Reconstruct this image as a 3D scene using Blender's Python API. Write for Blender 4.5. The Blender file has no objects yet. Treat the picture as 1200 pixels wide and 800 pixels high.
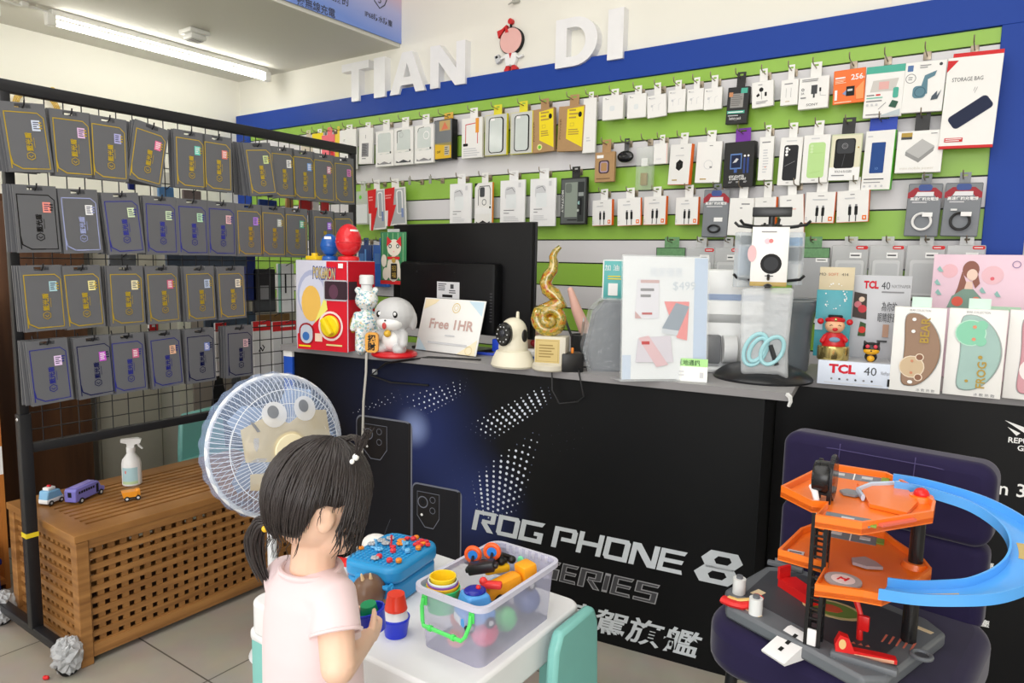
import bpy, bmesh, math, random
from mathutils import Matrix, Vector
random.seed(7)
SC = bpy.context.scene
COL = SC.collection
V3 = Vector
PI = math.pi
# ---------------------------------------------------------------- camera
F = 820.0; HC = 1.2
PITCH = math.atan(94.7 / F); ROLL = 0.02; YAW = math.radians(34.699235585994565)
def _basis():
    cp, sp = math.cos(PITCH), math.sin(PITCH)
    f = V3((0, cp, -sp)); r = V3((1, 0, 0)); u = V3((0, sp, cp))
    cr, sr = math.cos(ROLL), math.sin(ROLL)
    r2 = r * cr + u * sr; u2 = u * cr - r * sr
    Rz = Matrix.Rotation(YAW, 3, 'Z')
    return Rz @ r2, Rz @ u2, Rz @ f
CR, CU, CF = _basis()
CAM = V3((0, 0, HC))
def ray(x, y): return CR * ((x - 600) / F) - CU * ((y - 400) / F) + CF
def onz(x, y, z): q = ray(x, y); return CAM + q * ((z - HC) / q.z)
def ony(x, y, Y): q = ray(x, y); return CAM + q * (Y / q.y)
def onx(x, y, X): q = ray(x, y); return CAM + q * (X / q.x)
def onpl(x, y, p, n): q = ray(x, y); return CAM + q * ((p - CAM).dot(n) / q.dot(n))
cd = bpy.data.cameras.new('camera'); cam = bpy.data.objects.new('camera', cd); COL.objects.link(cam)
cd.sensor_width = 36; cd.lens = F / 1200 * 36; cd.clip_start = 0.05; cd.clip_end = 100
mw = Matrix.Identity(4)
for i in range(3):
    mw[i][0] = CR[i]; mw[i][1] = CU[i]; mw[i][2] = -CF[i]; mw[i][3] = CAM[i]
cam.matrix_world = mw
SC.camera = cam
# ---------------------------------------------------------------- materials
def lin(c):
    o = []
    for v in c[:3]:
        v = v / 255.0
        o.append(v / 12.92 if v <= 0.04045 else ((v + 0.055) / 1.055) ** 2.4)
    return tuple(o)
_M = {}
def mat(name, rgb, rough=0.5, metal=0.0, spec=0.5, trans=0.0, alpha=1.0, ior=1.45, emit=0.0, var=0.05, scale=18.0, coat=0.0, bump=0.0, sheen=0.0, sss=0.0, stretch=None):
    if name in _M: return _M[name]
    m = bpy.data.materials.new(name); m.use_nodes = True
    nt = m.node_tree; b = nt.nodes['Principled BSDF']
    c = lin(rgb)
    b.inputs['Base Color'].default_value = (*c, 1)
    b.inputs['Roughness'].default_value = rough
    b.inputs['Metallic'].default_value = metal
    b.inputs['Specular IOR Level'].default_value = spec
    b.inputs['IOR'].default_value = ior
    if trans: b.inputs['Transmission Weight'].default_value = trans
    if coat: b.inputs['Coat Weight'].default_value = coat; b.inputs['Coat Roughness'].default_value = 0.08
    if sheen: b.inputs['Sheen Weight'].default_value = sheen; b.inputs['Sheen Roughness'].default_value = 0.4
    if sss: b.inputs['Subsurface Weight'].default_value = sss; b.inputs['Subsurface Radius'].default_value = (0.01, 0.004, 0.002)
    if alpha < 1: b.inputs['Alpha'].default_value = alpha
    if emit:
        b.inputs['Emission Color'].default_value = (*c, 1); b.inputs['Emission Strength'].default_value = emit
    if var or bump:
        tc = nt.nodes.new('ShaderNodeTexCoord'); nz = nt.nodes.new('ShaderNodeTexNoise')
        nz.inputs['Scale'].default_value = scale; nz.inputs['Detail'].default_value = 3
        src = tc.outputs['Object']
        if stretch:
            mp = nt.nodes.new('ShaderNodeMapping'); mp.inputs['Scale'].default_value = stretch
            nt.links.new(src, mp.inputs['Vector']); src = mp.outputs['Vector']
        nt.links.new(src, nz.inputs['Vector'])
        if var:
            mx = nt.nodes.new('ShaderNodeMix'); mx.data_type = 'RGBA'
            mx.inputs['A'].default_value = (*[v * (1 - var) for v in c], 1)
            mx.inputs['B'].default_value = (*[min(1, v * (1 + var)) for v in c], 1)
            nt.links.new(nz.outputs['Fac'], mx.inputs['Factor'])
            nt.links.new(mx.outputs['Result'], b.inputs['Base Color'])
        if bump:
            bp = nt.nodes.new('ShaderNodeBump'); bp.inputs['Strength'].default_value = bump; bp.inputs['Distance'].default_value = 0.002
            nt.links.new(nz.outputs['Fac'], bp.inputs['Height']); nt.links.new(bp.outputs['Normal'], b.inputs['Normal'])
    _M[name] = m
    return m
def mixmat(name, a, b_, rough, scale, stretch=(1, 1, 1), metal=0, detail=4, ramp=(0.35, 0.65), bump=0.0, spec=0.5):
    if name in _M: return _M[name]
    m = mat(name, a, rough, metal, spec, var=0); nt = m.node_tree; b = nt.nodes['Principled BSDF']
    tc = nt.nodes.new('ShaderNodeTexCoord'); mp = nt.nodes.new('ShaderNodeMapping'); nz = nt.nodes.new('ShaderNodeTexNoise'); rp = nt.nodes.new('ShaderNodeValToRGB')
    mp.inputs['Scale'].default_value = stretch; nz.inputs['Scale'].default_value = scale; nz.inputs['Detail'].default_value = detail
    rp.color_ramp.elements[0].position = ramp[0]; rp.color_ramp.elements[0].color = (*lin(a), 1)
    rp.color_ramp.elements[1].position = ramp[1]; rp.color_ramp.elements[1].color = (*lin(b_), 1)
    L = nt.links.new
    L(tc.outputs['Object'], mp.inputs['Vector']); L(mp.outputs['Vector'], nz.inputs['Vector']); L(nz.outputs['Fac'], rp.inputs['Fac']); L(rp.outputs['Color'], b.inputs['Base Color'])
    if bump:
        bp = nt.nodes.new('ShaderNodeBump'); bp.inputs['Strength'].default_value = bump; bp.inputs['Distance'].default_value = 0.002
        L(nz.outputs['Fac'], bp.inputs['Height']); L(bp.outputs['Normal'], b.inputs['Normal'])
    return m
def P(rgb, rough=0.45): return mat('plastic_%d_%d_%d_%d' % (*rgb, int(rough * 100)), rgb, rough)
def INK(rgb): return mat('ink_%d_%d_%d' % rgb, rgb, 0.55, spec=0.3, var=0.03)
def CLEAR(name, rgb=(235, 238, 240), alpha=0.25, rough=0.12): return mat(name, rgb, rough, alpha=alpha, var=0.02)
WHITE = INK((242, 242, 242)); BLACK = INK((22, 22, 24)); GREY = INK((140, 140, 144)); LGREY = INK((205, 206, 210)); DGREY = INK((70, 72, 76))
# ---------------------------------------------------------------- mesh builder
_TX = {}
def text_mesh(s, bold=0.0, shear=0.0):
    k = (s, bold, shear)
    if k not in _TX:
        cu = bpy.data.curves.new('t', 'FONT'); cu.body = s; cu.size = 1; cu.offset = bold; cu.shear = shear
        cu.resolution_u = 2; cu.fill_mode = 'BOTH'
        o = bpy.data.objects.new('t', cu); COL.objects.link(o)
        dg = bpy.context.evaluated_depsgraph_get()
        me = bpy.data.meshes.new_from_object(o.evaluated_get(dg))
        vs = [(v.co.x, v.co.y) for v in me.vertices]; fs = [tuple(p.vertices) for p in me.polygons]
        bpy.data.objects.remove(o); bpy.data.curves.remove(cu); bpy.data.meshes.remove(me)
        if not vs: vs = [(0, 0)]; fs = []
        bb = (min(v[0] for v in vs), max(v[0] for v in vs), min(v[1] for v in vs), max(v[1] for v in vs))
        _TX[k] = (vs, fs, bb)
    return _TX[k]
class MB:
    def __init__(s, m=None):
        s.V = []; s.F = []; s.I = []; s.mats = []; s.cur = 0; s.X = Matrix.Identity(4)
        if m: s.use(m)
    def use(s, m):
        if m not in s.mats: s.mats.append(m)
        s.cur = s.mats.index(m); return s
    def at(s, loc=(0, 0, 0), rz=0, rx=0, ry=0, sc=1):
        s.X = Matrix.Translation(loc) @ Matrix.Rotation(rz, 4, 'Z') @ Matrix.Rotation(ry, 4, 'Y') @ Matrix.Rotation(rx, 4, 'X') @ Matrix.Scale(sc, 4); return s
    def add(s, vs, fs):
        n = len(s.V)
        s.V += [tuple(s.X @ V3(v)) for v in vs]
        for f in fs: s.F.append(tuple(i + n for i in f)); s.I.append(s.cur)
        return s
    def box(s, x0, x1, y0, y1, z0, z1, bev=0, seg=2):
        if bev:
            bm = bmesh.new(); bmesh.ops.create_cube(bm, size=1)
            for v in bm.verts:
                v.co = V3(((x0 + x1) / 2 + v.co.x * (x1 - x0), (y0 + y1) / 2 + v.co.y * (y1 - y0), (z0 + z1) / 2 + v.co.z * (z1 - z0)))
            bev = min(bev, 0.49 * min(abs(x1 - x0), abs(y1 - y0), abs(z1 - z0)))
            bmesh.ops.bevel(bm, geom=bm.edges[:], offset=bev, segments=seg, profile=0.5, affect='EDGES')
            s.bm(bm); return s
        vs = [(x, y, z) for x in (x0, x1) for y in (y0, y1) for z in (z0, z1)]
        return s.add(vs, [(0, 1, 3, 2), (4, 6, 7, 5), (0, 4, 5, 1), (2, 3, 7, 6), (0, 2, 6, 4), (1, 5, 7, 3)])
    def bm(s, bm):
        bm.verts.index_update()
        s.add([v.co.copy() for v in bm.verts], [tuple(v.index for v in f.verts) for f in bm.faces]); bm.free()
    def ell(s, c, r, nu=20, nv=12):
        if not hasattr(r, '__len__'): r = (r, r, r)
        vs = [(c[0], c[1], c[2] - r[2])]; fs = []
        for j in range(1, nv):
            t = -PI / 2 + PI * j / nv
            for i in range(nu):
                a = 2 * PI * i / nu
                vs.append((c[0] + r[0] * math.cos(t) * math.cos(a), c[1] + r[1] * math.cos(t) * math.sin(a), c[2] + r[2] * math.sin(t)))
        vs.append((c[0], c[1], c[2] + r[2])); top = len(vs) - 1
        for i in range(nu):
            fs.append((0, 1 + (i + 1) % nu, 1 + i))
            for j in range(nv - 2):
                a = 1 + j * nu + i; b = 1 + j * nu + (i + 1) % nu
                fs.append((a, b, b + nu, a + nu))
            a = 1 + (nv - 2) * nu
            fs.append((a + i, a + (i + 1) % nu, top))
        return s.add(vs, fs)
    def tube(s, pts, r, n=8, closed=False, cap=True, flat=None):
        pts = [V3(p) for p in pts]; N = len(pts)
        rs = r if hasattr(r, '__len__') else [r] * N
        vs = []; fs = []; nrm = None
        for i, p in enumerate(pts):
            if closed: t = (pts[(i + 1) % N] - pts[i - 1])
            else: t = pts[min(i + 1, N - 1)] - pts[max(i - 1, 0)]
            t = t.normalized() if t.length > 1e-9 else V3((0, 0, 1))
            if nrm is None:
                nrm = t.orthogonal().normalized() if flat is None else (V3(flat) - t * t.dot(V3(flat))).normalized()
            else:
                nrm = nrm - t * t.dot(nrm); nrm = nrm.normalized() if nrm.length > 1e-6 else t.orthogonal().normalized()
            b = t.cross(nrm)
            for k in range(n):
                a = 2 * PI * k / n
                rr = rs[i]
                if hasattr(rr, '__len__'): vs.append(p + nrm * (rr[0] * math.cos(a)) + b * (rr[1] * math.sin(a)))
                else: vs.append(p + nrm * (rr * math.cos(a)) + b * (rr * math.sin(a)))
        m = N if closed else N - 1
        for i in range(m):
            for k in range(n):
                a = i * n + k; b2 = i * n + (k + 1) % n; j = ((i + 1) % N) * n
                fs.append((a, b2, j + (k + 1) % n, j + k))
        if cap and not closed:
            fs.append(tuple(range(n - 1, -1, -1))); fs.append(tuple((N - 1) * n + k for k in range(n)))
        return s.add(vs, fs)
    def cyl(s, p0, p1, r0, r1=None, n=20): return s.tube([p0, p1], [r0, r0 if r1 is None else r1], n)
    def cap(s, p0, p1, r0, r1, n=14, k=4):
        p0 = V3(p0); p1 = V3(p1); d = (p1 - p0); L = d.length; d = d / L if L > 0 else V3((0, 0, 1))
        pts = []; rs = []
        for i in range(k): a = PI / 2 * (i / k); pts.append(p0 - d * r0 * math.cos(a)); rs.append(max(1e-4, r0 * math.sin(a)))
        pts.append(p0); rs.append(r0); pts.append(p1); rs.append(r1)
        for i in range(1, k + 1): a = PI / 2 * (i / k); pts.append(p1 + d * r1 * math.sin(a)); rs.append(max(1e-4, r1 * math.cos(a)))
        return s.tube(pts, rs, n)
    def lathe(s, prof, n=28, c=(0, 0, 0), sx=1, sy=1):
        vs = []; fs = []; N = len(prof)
        for r, z in prof:
            for k in range(n):
                a = 2 * PI * k / n; vs.append((c[0] + r * sx * math.cos(a), c[1] + r * sy * math.sin(a), c[2] + z))
        for i in range(N - 1):
            for k in range(n): fs.append((i * n + k, i * n + (k + 1) % n, (i + 1) * n + (k + 1) % n, (i + 1) * n + k))
        fs.append(tuple(range(n - 1, -1, -1))); fs.append(tuple((N - 1) * n + k for k in range(n)))
        return s.add(vs, fs)
    def cup(s, prof_o, prof_i, n=28, c=(0, 0, 0)):
        """open vessel: outer profile bottom->top then inner profile top->bottom"""
        return s.lathe(prof_o + prof_i, n, c)
    def prism(s, poly, d0, d1, ax='y'):
        """polygon given in (x,z) for ax='y', (x,y) for ax='z', (y,z) for ax='x'; extruded along ax from d0 to d1"""
        n = len(poly)
        def mk(p, d):
            return (p[0], d, p[1]) if ax == 'y' else ((p[0], p[1], d) if ax == 'z' else (d, p[0], p[1]))
        vs = [mk(p, d0) for p in poly] + [mk(p, d1) for p in poly]
        fs = [tuple(range(n)), tuple(range(2 * n - 1, n - 1, -1))] + [(i, i + n, (i + 1) % n + n, (i + 1) % n) for i in range(n)]
        return s.add(vs, fs)
    def flat(s, poly): return s.add(poly, [tuple(range(len(poly)))])
    def ring(s, c, R, r, n=40, m=8, ax='z', sy=1.0):
        pts = []
        for i in range(n):
            a = 2 * PI * i / n; u, v = R * math.cos(a), R * math.sin(a) * sy
            pts.append((c[0] + u, c[1] + v, c[2]) if ax == 'z' else ((c[0] + u, c[1], c[2] + v) if ax == 'y' else (c[0], c[1] + u, c[2] + v)))
        return s.tube(pts, r, m, closed=True)
    def text(s, t, c, size, bold=0.0, shear=0.0, ext=0.0, width=None, align='c', rot=0):
        """text in the local xz plane facing -y; c = (x, y, z) of its box centre"""
        vs, fs, bb = text_mesh(t, bold, shear)
        w = (bb[1] - bb[0]) or 1; kx = size if width is None else width / w
        ox = (bb[0] + bb[1]) / 2 if align == 'c' else (bb[0] if align == 'l' else bb[1]); oz = (bb[2] + bb[3]) / 2
        ca, sa = math.cos(rot), math.sin(rot); P0 = []
        for x, z in vs:
            x = (x - ox) * kx; z = (z - oz) * size
            P0.append((c[0] + x * ca - z * sa, c[1], c[2] + x * sa + z * ca))
        if not ext: return s.add(P0, fs)
        n = len(P0); P1 = [(p[0], p[1] + ext, p[2]) for p in P0]
        ed = {}
        for f in fs:
            for a, b in zip(f, f[1:] + f[:1]):
                k = (min(a, b), max(a, b)); ed.setdefault(k, []).append((a, b))
        sides = [(e[0][1], e[0][0], e[0][0] + n, e[0][1] + n) for e in ed.values() if len(e) == 1]
        return s.add(P0 + P1, list(fs) + [tuple(i + n for i in reversed(f)) for f in fs] + sides)
    def mesh(s, name, smooth=True, ang=0.6):
        me = bpy.data.meshes.new(name); me.from_pydata(s.V, [], s.F)
        for m in s.mats: me.materials.append(m)
        me.polygons.foreach_set('material_index', s.I)
        bm = bmesh.new(); bm.from_mesh(me); bmesh.ops.recalc_face_normals(bm, faces=bm.faces[:]); bm.to_mesh(me); bm.free()
        if smooth:
            me.polygons.foreach_set('use_smooth', [True] * len(me.polygons)); me.set_sharp_from_angle(angle=ang)
        me.update(); return me
    def build(s, name, parent=None, smooth=True, ang=0.6):
        return link(name, s.mesh(name, smooth, ang), parent)
def link(name, me, parent=None):
    o = bpy.data.objects.new(name, me); COL.objects.link(o)
    if parent: o.parent = parent
    return o
def organic(mb, name, voxel, smooth=4, parent=None, fac=0.5):
    me = mb.mesh(name); m0 = mb.mats[0]
    o = bpy.data.objects.new('tmp', me); COL.objects.link(o)
    r = o.modifiers.new('r', 'REMESH'); r.mode = 'VOXEL'; r.voxel_size = voxel
    if smooth: q = o.modifiers.new('s', 'SMOOTH'); q.factor = fac; q.iterations = smooth
    dg = bpy.context.evaluated_depsgraph_get()
    m2 = bpy.data.meshes.new_from_object(o.evaluated_get(dg)); m2.name = name
    bpy.data.objects.remove(o); bpy.data.meshes.remove(me)
    m2.materials.clear(); m2.materials.append(m0)
    m2.polygons.foreach_set('use_smooth', [True] * len(m2.polygons)); m2.update()
    return link(name, m2, parent)
def tag(o, label, cat, group=None, kind=None):
    o['label'] = label; o['category'] = cat
    if group: o['group'] = group
    if kind: o['kind'] = kind
    return o
def struct(o):
    o['kind'] = 'structure'; return o
def thing(name, label, cat, loc=(0, 0, 0), rz=0, group=None, rx=0, ry=0):
    o = bpy.data.objects.new(name, None); COL.objects.link(o); o.empty_display_size = 0.02
    o.matrix_world = Matrix.Translation(loc) @ Matrix.Rotation(rz, 4, 'Z') @ Matrix.Rotation(ry, 4, 'Y') @ Matrix.Rotation(rx, 4, 'X')
    return tag(o, label, cat, group)
def plabel(o, t): o['label'] = t; return o
class Deco(MB):
    """flat printing on a front face: u 0..1 left-right, v 0..1 bottom-top, local x/z, at y = y0; each call lies a hair above the last"""
    def __init__(s, w, h, y0, step=0.00025):
        super().__init__(); s.w = w; s.h = h; s.y = y0; s.st = step
    def p(s, u, v): return ((u - 0.5) * s.w, s.y, v * s.h)
    def nx(s, m): s.use(m); s.y -= s.st
    def rect(s, u0, v0, u1, v1, m): s.nx(m); s.flat([s.p(u0, v0), s.p(u1, v0), s.p(u1, v1), s.p(u0, v1)]); return s
    def poly(s, pts, m): s.nx(m); s.flat([s.p(*q) for q in pts]); return s
    def rrect(s, u0, v0, u1, v1, m, r=0.1):
        """r as a fraction of the smaller side in metres"""
        s.nx(m); a = s.p(u0, v0); b = s.p(u1, v1); R = r * min(b[0] - a[0], b[2] - a[2]); pts = []
        for cx, cz, t0 in ((b[0] - R, b[2] - R, 0), (a[0] + R, b[2] - R, 90), (a[0] + R, a[2] + R, 180), (b[0] - R, a[2] + R, 270)):
            for i in range(5): t = math.radians(t0 + 22.5 * i); pts.append((cx + R * math.cos(t), s.y, cz + R * math.sin(t)))
        s.flat(pts); return s
    def disc(s, u, v, r, m, n=18, sx=1, sz=1):
        s.nx(m); c = s.p(u, v); s.flat([(c[0] + r * sx * math.cos(2 * PI * i / n), s.y, c[2] + r * sz * math.sin(2 * PI * i / n)) for i in range(n)]); return s
    def rng(s, u, v, r0, r1, m, n=24, sz=1):
        s.nx(m); c = s.p(u, v); vs = []
        for r in (r0, r1): vs += [(c[0] + r * math.cos(2 * PI * i / n), s.y, c[2] + r * sz * math.sin(2 * PI * i / n)) for i in range(n)]
        s.add(vs, [(i, (i + 1) % n, n + (i + 1) % n, n + i) for i in range(n)]); return s
    def line(s, pts, wd, m, close=False):
        s.nx(m); q = [V3(s.p(*a)) for a in pts]
        if close: q.append(q[0])
        for a, b in zip(q, q[1:]):
            d = (b - a); n = V3((-d.z, 0, d.x)); n = n.normalized() * wd / 2 if n.length else n; e = d.normalized() * wd * 0.3 if d.length else d
            s.flat([a - n - e, b - n + e, b + n + e, a + n - e])
        return s
    def txt(s, t, u, v, size, m, width=None, bold=0.0, align='c', rot=0, shear=0):
        s.nx(m); s.text(t, s.p(u, v), size, bold, shear, 0, width, align, rot); return s
    def lines(s, u0, u1, v0, v1, n, m, wd=None):
        """rows of tiny print"""
        s.nx(m)
        for i in range(n):
            v = v0 + (v1 - v0) * (i + .5) / n; hh = (v1 - v0) / n * .22; e = u0 + (u1 - u0) * random.uniform(.6, 1)
            s.flat([s.p(u0, v - hh), s.p(e, v - hh), s.p(e, v + hh), s.p(u0, v + hh)])
        return s
    def done(s, name, parent): return s.build(name, parent, smooth=False)
def rr2(w, h, r, n=5, cx=0, cy=0):
    pts = []
    for x, y, t0 in ((w / 2 - r, h / 2 - r, 0), (-w / 2 + r, h / 2 - r, 90), (-w / 2 + r, -h / 2 + r, 180), (w / 2 - r, -h / 2 + r, 270)):
        for i in range(n + 1): t = math.radians(t0 + 90 * i / n); pts.append((cx + x + r * math.cos(t), cy + y + r * math.sin(t)))
    return pts
ORD = ['first', 'second', 'third', 'fourth', 'fifth', 'sixth', 'seventh', 'eighth', 'ninth', 'tenth', 'eleventh', 'twelfth']
# ================================================================ room
YW = 2.85; XL = -4.18; ZC = 2.32; XS = -2.74
m_wall = mat('painted_wall', (238, 236, 226), 0.7, var=0.02, scale=3)
m_ceil = mat('painted_ceiling', (214, 212, 202), 0.8, var=0.02, scale=3)
def tile_mat():
    m = mat('floor_tiles', (158, 151, 140), 0.28, var=0); nt = m.node_tree; b = nt.nodes['Principled BSDF']; L = nt.links.new
    tc = nt.nodes.new('ShaderNodeTexCoord'); mp = nt.nodes.new('ShaderNodeMapping'); br = nt.nodes.new('ShaderNodeTexBrick'); nz = nt.nodes.new('ShaderNodeTexNoise'); mx = nt.nodes.new('ShaderNodeMix'); mx.data_type = 'RGBA'; mx.blend_type = 'MULTIPLY'
    mp.inputs['Location'].default_value = (1.752, -1.049, 0)
    br.offset = 0; br.inputs['Scale'].default_value = 1; br.inputs['Brick Width'].default_value = 0.6; br.inputs['Row Height'].default_value = 0.6
    br.inputs['Mortar Size'].default_value = 0.0025; br.inputs['Color1'].default_value = (*lin((170, 163, 152)), 1); br.inputs['Color2'].default_value = (*lin((166, 159, 148)), 1); br.inputs['Mortar'].default_value = (*lin((92, 87, 80)), 1)
    nz.inputs['Scale'].default_value = 9; nz.inputs['Detail'].default_value = 6; mx.inputs['Factor'].default_value = 0.25
    L(tc.outputs['Object'], mp.inputs['Vector']); L(mp.outputs['Vector'], br.inputs['Vector']); L(tc.outputs['Object'], nz.inputs['Vector'])
    L(br.outputs['Color'], mx.inputs['A']); L(nz.outputs['Color'], mx.inputs['B']); L(mx.outputs['Result'], b.inputs['Base Color'])
    return m
def sbox(name, m, *a, bev=0): return struct(MB(m).box(*a, bev=bev).build(name))
sbox('floor', tile_mat(), -4.3, 3.0, -4.0, 3.0, -0.1, 0.0)
sbox('wall_back', m_wall, -4.3, 3.0, YW, YW + 0.15, 0, 3.3)
sbox('wall_left', m_wall, XL - 0.12, XL, -4.0, YW, 0, ZC)
sbox('wall_right', m_wall, 2.4, 2.52, -4.0, YW, 0, 3.2)
sbox('ceiling', m_ceil, -4.3, XS, -4.0, YW, ZC, 3.2)
sbox('ceiling_upper', m_ceil, XS, 3.0, -4.0, YW, 3.2, 3.3)
# slat panels and their blue surround
m_green = mat('slat_green', (146, 190, 74), 0.32, var=0.03, scale=4)
m_white = mat('slat_white', (216, 214, 218), 0.32, var=0.02, scale=4)
m_groove = mat('slat_groove', (62, 64, 62), 0.5, metal=0.3)
m_blue = mat('blue_laminate', (30, 66, 156), 0.5, var=0.04, scale=3, spec=.25)
XR = -0.062; XLE = -4.04
b = MB()
zs = [1.98 - 0.1045 * 0]; z = 1.983
edges = [1.983, 1.929] + [1.929 - 0.1049 * i for i in range(1, 19)]
for i in range(len(edges) - 1):
    b.use(m_green if i % 2 == 0 else m_white).box(XLE, XR, YW - 0.02, YW, edges[i + 1] + 0.0035, edges[i] - 0.0025)
    b.use(m_groove).box(XLE, XR, YW - 0.008, YW, edges[i + 1] - 0.003, edges[i + 1] + 0.004)
struct(b.build('wall_back_slats', smooth=False))
b = MB(m_blue)
b.box(XL + 0.001, XR + 0.115, YW - 0.03, YW, 1.983, 2.098, bev=0.002); b.box(XL + 0.001, XLE, YW - 0.03, YW, 0.0, 1.983, bev=0.002); b.box(XR, XR + 0.115, YW - 0.03, YW, 0.0, 1.983, bev=0.002)
struct(b.build('trim_1', smooth=False))
m_wall_r = mat('cream_panel', (205, 198, 190), 0.6)
# ---------------------------------------------------------------- sign letters
m_letter = mat('white_acrylic_letter', (240, 240, 242), 0.3)
def sign_letter(ch, poly, px, x_is_local=False):
    pass
LET = {  # polygons in a unit box; counters given as a cut line so that each is one outline
    'T': [[(0, 1), (0, .8), (.36, .8), (.36, 0), (.64, 0), (.64, .8), (1, .8), (1, 1)]],
    'I': [[(0, 0), (1, 0), (1, 1), (0, 1)]],
    'A': [[(0, 0), (.26, 0), (.33, .2), (.67, .2), (.74, 0), (1, 0), (.64, 1), (.5, 1), (.5, .74), (.6, .39), (.4, .39), (.5, .74), (.5, 1), (.36, 1)]],
    'N': [[(0, 0), (.25, 0), (.25, .6), (.72, 0), (1, 0), (1, 1), (.75, 1), (.75, .4), (.28, 1), (0, 1)]],
}
def dpoly():
    o = [(0, 0), (0, 1), (.45, 1)] + [(.45 + .55 * math.sin(t), .5 + .5 * math.cos(t)) for t in [PI * i / 14 for i in range(1, 14)]] + [(.45, 0)]
    i_ = [(.27, .2), (.27, .8), (.45, .8)] + [(.45 + .27 * math.sin(t), .5 + .3 * math.cos(t)) for t in [PI * i / 14 for i in range(1, 14)]] + [(.45, .2)]
    return o, i_
SIGN_Y = YW - 0.045
for ch, pxs, nm, where in (('T', (400.5, 432), 'T', 'first letter of the shop sign'), ('I', (438, 451), 'I', 'second letter of the sign, between T and A'), ('A', (456.5, 498), 'A', 'third letter of the sign above the blue band'),
                           ('N', (504, 545), 'N', 'fourth letter of the sign, left of the wall figure'), ('D', (650, 699), 'D', 'letter right of the wall figure'), ('I', (710.5, 729), 'I', 'last letter of the sign on the right')):
    xa = ony(pxs[0], 90, SIGN_Y).x; xb = ony(pxs[1], 80, SIGN_Y).x; z0, z1 = 2.067, 2.276
    b = MB(m_letter)
    if ch == 'D':
        o, i_ = dpoly(); n = len(o)
        O = [(xa + (xb - xa) * p[0], z0 + (z1 - z0) * p[1]) for p in o]; I = [(xa + (xb - xa) * p[0], z0 + (z1 - z0) * p[1]) for p in i_]
        for k in range(n):
            q = [O[k], O[(k + 1) % n], I[(k + 1) % n], I[k]]
            b.prism(q, SIGN_Y, YW)
    else:
        for pl in LET[ch]: b.prism([(xa + (xb - xa) * p[0], z0 + (z1 - z0) * p[1]) for p in pl], SIGN_Y, YW)
    tag(b.build('sign_letter', smooth=False), 'white raised letter %s, %s' % (nm, where), 'sign letter', 'raised white letters on the back wall')
# plain cut-out figure between the letters
fz = 2.10; fx = ony(598, 78, YW - 0.02).x
fig = thing('wall_figure', 'flat cut-out figure with pink round head and red boots between the sign letters', 'wall decoration', (fx, YW - 0.02, fz))
K = 0.0030  # metres per picture unit
def circ(cx, cz, r, rz=None, n=26): return [(cx + r * math.cos(2 * PI * i / n), cz + (rz or r) * math.sin(2 * PI * i / n)) for i in range(n)]
b = MB(BLACK); b.prism(circ(0.001, 0.137, 0.066, 0.062), 0, 0.018); b.build('head_outline', fig)
b = MB(mat('figure_pink', (236, 184, 178), 0.5)); b.prism(circ(0.001, 0.137, 0.062, 0.058), -0.003, 0.01); b.build('head', fig)
b = MB(WHITE); b.prism([(-.028, .08), (.03, .08), (.034, .05), (.022, .022), (.006, .022), (.0, .03), (-.006, .022), (-.022, .022), (-.032, .05)], -0.002, 0.016)
b.prism([(-.024, .078), (-.06, .066), (-.06, .059), (-.026, .064)], -.001, .014); b.prism([(.024, .078), (.048, .062), (.07, .066), (.07, .058), (.046, .052), (.026, .066)], -.001, .014); b.build('body', fig)
red = P((206, 40, 42))
b = MB(red); b.prism([(-.024, .024), (-.006, .024), (-.006, .002), (-.034, -.004), (-.036, .006)], -.002, .016); b.prism([(.008, .024), (.024, .024), (.04, .01), (.038, .002), (.008, .002)], -.002, .016); b.build('boots', fig)
b = MB(red); b.prism([(-.05, .196), (-.078, .19), (-.07, .158), (-.05, .178), (-.03, .2), (-.03, .176), (-.012, .178), (-.024, .212)], -.006, .014); b.build('bow', fig)
b = MB(red); b.prism(circ(-.004, .226, .013), -.004, .014); b.use(BLACK).prism([(-.006, .196), (-.002, .196), (-.002, .214), (-.006, .214)], -.002, .012); b.build('antenna', fig)
b = MB(LGREY); b.prism([(-.094, .075), (-.07, .084), (-.056, .052), (-.08, .042)], -.005, .014); b.use(BLACK).prism([(-.087, .074), (-.074, .078), (-.070, .068), (-.083, .064)], -.0065, -.004); b.build('handset', fig)
b = MB(red); b.prism([(-.008, .08), (.008, .08), (0, .056)], -.0045, .0); b.build('tie', fig)
# ---------------------------------------------------------------- mezzanine poster
d = 0.004
def grad_poster():
    m = mat('poster_gradient', (150, 165, 220), 0.45, var=0); nt = m.node_tree; b = nt.nodes['Principled BSDF']; L = nt.links.new
    tc = nt.nodes.new('ShaderNodeTexCoord'); sp = nt.nodes.new('ShaderNodeSeparateXYZ'); mr = nt.nodes.new('ShaderNodeMapRange'); rp = nt.nodes.new('ShaderNodeValToRGB'); ad = nt.nodes.new('ShaderNodeMath'); ad.operation = 'MULTIPLY_ADD'
    ad.inputs[1].default_value = 0.12; L(tc.outputs['Object'], sp.inputs[0]); L(sp.outputs['Y'], ad.inputs[0]); L(sp.outputs['Z'], ad.inputs[2]); L(ad.outputs[0], mr.inputs['Value'])
    mr.inputs['From Min'].default_value = -0.02; mr.inputs['From Max'].default_value = 0.30; L(mr.outputs[0], rp.inputs['Fac']); e = rp.color_ramp.elements
    e[0].color = (*lin((120, 150, 225)), 1); e[1].color = (*lin((240, 190, 180)), 1); e.new(0.5).color = (*lin((180, 182, 226)), 1)
    L(rp.outputs['Color'], b.inputs['Base Color']); return m
po = thing('hanging_poster', 'blue and peach gradient poster hung high on the mezzanine edge', 'poster', (XS + 0.006, YW - 0.001, ZC + 0.018))
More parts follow.
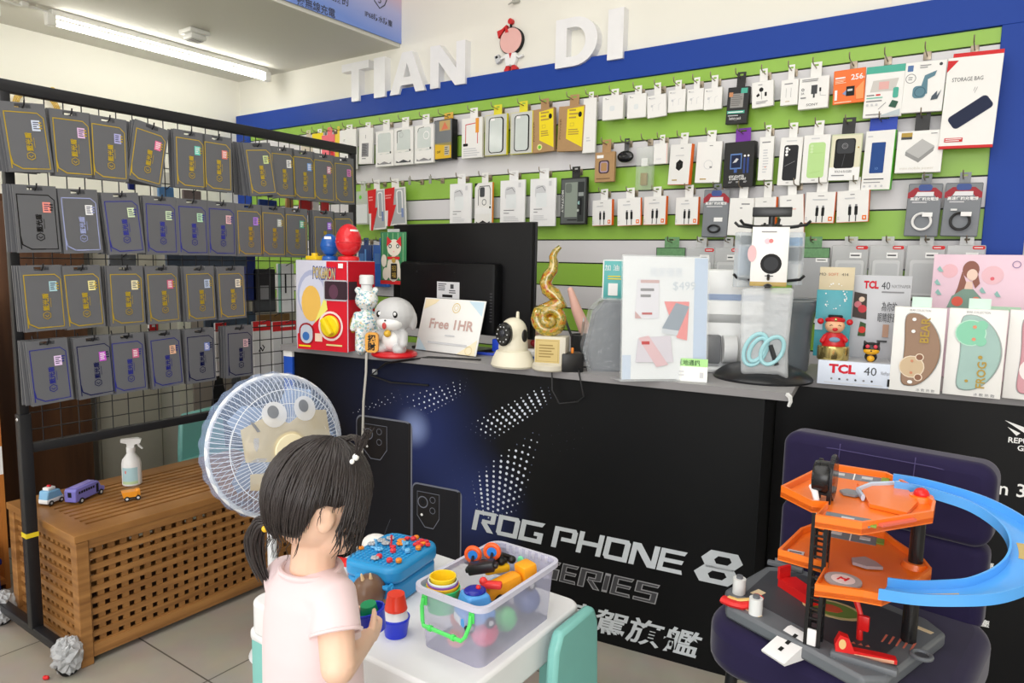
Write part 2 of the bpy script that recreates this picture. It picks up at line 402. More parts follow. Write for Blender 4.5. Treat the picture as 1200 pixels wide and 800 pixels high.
b = MB(grad_poster()); b.box(0, 0.004, -1.6, 0, 0, 0.8); b.build('poster_sheet', po)
b = MB(INK((72, 74, 92)))
def ptext(t, px, py, size, width=None):
    q = onx(px, py, XS + 0.0105); b.X = Matrix.Translation((0.0052, q.y - YW + 0.001, q.z - ZC - 0.018)) @ Matrix.Rotation(PI / 2, 4, 'Z'); b.text(t, (0, 0, 0), size, width=width, bold=0.01)
ptext('援無線充電', 371, 8, 0.045); ptext('支援的', 396, -2, 0.045); ptext('IP68防水防塵', 444, 22, 0.034)
q = onx(445, 1, XS + 0.0105); b.X = Matrix.Translation((0.0052, q.y - YW, q.z - ZC)) @ Matrix.Rotation(PI / 2, 4, 'Z')
b.tube([(-.05, 0, .03), (-.05, 0, -.0), (-.035, 0, -.03), (0, 0, -.055), (.035, 0, -.03), (.05, 0, 0), (.05, 0, .03)], .0025, 6); b.text('3', (0, 0, -.01), .06)
b.build('poster_print', po)
# ---------------------------------------------------------------- ceiling fittings
m_tube = mat('lit_tube', (255, 252, 244), 0.4, emit=19.0, var=0)
m_fix = mat('white_enamel', (235, 235, 230), 0.35)
def batten(x, y0, y1, label):
    t = thing('ceiling_light', label, 'ceiling light', (x, (y0 + y1) / 2, ZC), 0, 'fluorescent battens under the low ceiling'); h = (y1 - y0) / 2
    MB(m_fix).box(-.022, .022, -h, h, -.028, 0, bev=.004).build('light_housing', t)
    for s in (-1, 1): MB(m_fix).box(-.02, .02, s * h - .02, s * h + .02, -.075, -.02, bev=.005).build('lamp_holder', t)
    MB(m_tube).tube([(0, -h + .015, -.056), (0, h - .015, -.056)], .0135, 14).build('lamp_tube', t)
batten(-3.735, 1.56, 2.735, 'lit white fluorescent batten nearest the back wall')
batten(-3.80, 0.13, 1.36, 'lit white fluorescent batten cut by the picture edge')
b = MB(m_fix); b.tube([(-3.735, 1.36, ZC - .012), (-3.74, 1.42, ZC - .02), (-3.735, 1.5, ZC - .012), (-3.735, 1.56, ZC - .015)], .006, 8); b.box(-3.75, -3.72, 1.44, 1.47, ZC - .02, ZC, bev=.003)
tag(b.build('ceiling_cable'), 'short white cable joining the two fluorescent battens', 'cable')
q = onz(228, 36, ZC)
t = thing('smoke_detector', 'square white detector box on the low ceiling', 'detector', (q.x, q.y, ZC))
MB(m_fix).box(-.055, .055, -.055, .055, -.022, 0, bev=.006).build('detector_base', t)
MB(m_fix).box(-.042, .042, -.042, .042, -.05, -.02, bev=.012).build('detector_cover', t)
b = MB(GREY)
for i in range(5): b.box(-.03, .03, -.028 + .013 * i, -.022 + .013 * i, -.0515, -.049)
b.build('detector_grille', t)
q = ony(606, 2, YW)
b = MB(CLEAR('dull_clear_hook', (205, 205, 195), 0.7, 0.3)); b.box(q.x - .02, q.x + .02, YW - .018, YW, q.z - .01, q.z + .05, bev=.006); b.tube([(q.x - .01, YW - .015, q.z), (q.x - .02, YW - .04, q.z - .02), (q.x + .01, YW - .045, q.z - .015)], .004, 6)
tag(b.build('wall_hook'), 'small clear plastic hook on the wall above the cut-out figure', 'hook')
q = onx(42, 122, XL); b = MB(mat('gold_wire', (214, 176, 60), .35, metal=.5))
for k_ in range(5): b.ring((XL + .012, q.y, q.z - .03), .11 - .006 * k_, .0022, 40, 5, ax='x', sy=1.0)
b.ring((XL + .012, q.y + .08, q.z + .085), .012, .004, 16, 5, ax='x')
tag(b.build('wall_wreath'), 'thin gold wire ring hanging on the left wall above the black rack', 'wreath')
# ---------------------------------------------------------------- light
wd = bpy.data.worlds.new('world'); SC.world = wd; wd.use_nodes = True
bg = wd.node_tree.nodes['Background']; bg.inputs['Color'].default_value = (1.0, 0.985, 0.96, 1); bg.inputs['Strength'].default_value = 1.15
def area(name, loc, rot, sx, sy, power, color=(1, 0.985, 0.95)):
    l = bpy.data.lights.new(name, 'AREA'); l.shape = 'RECTANGLE'; l.size = sx; l.size_y = sy; l.energy = power; l.color = color
    o = bpy.data.objects.new(name, l); COL.objects.link(o); o.location = loc; o.rotation_euler = rot; return o
area('hall_lamp', (-0.9, 0.2, 3.17), (0, 0, 0), 2.4, 2.6, 46)
area('hall_lamp', (-0.9, -2.2, 3.17), (0, 0, 0), 2.4, 1.6, 30)
area('mezzanine_lamp', (-3.4, -1.2, ZC - 0.03), (0, 0, 0), 0.3, 1.3, 26)
area('shopfront_daylight', (1.0, -2.9, 1.7), (math.radians(86), 0, math.radians(24)), 3.4, 2.4, 108, (1, 0.99, 0.98))
SC.view_settings.view_transform = 'Standard'; SC.view_settings.look = 'None'; SC.view_settings.gamma = 1; SC.view_settings.exposure = 0.0
SC.view_settings.use_curve_mapping = False
# ================================================================ goods hanging on the slat wall
m_hook = mat('hook_steel', (150, 138, 122), 0.35, metal=0.8)
m_wbox = mat('white_card', (238, 237, 235), 0.45, var=0.02); m_tabclear = CLEAR('clear_tab', (235, 235, 238), 0.35)
GRV = [1.929, 1.824, 1.719, 1.614, 1.509, 1.405, 1.300]
def hook(x, zt, short, y1=YW - 0.115):
    b = MB(m_hook); z = zt - 0.012
    b.box(x - .012, x + .012, YW - .024, YW - .0195, z - .012, z + .016, bev=.001)
    b.tube([(x, YW - .022, z), (x, YW - .06, z + .001), (x, y1 + .006, z + .004), (x, y1, z + .012), (x, y1 - .002, z + .024)], .0022, 6)
    tag(b.build('wire_hook'), 'steel wire hook holding the %s' % short, 'hook', 'steel hooks on the slat wall')
_pk = 0
def package(name, short, label, cat, px, d=0.016, body=None, side=None, tab='self', tabm=None, deco=None, rot=0, yaw=0, row=0, group=None, y=None, hk=True, bev=0.0012, hookx=0, bodyshape=None):
    """px = (x0, y0, x1, y1) of the front face in the photo; row = index of the groove its hook sits in"""
    global _pk; _pk += 1
    yf = YW - 0.075 - 0.004 * (_pk % 2) if y is None else y
    x0, y0, x1, y1 = px; xm, ym = (x0 + x1) / 2, (y0 + y1) / 2
    w = ony(x1, ym, yf).x - ony(x0, ym, yf).x; zt = ony(xm, y0, yf).z; zb = ony(xm, y1, yf).z; h = zt - zb
    xc = (ony(x0, ym, yf).x + ony(x1, ym, yf).x) / 2
    zh = GRV[row]
    t = thing(name, label, cat, (xc, yf + d / 2, zb), math.radians(yaw), group, ry=math.radians(rot))
    b = MB(body or m_wbox)
    if bodyshape: bodyshape(b, w, h, d)
    else:
        b.box(-w / 2, w / 2, -d / 2, d / 2, 0, h, bev=bev, seg=1)
        if side: b.use(side).box(w / 2 - .0002, w / 2 + .0006, -d / 2 + .0005, d / 2 - .0005, .0005, h - .0005); b.box(-w / 2 + .0005, w / 2 - .0005, -d / 2 + .0005, d / 2 - .0005, -.0006, .0002)
    b.build('carton' if not bodyshape else 'shell', t)
    tz = max(0.008, (zh - 0.002) - zt + 0.012)
    if tab == 'self': tw = w * .36
    elif tab is None: tw = 0
    else: tw = tab * w
    if tw:
        tb = MB(tabm or (body or m_wbox)); hz = h + tz; s0 = max(.006, tw * .2); e = .0016
        zs0 = h + tz - .014; zs1 = h + tz - .007
        yb0, yb1 = d / 2 - .0012, d / 2
        tb.box(-tw / 2, -s0, yb0, yb1, h - .004, hz); tb.box(s0, tw / 2, yb0, yb1, h - .004, hz); tb.box(-s0, s0, yb0, yb1, h - .004, zs0); tb.box(-s0, s0, yb0, yb1, zs1, hz)
        tb.build('hang_tab', t, smooth=False)
    if deco:
        dc = Deco(w, h, -d / 2 - .0001); deco(dc); dc.done('printed_front', t)
    if hk: hook(xc + hookx, zh, short)
    return t
OR = INK((238, 118, 32)); TEAL = INK((82, 176, 156)); YEL = INK((240, 218, 40)); RED = INK((208, 44, 48)); KRAFT = mat('kraft_card', (176, 140, 98), 0.7, var=0.08, scale=60)
BLUEP = INK((38, 74, 140)); CREAM = INK((236, 228, 208)); PINK = INK((232, 150, 160)); NAVY = INK((26, 36, 66)); STEELB = INK((96, 134, 150)); PALE = INK((226, 230, 232)); GREENP = INK((110, 200, 60)); LIME = INK((186, 222, 150)); PURP = INK((126, 62, 170)); GOLD = INK((180, 150, 70)); MIST = INK((196, 208, 206))
m_clearwin = mat('case_window', (206, 214, 212), 0.12, spec=0.6, var=0.06)
m_black = mat('black_card', (26, 26, 28), 0.4); m_bl = mat('grey_blister', (118, 122, 128), 0.25, var=0.06); m_clearpack = CLEAR('clear_pack', (214, 216, 218), 0.55, 0.15)
def d_barcode(q): q.rect(.22, .2, .72, .58, GREY); q.lines(.26, .68, .24, .56, 9, DGREY); q.lines(.25, .7, .12, .18, 1, GREY); q.txt('I', .5, .76, .03, GREY)
def d_window(full=False, ring=None):
    def f(q):
        q.rrect(.14, .34 if not full else .3, .86, .93, m_clearwin, .14)
        if ring == 'black': q.line([(.16, .6), (.16, .9), (.4, .92)], .004, BLACK); q.rng(.38, .8, .012, .0135, GREY)
        if ring == 'white': q.rng(.62, .72, .017, .021, WHITE); q.line([(.16, .82), (.24, .92), (.5, .94)], .003, DGREY)
        q.poly([(.04, .32), (.3, .36), (.5, .33), (.7, .37), (.96, .33), (.96, .4), (.04, .4)], INK((236, 236, 232)))
        q.disc(.84, .38, .006, DGREY); q.poly([(.12, .06), (.12, .12), (.24, .08), (.5, .14), (.76, .08), (.88, .12), (.88, .06)], DGREY if ring == 'black' else GREY)
    return f
def d_yellowcase(q): q.rect(.02, .01, .98, .99, INK((204, 206, 202))); q.rrect(.18, .06, .86, .93, BLACK, .2); q.rrect(.22, .08, .80, .91, m_clearwin, .2); q.rect(.28, .85, .45, .91, WHITE)
def d_kraft(sticker):
    def f(q):
        q.poly([(.34, .28), (.34, .93), (.97, .97), (.97, .08)], YEL); q.disc(.84, .8, .009, BLACK, sz=1.3); q.line([(.48, .62), (.48, .55), (.62, .55), (.62, .62)], .0012, GOLD, True)
        q.txt('POWER', .1, .5, .012, INK((110, 84, 56)), width=.09, rot=PI / 2); q.lines(.42, .8, .7, .94, 3, GOLD); q.lines(.42, .9, .35, .5, 3, GOLD)
        if sticker: q.disc(.36, .12, .014, INK((228, 226, 150))); q.disc(.36, .12, .008, GREENP)
    return f
def d_pod(q): q.rrect(.36, .36, .6, .58, PALE, .3); q.disc(.16, .9, .002, DGREY); q.lines(.15, .4, .84, .88, 1, GREY)
def d_podwire(q): q.line([(.3, .3), (.3, .55), (.42, .6)], .0015, LGREY); q.line([(.62, .3), (.62, .55), (.74, .6)], .0015, LGREY); q.disc(.26, .52, .005, LGREY); q.disc(.14, .88, .002, DGREY); q.lines(.18, .5, .82, .9, 2, LGREY)
def d_battery(q):
    q.rect(.12, .56, .86, .97, INK((44, 46, 48))); q.rect(.62, .82, .92, .96, TEAL); q.rect(.16, .44, .76, .82, INK((150, 148, 146))); q.lines(.2, .74, .48, .8, 6, INK((116, 114, 112))); q.rect(.08, .74, .26, .86, INK((200, 140, 100)))
    q.rect(.05, .28, .86, .36, TEAL); q.lines(.1, .8, .29, .35, 1, WHITE); q.txt('battery pack', .45, .14, .016, WHITE, width=.045); q.lines(.1, .84, .2, .25, 1, LGREY)
def d_ear(q): q.disc(.44, .68, .008, BLACK); q.line([(.44, .66), (.46, .3)], .0012, DGREY); q.poly([(.2, .46), (.32, .56), (.38, .46), (.26, .4)], BLACK); q.rrect(.6, .4, .7, .56, BLACK, .3); q.lines(.2, .8, .12, .24, 2, GREY); q.lines(.3, .6, .84, .9, 1, GREY)
def d_slim(q): q.lines(.2, .8, .78, .88, 1, GREY); q.line([(.32, .3), (.32, .66)], .001, GREY); q.line([(.6, .3), (.6, .66)], .001, GREY); q.lines(.3, .7, .12, .17, 1, GOLD)
def d_sony(q):
    q.rect(.42, .46, .62, .74, DGREY); q.rect(.49, .34, .55, .46, DGREY); q.rect(.69, .52, .75, .64, BLACK); q.line([(.72, .52), (.73, .4), (.92, .38)], .001, GREY)
    q.txt('SONY', .48, .13, .012, DGREY, width=.04); q.rng(.14, .62, .003, .005, DGREY); q.txt('2A', .14, .5, .01, DGREY); q.rect(.08, .34, .26, .38, GREY); q.lines(.1, .7, .85, .95, 2, GREY)
def d_sd(q):
    q.txt('256', .74, .76, .026, WHITE, bold=.02); q.txt('GB', .93, .72, .008, WHITE); q.rect(.42, .22, .68, .5, BLACK); q.poly([(.3, .3), (.42, .24), (.42, .4)], INK((130, 150, 190))); q.rect(.46, .36, .62, .42, LGREY)
    q.lines(.06, .44, .72, .82, 1, WHITE); q.lines(.06, .42, .6, .72, 3, INK((252, 220, 190))); q.rect(.06, .12, .14, .42, WHITE); q.lines(.06, .7, .02, .08, 1, INK((252, 220, 190))); q.poly([(.75, .1), (.97, .1), (.97, .62), (.72, .4)], INK((246, 160, 100)))
def d_tealtop(q):
    q.rect(0, .86, 1, 1, TEAL); q.poly([(.14, .5), (.2, .72), (.86, .74), (.78, .5)], INK((206, 202, 198))); q.rect(.36, .54, .62, .69, INK((226, 176, 172))); q.lines(.06, .3, .42, .46, 1, DGREY); q.rect(.3, .425, .42, .455, RED); q.lines(.06, .6, .36, .41, 1, INK((120, 190, 170)))
    q.lines(.06, .5, .3, .35, 1, GREY); q.rrect(.74, .36, .88, .56, TEAL, .3); q.poly([(.66, .2), (.74, .32), (.9, .28), (.84, .16)], INK((52, 92, 78))); q.line([(.4, .16), (.58, .28)], .002, GREY); q.poly([(.4, .02), (.96, .14), (.96, .02)], INK((190, 200, 206))); q.lines(.08, .5, .04, .08, 1, GREY)
    for i in range(3): q.disc(.1 + .12 * i, .25, .004, LGREY)
def d_cable_blue(q):
    q.rrect(.06, .82, .2, .94, INK((86, 120, 170)), .1); q.rng(.16, .68, .0135, .0155, GREY); q.lines(.1, .22, .64, .72, 2, GREY); q.disc(.86, .92, .005, DGREY); q.lines(.36, .66, .86, .94, 2, GREY)
    q.poly([(.42, .46), (.5, .72), (.78, .8), (.74, .7), (.58, .64), (.6, .36), (.5, .34)], STEELB); q.rrect(.24, .28, .56, .52, STEELB, .3); q.rng(.42, .4, .014, .0165, INK((66, 102, 120))); q.poly([(.72, .3), (.84, .4), (.84, .3), (.94, .42), (.86, .24), (.7, .22)], INK((76, 88, 100)))
def d_storage(q):
    q.rect(0, 0, 1, .03, RED); q.poly([(0, .97), (0, .84), (.2, .965)], RED); q.txt('STORAGE BAG', .4, .755, .018, DGREY, width=.085)
    a = .62; ca, sa = math.cos(a), math.sin(a)
    pts = [(x * ca - y * sa, x * sa + y * ca) for x, y in rr2(.124, .046, .012)]
    q.poly([(.52 + x / q.w, .39 + y / q.h) for x, y in pts], INK((46, 52, 80))); pts = [(x * ca - y * sa, x * sa + y * ca) for x, y in rr2(.119, .041, .010)]
    q.poly([(.52 + x / q.w, .39 + y / q.h) for x, y in pts], NAVY); q.line([(.56, .6), (.6, .66)], .0012, GREY); q.line([(.54, .62), (.56, .66)], .0012, GREY)
    q.rect(.1, .07, .44, .115, RED); q.lines(.12, .42, .075, .112, 2, WHITE)
A = package
ear = 'earphone box'
# ---- top row
A('hanging_carton', 'beige pack', 'beige pack half hidden behind the top bar of the black rack', 'package', (353, 162, 366, 196), row=0, body=mat('beige_card', (206, 196, 178), .5), deco=d_slim)
A('hanging_carton', 'yellow-topped pack', 'pale pack with yellow top seen over the black rack', 'package', (366, 156, 379, 196), row=0, body=m_wbox, deco=lambda q: q.rect(0, .78, 1, 1, YEL))
A('hanging_carton', 'pink pack', 'pink phone case pack seen over the end of the black rack', 'package', (377, 158, 392, 198), row=0, body=mat('pink_card', (236, 110, 124), .45), deco=lambda q: q.rect(.7, .1, .95, .8, RED))
A('hanging_carton', 'narrow yellow pack', 'narrow yellow pack between the pink one and a white one', 'package', (391, 157, 398, 198), row=0, body=mat('yellow_card', (238, 208, 60), .45))
A('hanging_carton', 'tall white pack', 'tall white pack at the upper right corner of the black rack', 'package', (398, 152, 417, 199), row=0, deco=lambda q: q.txt('IT', .3, .74, .016, DGREY))
A('hanging_carton', 'barcode pack', 'white pack with grey barcode, first beyond the black rack', 'package', (420, 150, 436, 192), row=0, deco=d_barcode, rot=2)
for px, ring, s, l in (((440, 153, 461, 195), None, 'plain window case pack', 'white windowed phone case pack, plain clear window, left of the three'), ((462, 149, 484, 193), 'black', 'black cornered case pack', 'white windowed phone case pack with black corner line, middle of the three'), ((486, 146, 508, 191), 'white', 'white ring case pack', 'white windowed phone case pack with white ring, beside the black and yellow box')):
    A('hanging_case_pack', s, l, 'phone case pack', px, row=0, deco=d_window(ring=ring), group='white windowed case packs in the top row')
def cat_box(q):
    q.rect(.03, .42, .97, .98, INK((120, 124, 128))); q.rect(.3, .72, .9, .97, INK((196, 168, 110))); q.poly([(.4, .74), (.6, .94), (.8, .76)], INK((220, 120, 90))); q.rect(.06, .03, .97, .42, INK((228, 186, 48))); q.poly([(.06, .42), (.97, .42), (.97, .34), (.06, .4)], INK((150, 140, 90))); q.txt('CAT', .28, .2, .014, BLACK, bold=.03); q.rect(.6, .1, .88, .34, INK((196, 190, 170))); q.lines(.62, .86, .12, .32, 4, DGREY)
A('hanging_case_box', 'black and yellow box', 'deep black box with yellow foot and clear top, thickest in the top row', 'phone case box', (508, 140, 531, 187), d=.04, body=m_black, row=0, deco=cat_box, yaw=-6, tab=.5, tabm=mat('amber_tab', (220, 170, 50), .4))
A('hanging_case_pack', 'red framed pack', 'pale pack with red frame and orange corner strip', 'phone case pack', (541, 138, 565, 185), row=0, deco=lambda q: (q.line([(.2, .36), (.2, .84), (.66, .86)], .004, RED), q.line([(.78, .36), (.78, .64)], .004, RED), q.rect(.68, .62, .84, .98, INK((236, 160, 60))), q.rrect(.08, .3, .32, .37, BLACK, .4), q.lines(.1, .9, .04, .26, 4, LGREY)))
ym = mat('yellow_frame_card', (226, 216, 52), .4)
A('hanging_case_pack', 'left yellow framed case', 'yellow-framed clear phone case pack, left of a matching pair', 'phone case pack', (568, 134, 594, 182), row=0, body=ym, deco=d_yellowcase, tabm=ym, group='yellow framed clear cases')
A('hanging_case_pack', 'right yellow framed case', 'yellow-framed clear phone case pack beside the brown kraft boxes', 'phone case pack', (598, 131, 624, 180), row=0, body=ym, deco=d_yellowcase, tabm=ym, group='yellow framed clear cases')
A('hanging_case_box', 'stickered kraft box', 'kraft and yellow case box with round green sticker at its foot', 'phone case box', (624, 127, 650, 178), d=.02, body=KRAFT, row=0, deco=d_kraft(True), rot=-2, group='kraft and yellow case boxes')
A('hanging_case_box', 'plain kraft box', 'kraft and yellow case box without sticker, beside the tall white pack', 'phone case box', (653, 124, 683, 177), d=.022, body=KRAFT, row=0, deco=d_kraft(False), rot=2, group='kraft and yellow case boxes')
A('hanging_carton', 'tall narrow white pack', 'tall narrow white pack beside the kraft and yellow boxes', 'package', (683, 115, 698, 179), d=.012, row=0, deco=lambda q: (q.txt('T', .5, .72, .01, LGREY), q.lines(.3, .7, .2, .3, 2, LGREY)))
for i, (px, f, l, s) in enumerate((((706, 112, 730, 140), d_pod, 'white square earbud box with folded hang loop, first of the small white boxes', 'looped earbud box'), ((735, 110, 757, 138), d_pod, 'white square earbud box, second of the small white boxes', 'second white earbud box'),
        ((759, 111, 781, 137), d_podwire, 'white wired earphone box, third of the small white boxes, hanging lowest', 'third small white box'), ((783, 105, 803, 131), d_podwire, 'white wired earphone box, fourth of the small white boxes', 'fourth small white box'),
        ((805, 104, 824, 129), d_podwire, 'white wired earphone box, fifth of the small white boxes', 'fifth small white box'), ((825, 103, 846, 128), d_podwire, 'white wired earphone box beside the black battery pack', 'sixth small white box'))):
    A('hanging_earphone_box', s, l, 'earphone box', px, d=.02 if i == 0 else .014, row=0, deco=f, group='small white boxes in the top row', rot=(0, 0, -3, 0, 0, 0)[i])
A('hanging_battery_pack', 'black battery pack', 'black teal-striped battery pack hanging between white earphone boxes', 'battery pack', (851, 102, 876, 145), d=.022, body=m_black, row=0, deco=d_battery, rot=2, tab=.4)
A('hanging_earphone_box', 'black earphone picture box', 'white box picturing black earphones', 'earphone box', (882, 95, 907, 125), row=0, deco=d_ear, rot=-3)
A('hanging_earphone_box', 'slim white box', 'slim white box left of the charger picture box', 'earphone box', (915, 93, 935, 123), row=0, deco=d_slim)
A('hanging_charger_box', 'charger picture box', 'white box picturing a dark charger and lead', 'charger box', (936, 90, 971, 127), d=.022, row=0, deco=d_sony)
A('hanging_memory_card', 'orange memory card pack', 'orange blister card holding a tiny memory card, printed 256', 'memory card pack', (977, 81, 1014, 121), d=.004, body=mat('orange_card', (240, 112, 34), .4), row=0, deco=d_sd, tab=None, rot=-1)
A('hanging_charger_box', 'teal topped box', 'tall white box with a teal band across the top', 'charger box', (1013, 77, 1058, 137), d=.012, row=0, deco=d_tealtop, tab=None, rot=1)
A('hanging_cable_box', 'blue lead box', 'white box picturing a grey-blue folded lead', 'cable box', (1058, 72, 1106, 131), d=.014, row=0, deco=d_cable_blue, tab=None, rot=1.5)
def bag_shape(b, w, h, d): b.use(m_wbox).box(-w / 2, w / 2, -d / 2, d / 2, .004, h, bev=.0012, seg=1); b.use(RED).box(-w / 2, w / 2, -d / 2 - .0002, d / 2, 0, .006); b.box(-w * .42, w / 2, d / 2 - .0015, d / 2, h - .004, h + .016)
A('hanging_bag_box', 'storage bag box', 'large white box with red edges printed storage bag, rightmost on the wall', 'bag box', (1104, 66, 1168, 173), d=.016, row=0, deco=d_storage, tab=None, bodyshape=bag_shape, rot=1.5, y=YW - .092)
# ---- second row
A('hanging_watch_box', 'kraft watch case box', 'small brown kraft box picturing a square watch case', 'watch case box', (697, 178, 720, 213), row=2, body=KRAFT, deco=lambda q: (q.rrect(.2, .28, .74, .72, INK((70, 50, 60)), .25), q.rrect(.27, .32, .67, .68, INK((170, 150, 170)), .25), q.rrect(.32, .36, .62, .64, INK((176, 136, 92)), .2), q.rect(.1, .8, .44, .9, WHITE), q.lines(.1, .85, .08, .14, 1, INK((110, 84, 56)))), tab=.44)
def oval(b, w, h, d): b.ell((0, 0, h / 2), (w / 2, d / 2, h / 2), 24, 12)
t = A('hanging_earbud_case', 'black earbud case', 'small glossy black oval earbud case on a hook', 'earbud case', (722, 176, 741, 190), d=.024, row=2, body=mat('gloss_black', (24, 25, 28), .15), bodyshape=oval, tab=.3)
def clearbox(b, w, h, d): b.box(-w / 2, w / 2, -d / 2, d / 2, 0, h, bev=.002)
t = A('hanging_clear_pack', 'clear tube pack', 'tall clear plastic pack with gold contents and white card', 'clear pack', (745, 172, 764, 222), d=.028, row=2, body=CLEAR('clear_tall', (225, 232, 226), .22), bodyshape=clearbox, tab=None)
MB(INK((150, 130, 60))).box(-.018, .012, -.008, .008, .018, .07, bev=.004).build('gold_insert', t); MB(WHITE).box(-.016, .012, -.006, .006, .098, .13).build('card_insert', t)
A('hanging_earphone_box', 'thin white pack', 'thin white pack between the clear pack and the charger cube box', 'earphone box', (766, 168, 782, 192), row=2, deco=lambda q: (q.lines(.2, .7, .2, .28, 2, LGREY), q.rect(.94, 0, 1, 1, INK((230, 190, 180)))))
orside = mat('orange_side', (240, 108, 30), .45)
def d_cube(q): q.poly([(.34, .4), (.34, .54), (.5, .62), (.66, .56), (.66, .42), (.5, .34)], BLACK); q.line([(.5, .35), (.51, .5), (.65, .56)], .001, DGREY); q.line([(.51, .5), (.35, .54)], .001, DGREY); q.lines(.5, .66, .88, .92, 1, GREY); q.lines(.2, .6, .08, .14, 1, GOLD); q.lines(.3, .8, .7, .74, 1, LGREY)
A('hanging_charger_box', 'black cube charger box', 'white box with orange side picturing a black cube charger', 'charger box', (782, 169, 810, 216), d=.02, row=2, side=orside, deco=d_cube, rot=3, yaw=-14)
A('hanging_charger_box', 'pale charger box', 'plain white charger box beside the black gaming box', 'charger box', (815, 166, 844, 214), d=.016, row=2, deco=lambda q: (q.rng(.5, .44, .016, .018, LGREY), q.rect(.56, .36, .66, .4, GREY), q.lines(.5, .7, .88, .92, 1, GREY), q.lines(.2, .6, .06, .12, 1, GOLD)), rot=2)
def d_rog(q):
    q.rect(.22, .4, .6, .74, INK((96, 130, 190))); q.rect(.25, .43, .57, .71, NAVY); q.poly([(.3, .54), (.42, .64), (.5, .62), (.42, .55)], LGREY); q.rect(.36, .32, .46, .4, INK((70, 100, 170)))
    for u in (.7, .82): q.disc(u, .68, .004, WHITE); q.rect(u - .04, .3, u + .03, .64, INK((50, 70, 130)))
    q.txt('65W ADAPTER', .46, .235, .013, WHITE, width=.06, bold=.02); q.txt('& USB-C CABLE', .5, .18, .011, WHITE, width=.066, bold=.02); q.lines(.2, .34, .09, .13, 2, LGREY); q.lines(.45, .58, .09, .13, 2, LGREY); q.lines(.7, .82, .09, .13, 2, LGREY)
t = A('hanging_gaming_box', 'black gaming box', 'thick black box with purple tab picturing a charger and cable', 'charger box', (848, 166, 884, 219), d=.034, row=2, body=m_black, deco=d_rog, tab=.5, tabm=PURP, yaw=-4)
A('hanging_earphone_box', 'narrow lettered box', 'narrow white box right of the black gaming box', 'earphone box', (889, 160, 906, 211), row=2, deco=lambda q: (q.lines(.3, .7, .16, .72, 9, LGREY), q.lines(.2, .8, .84, .9, 1, GREY), q.disc(.5, .3, .002, OR)))
def d_phone(col, dark):
    def f(q):
        q.rrect(.2, .1, .84, .84, col, .18); q.lines(.28, .75, .9, .95, 1, LGREY)
        for i in range(3): q.disc(.33, .77 - .065 * i, .0052, WHITE if dark else INK((206, 232, 180)))
        if dark: q.disc(.44, .745, .003, WHITE); q.line([(.28, .4), (.72, .5)], .0014, GREY)
        else: q.line([(.26, .62), (.78, .62)], .001, INK((166, 206, 126))); q.line([(.3, .2), (.7, .24)], .001, INK((166, 206, 126)))
        q.lines(.4, .6, .04, .07, 1, GREY)
    return f
A('hanging_case_box', 'black phone case box', 'white box showing a black phone case with three lenses', 'phone case box', (912, 161, 938, 217), d=.014, row=2, deco=d_phone(INK((38, 38, 42)), True), rot=1.5)
A('hanging_case_box', 'green phone case box', 'white box showing a pale green phone case', 'phone case box', (940, 158, 971, 214), d=.016, row=2, deco=d_phone(LIME, False), rot=1)
def d_rugged(q): q.rect(.03, .03, .97, .97, INK((226, 222, 196))); q.rect(0, 0, 1, .28, WHITE); q.rrect(.14, .26, .8, .9, BLACK, .14); q.rrect(.2, .58, .76, .88, INK((60, 62, 66)), .2); q.rng(.46, .74, .008, .010, GREY); q.rng(.46, .74, .004, .005, GREY); q.line([(.42, .3), (.48, .56)], .002, DGREY); q.txt('BOLD & RUGGED', .48, .19, .011, DGREY, width=.055); q.lines(.1, .7, .08, .13, 1, GREY); q.disc(.9, .7, .003, GOLD)
btab = mat('black_clip_tab', (30, 30, 32), .4)
A('hanging_case_box', 'rugged case box', 'pale box showing a black rugged phone case, black clip above', 'phone case box', (972, 157, 1008, 211), d=.012, row=2, body=mat('olive_edge', (206, 212, 180), .5), deco=d_rugged, tab=.42, tabm=btab, rot=1.5)
bltab = mat('blue_tab', (40, 70, 176), .4)
def d_bank(q): q.rrect(.24, .28, .72, .8, BLUEP, .06); q.txt('10', .48, .36, .012, INK((110, 150, 210))); q.lines(.08, .3, .88, .93, 1, LGREY); q.lines(.08, .9, .16, .2, 1, DGREY); q.lines(.08, .9, .11, .14, 1, GREY); [q.disc(.12 + .2 * i, .06, .004, LGREY) for i in range(4)]
A('hanging_power_bank_box', 'blue power bank box', 'white box with blue top and green side showing a dark blue power bank', 'power bank box', (1011, 153, 1046, 222), d=.022, row=2, side=mat('green_side', (96, 200, 60), .45), deco=d_bank, tab=.94, tabm=bltab, rot=1.5, yaw=-8)
def d_puck(q): q.poly([(.2, .5), (.54, .78), (.82, .6), (.8, .5), (.5, .24), (.2, .42)], INK((150, 150, 150))); q.poly([(.2, .52), (.54, .8), (.82, .62), (.5, .34)], INK((186, 186, 186))); q.rect(.08, .86, .32, .96, GOLD); q.rect(.08, .8, .32, .86, DGREY); q.txt('mini mobile power', .48, .1, .012, INK((214, 210, 200)), width=.1); q.lines(.72, .94, .9, .94, 1, GREY)
A('hanging_charger_box', 'grey square charger box', 'white box showing a grey square charger, beside the storage bag box', 'charger box', (1050, 153, 1104, 202), d=.02, row=2, deco=d_puck, tab=.32, tabm=btab, rot=1)
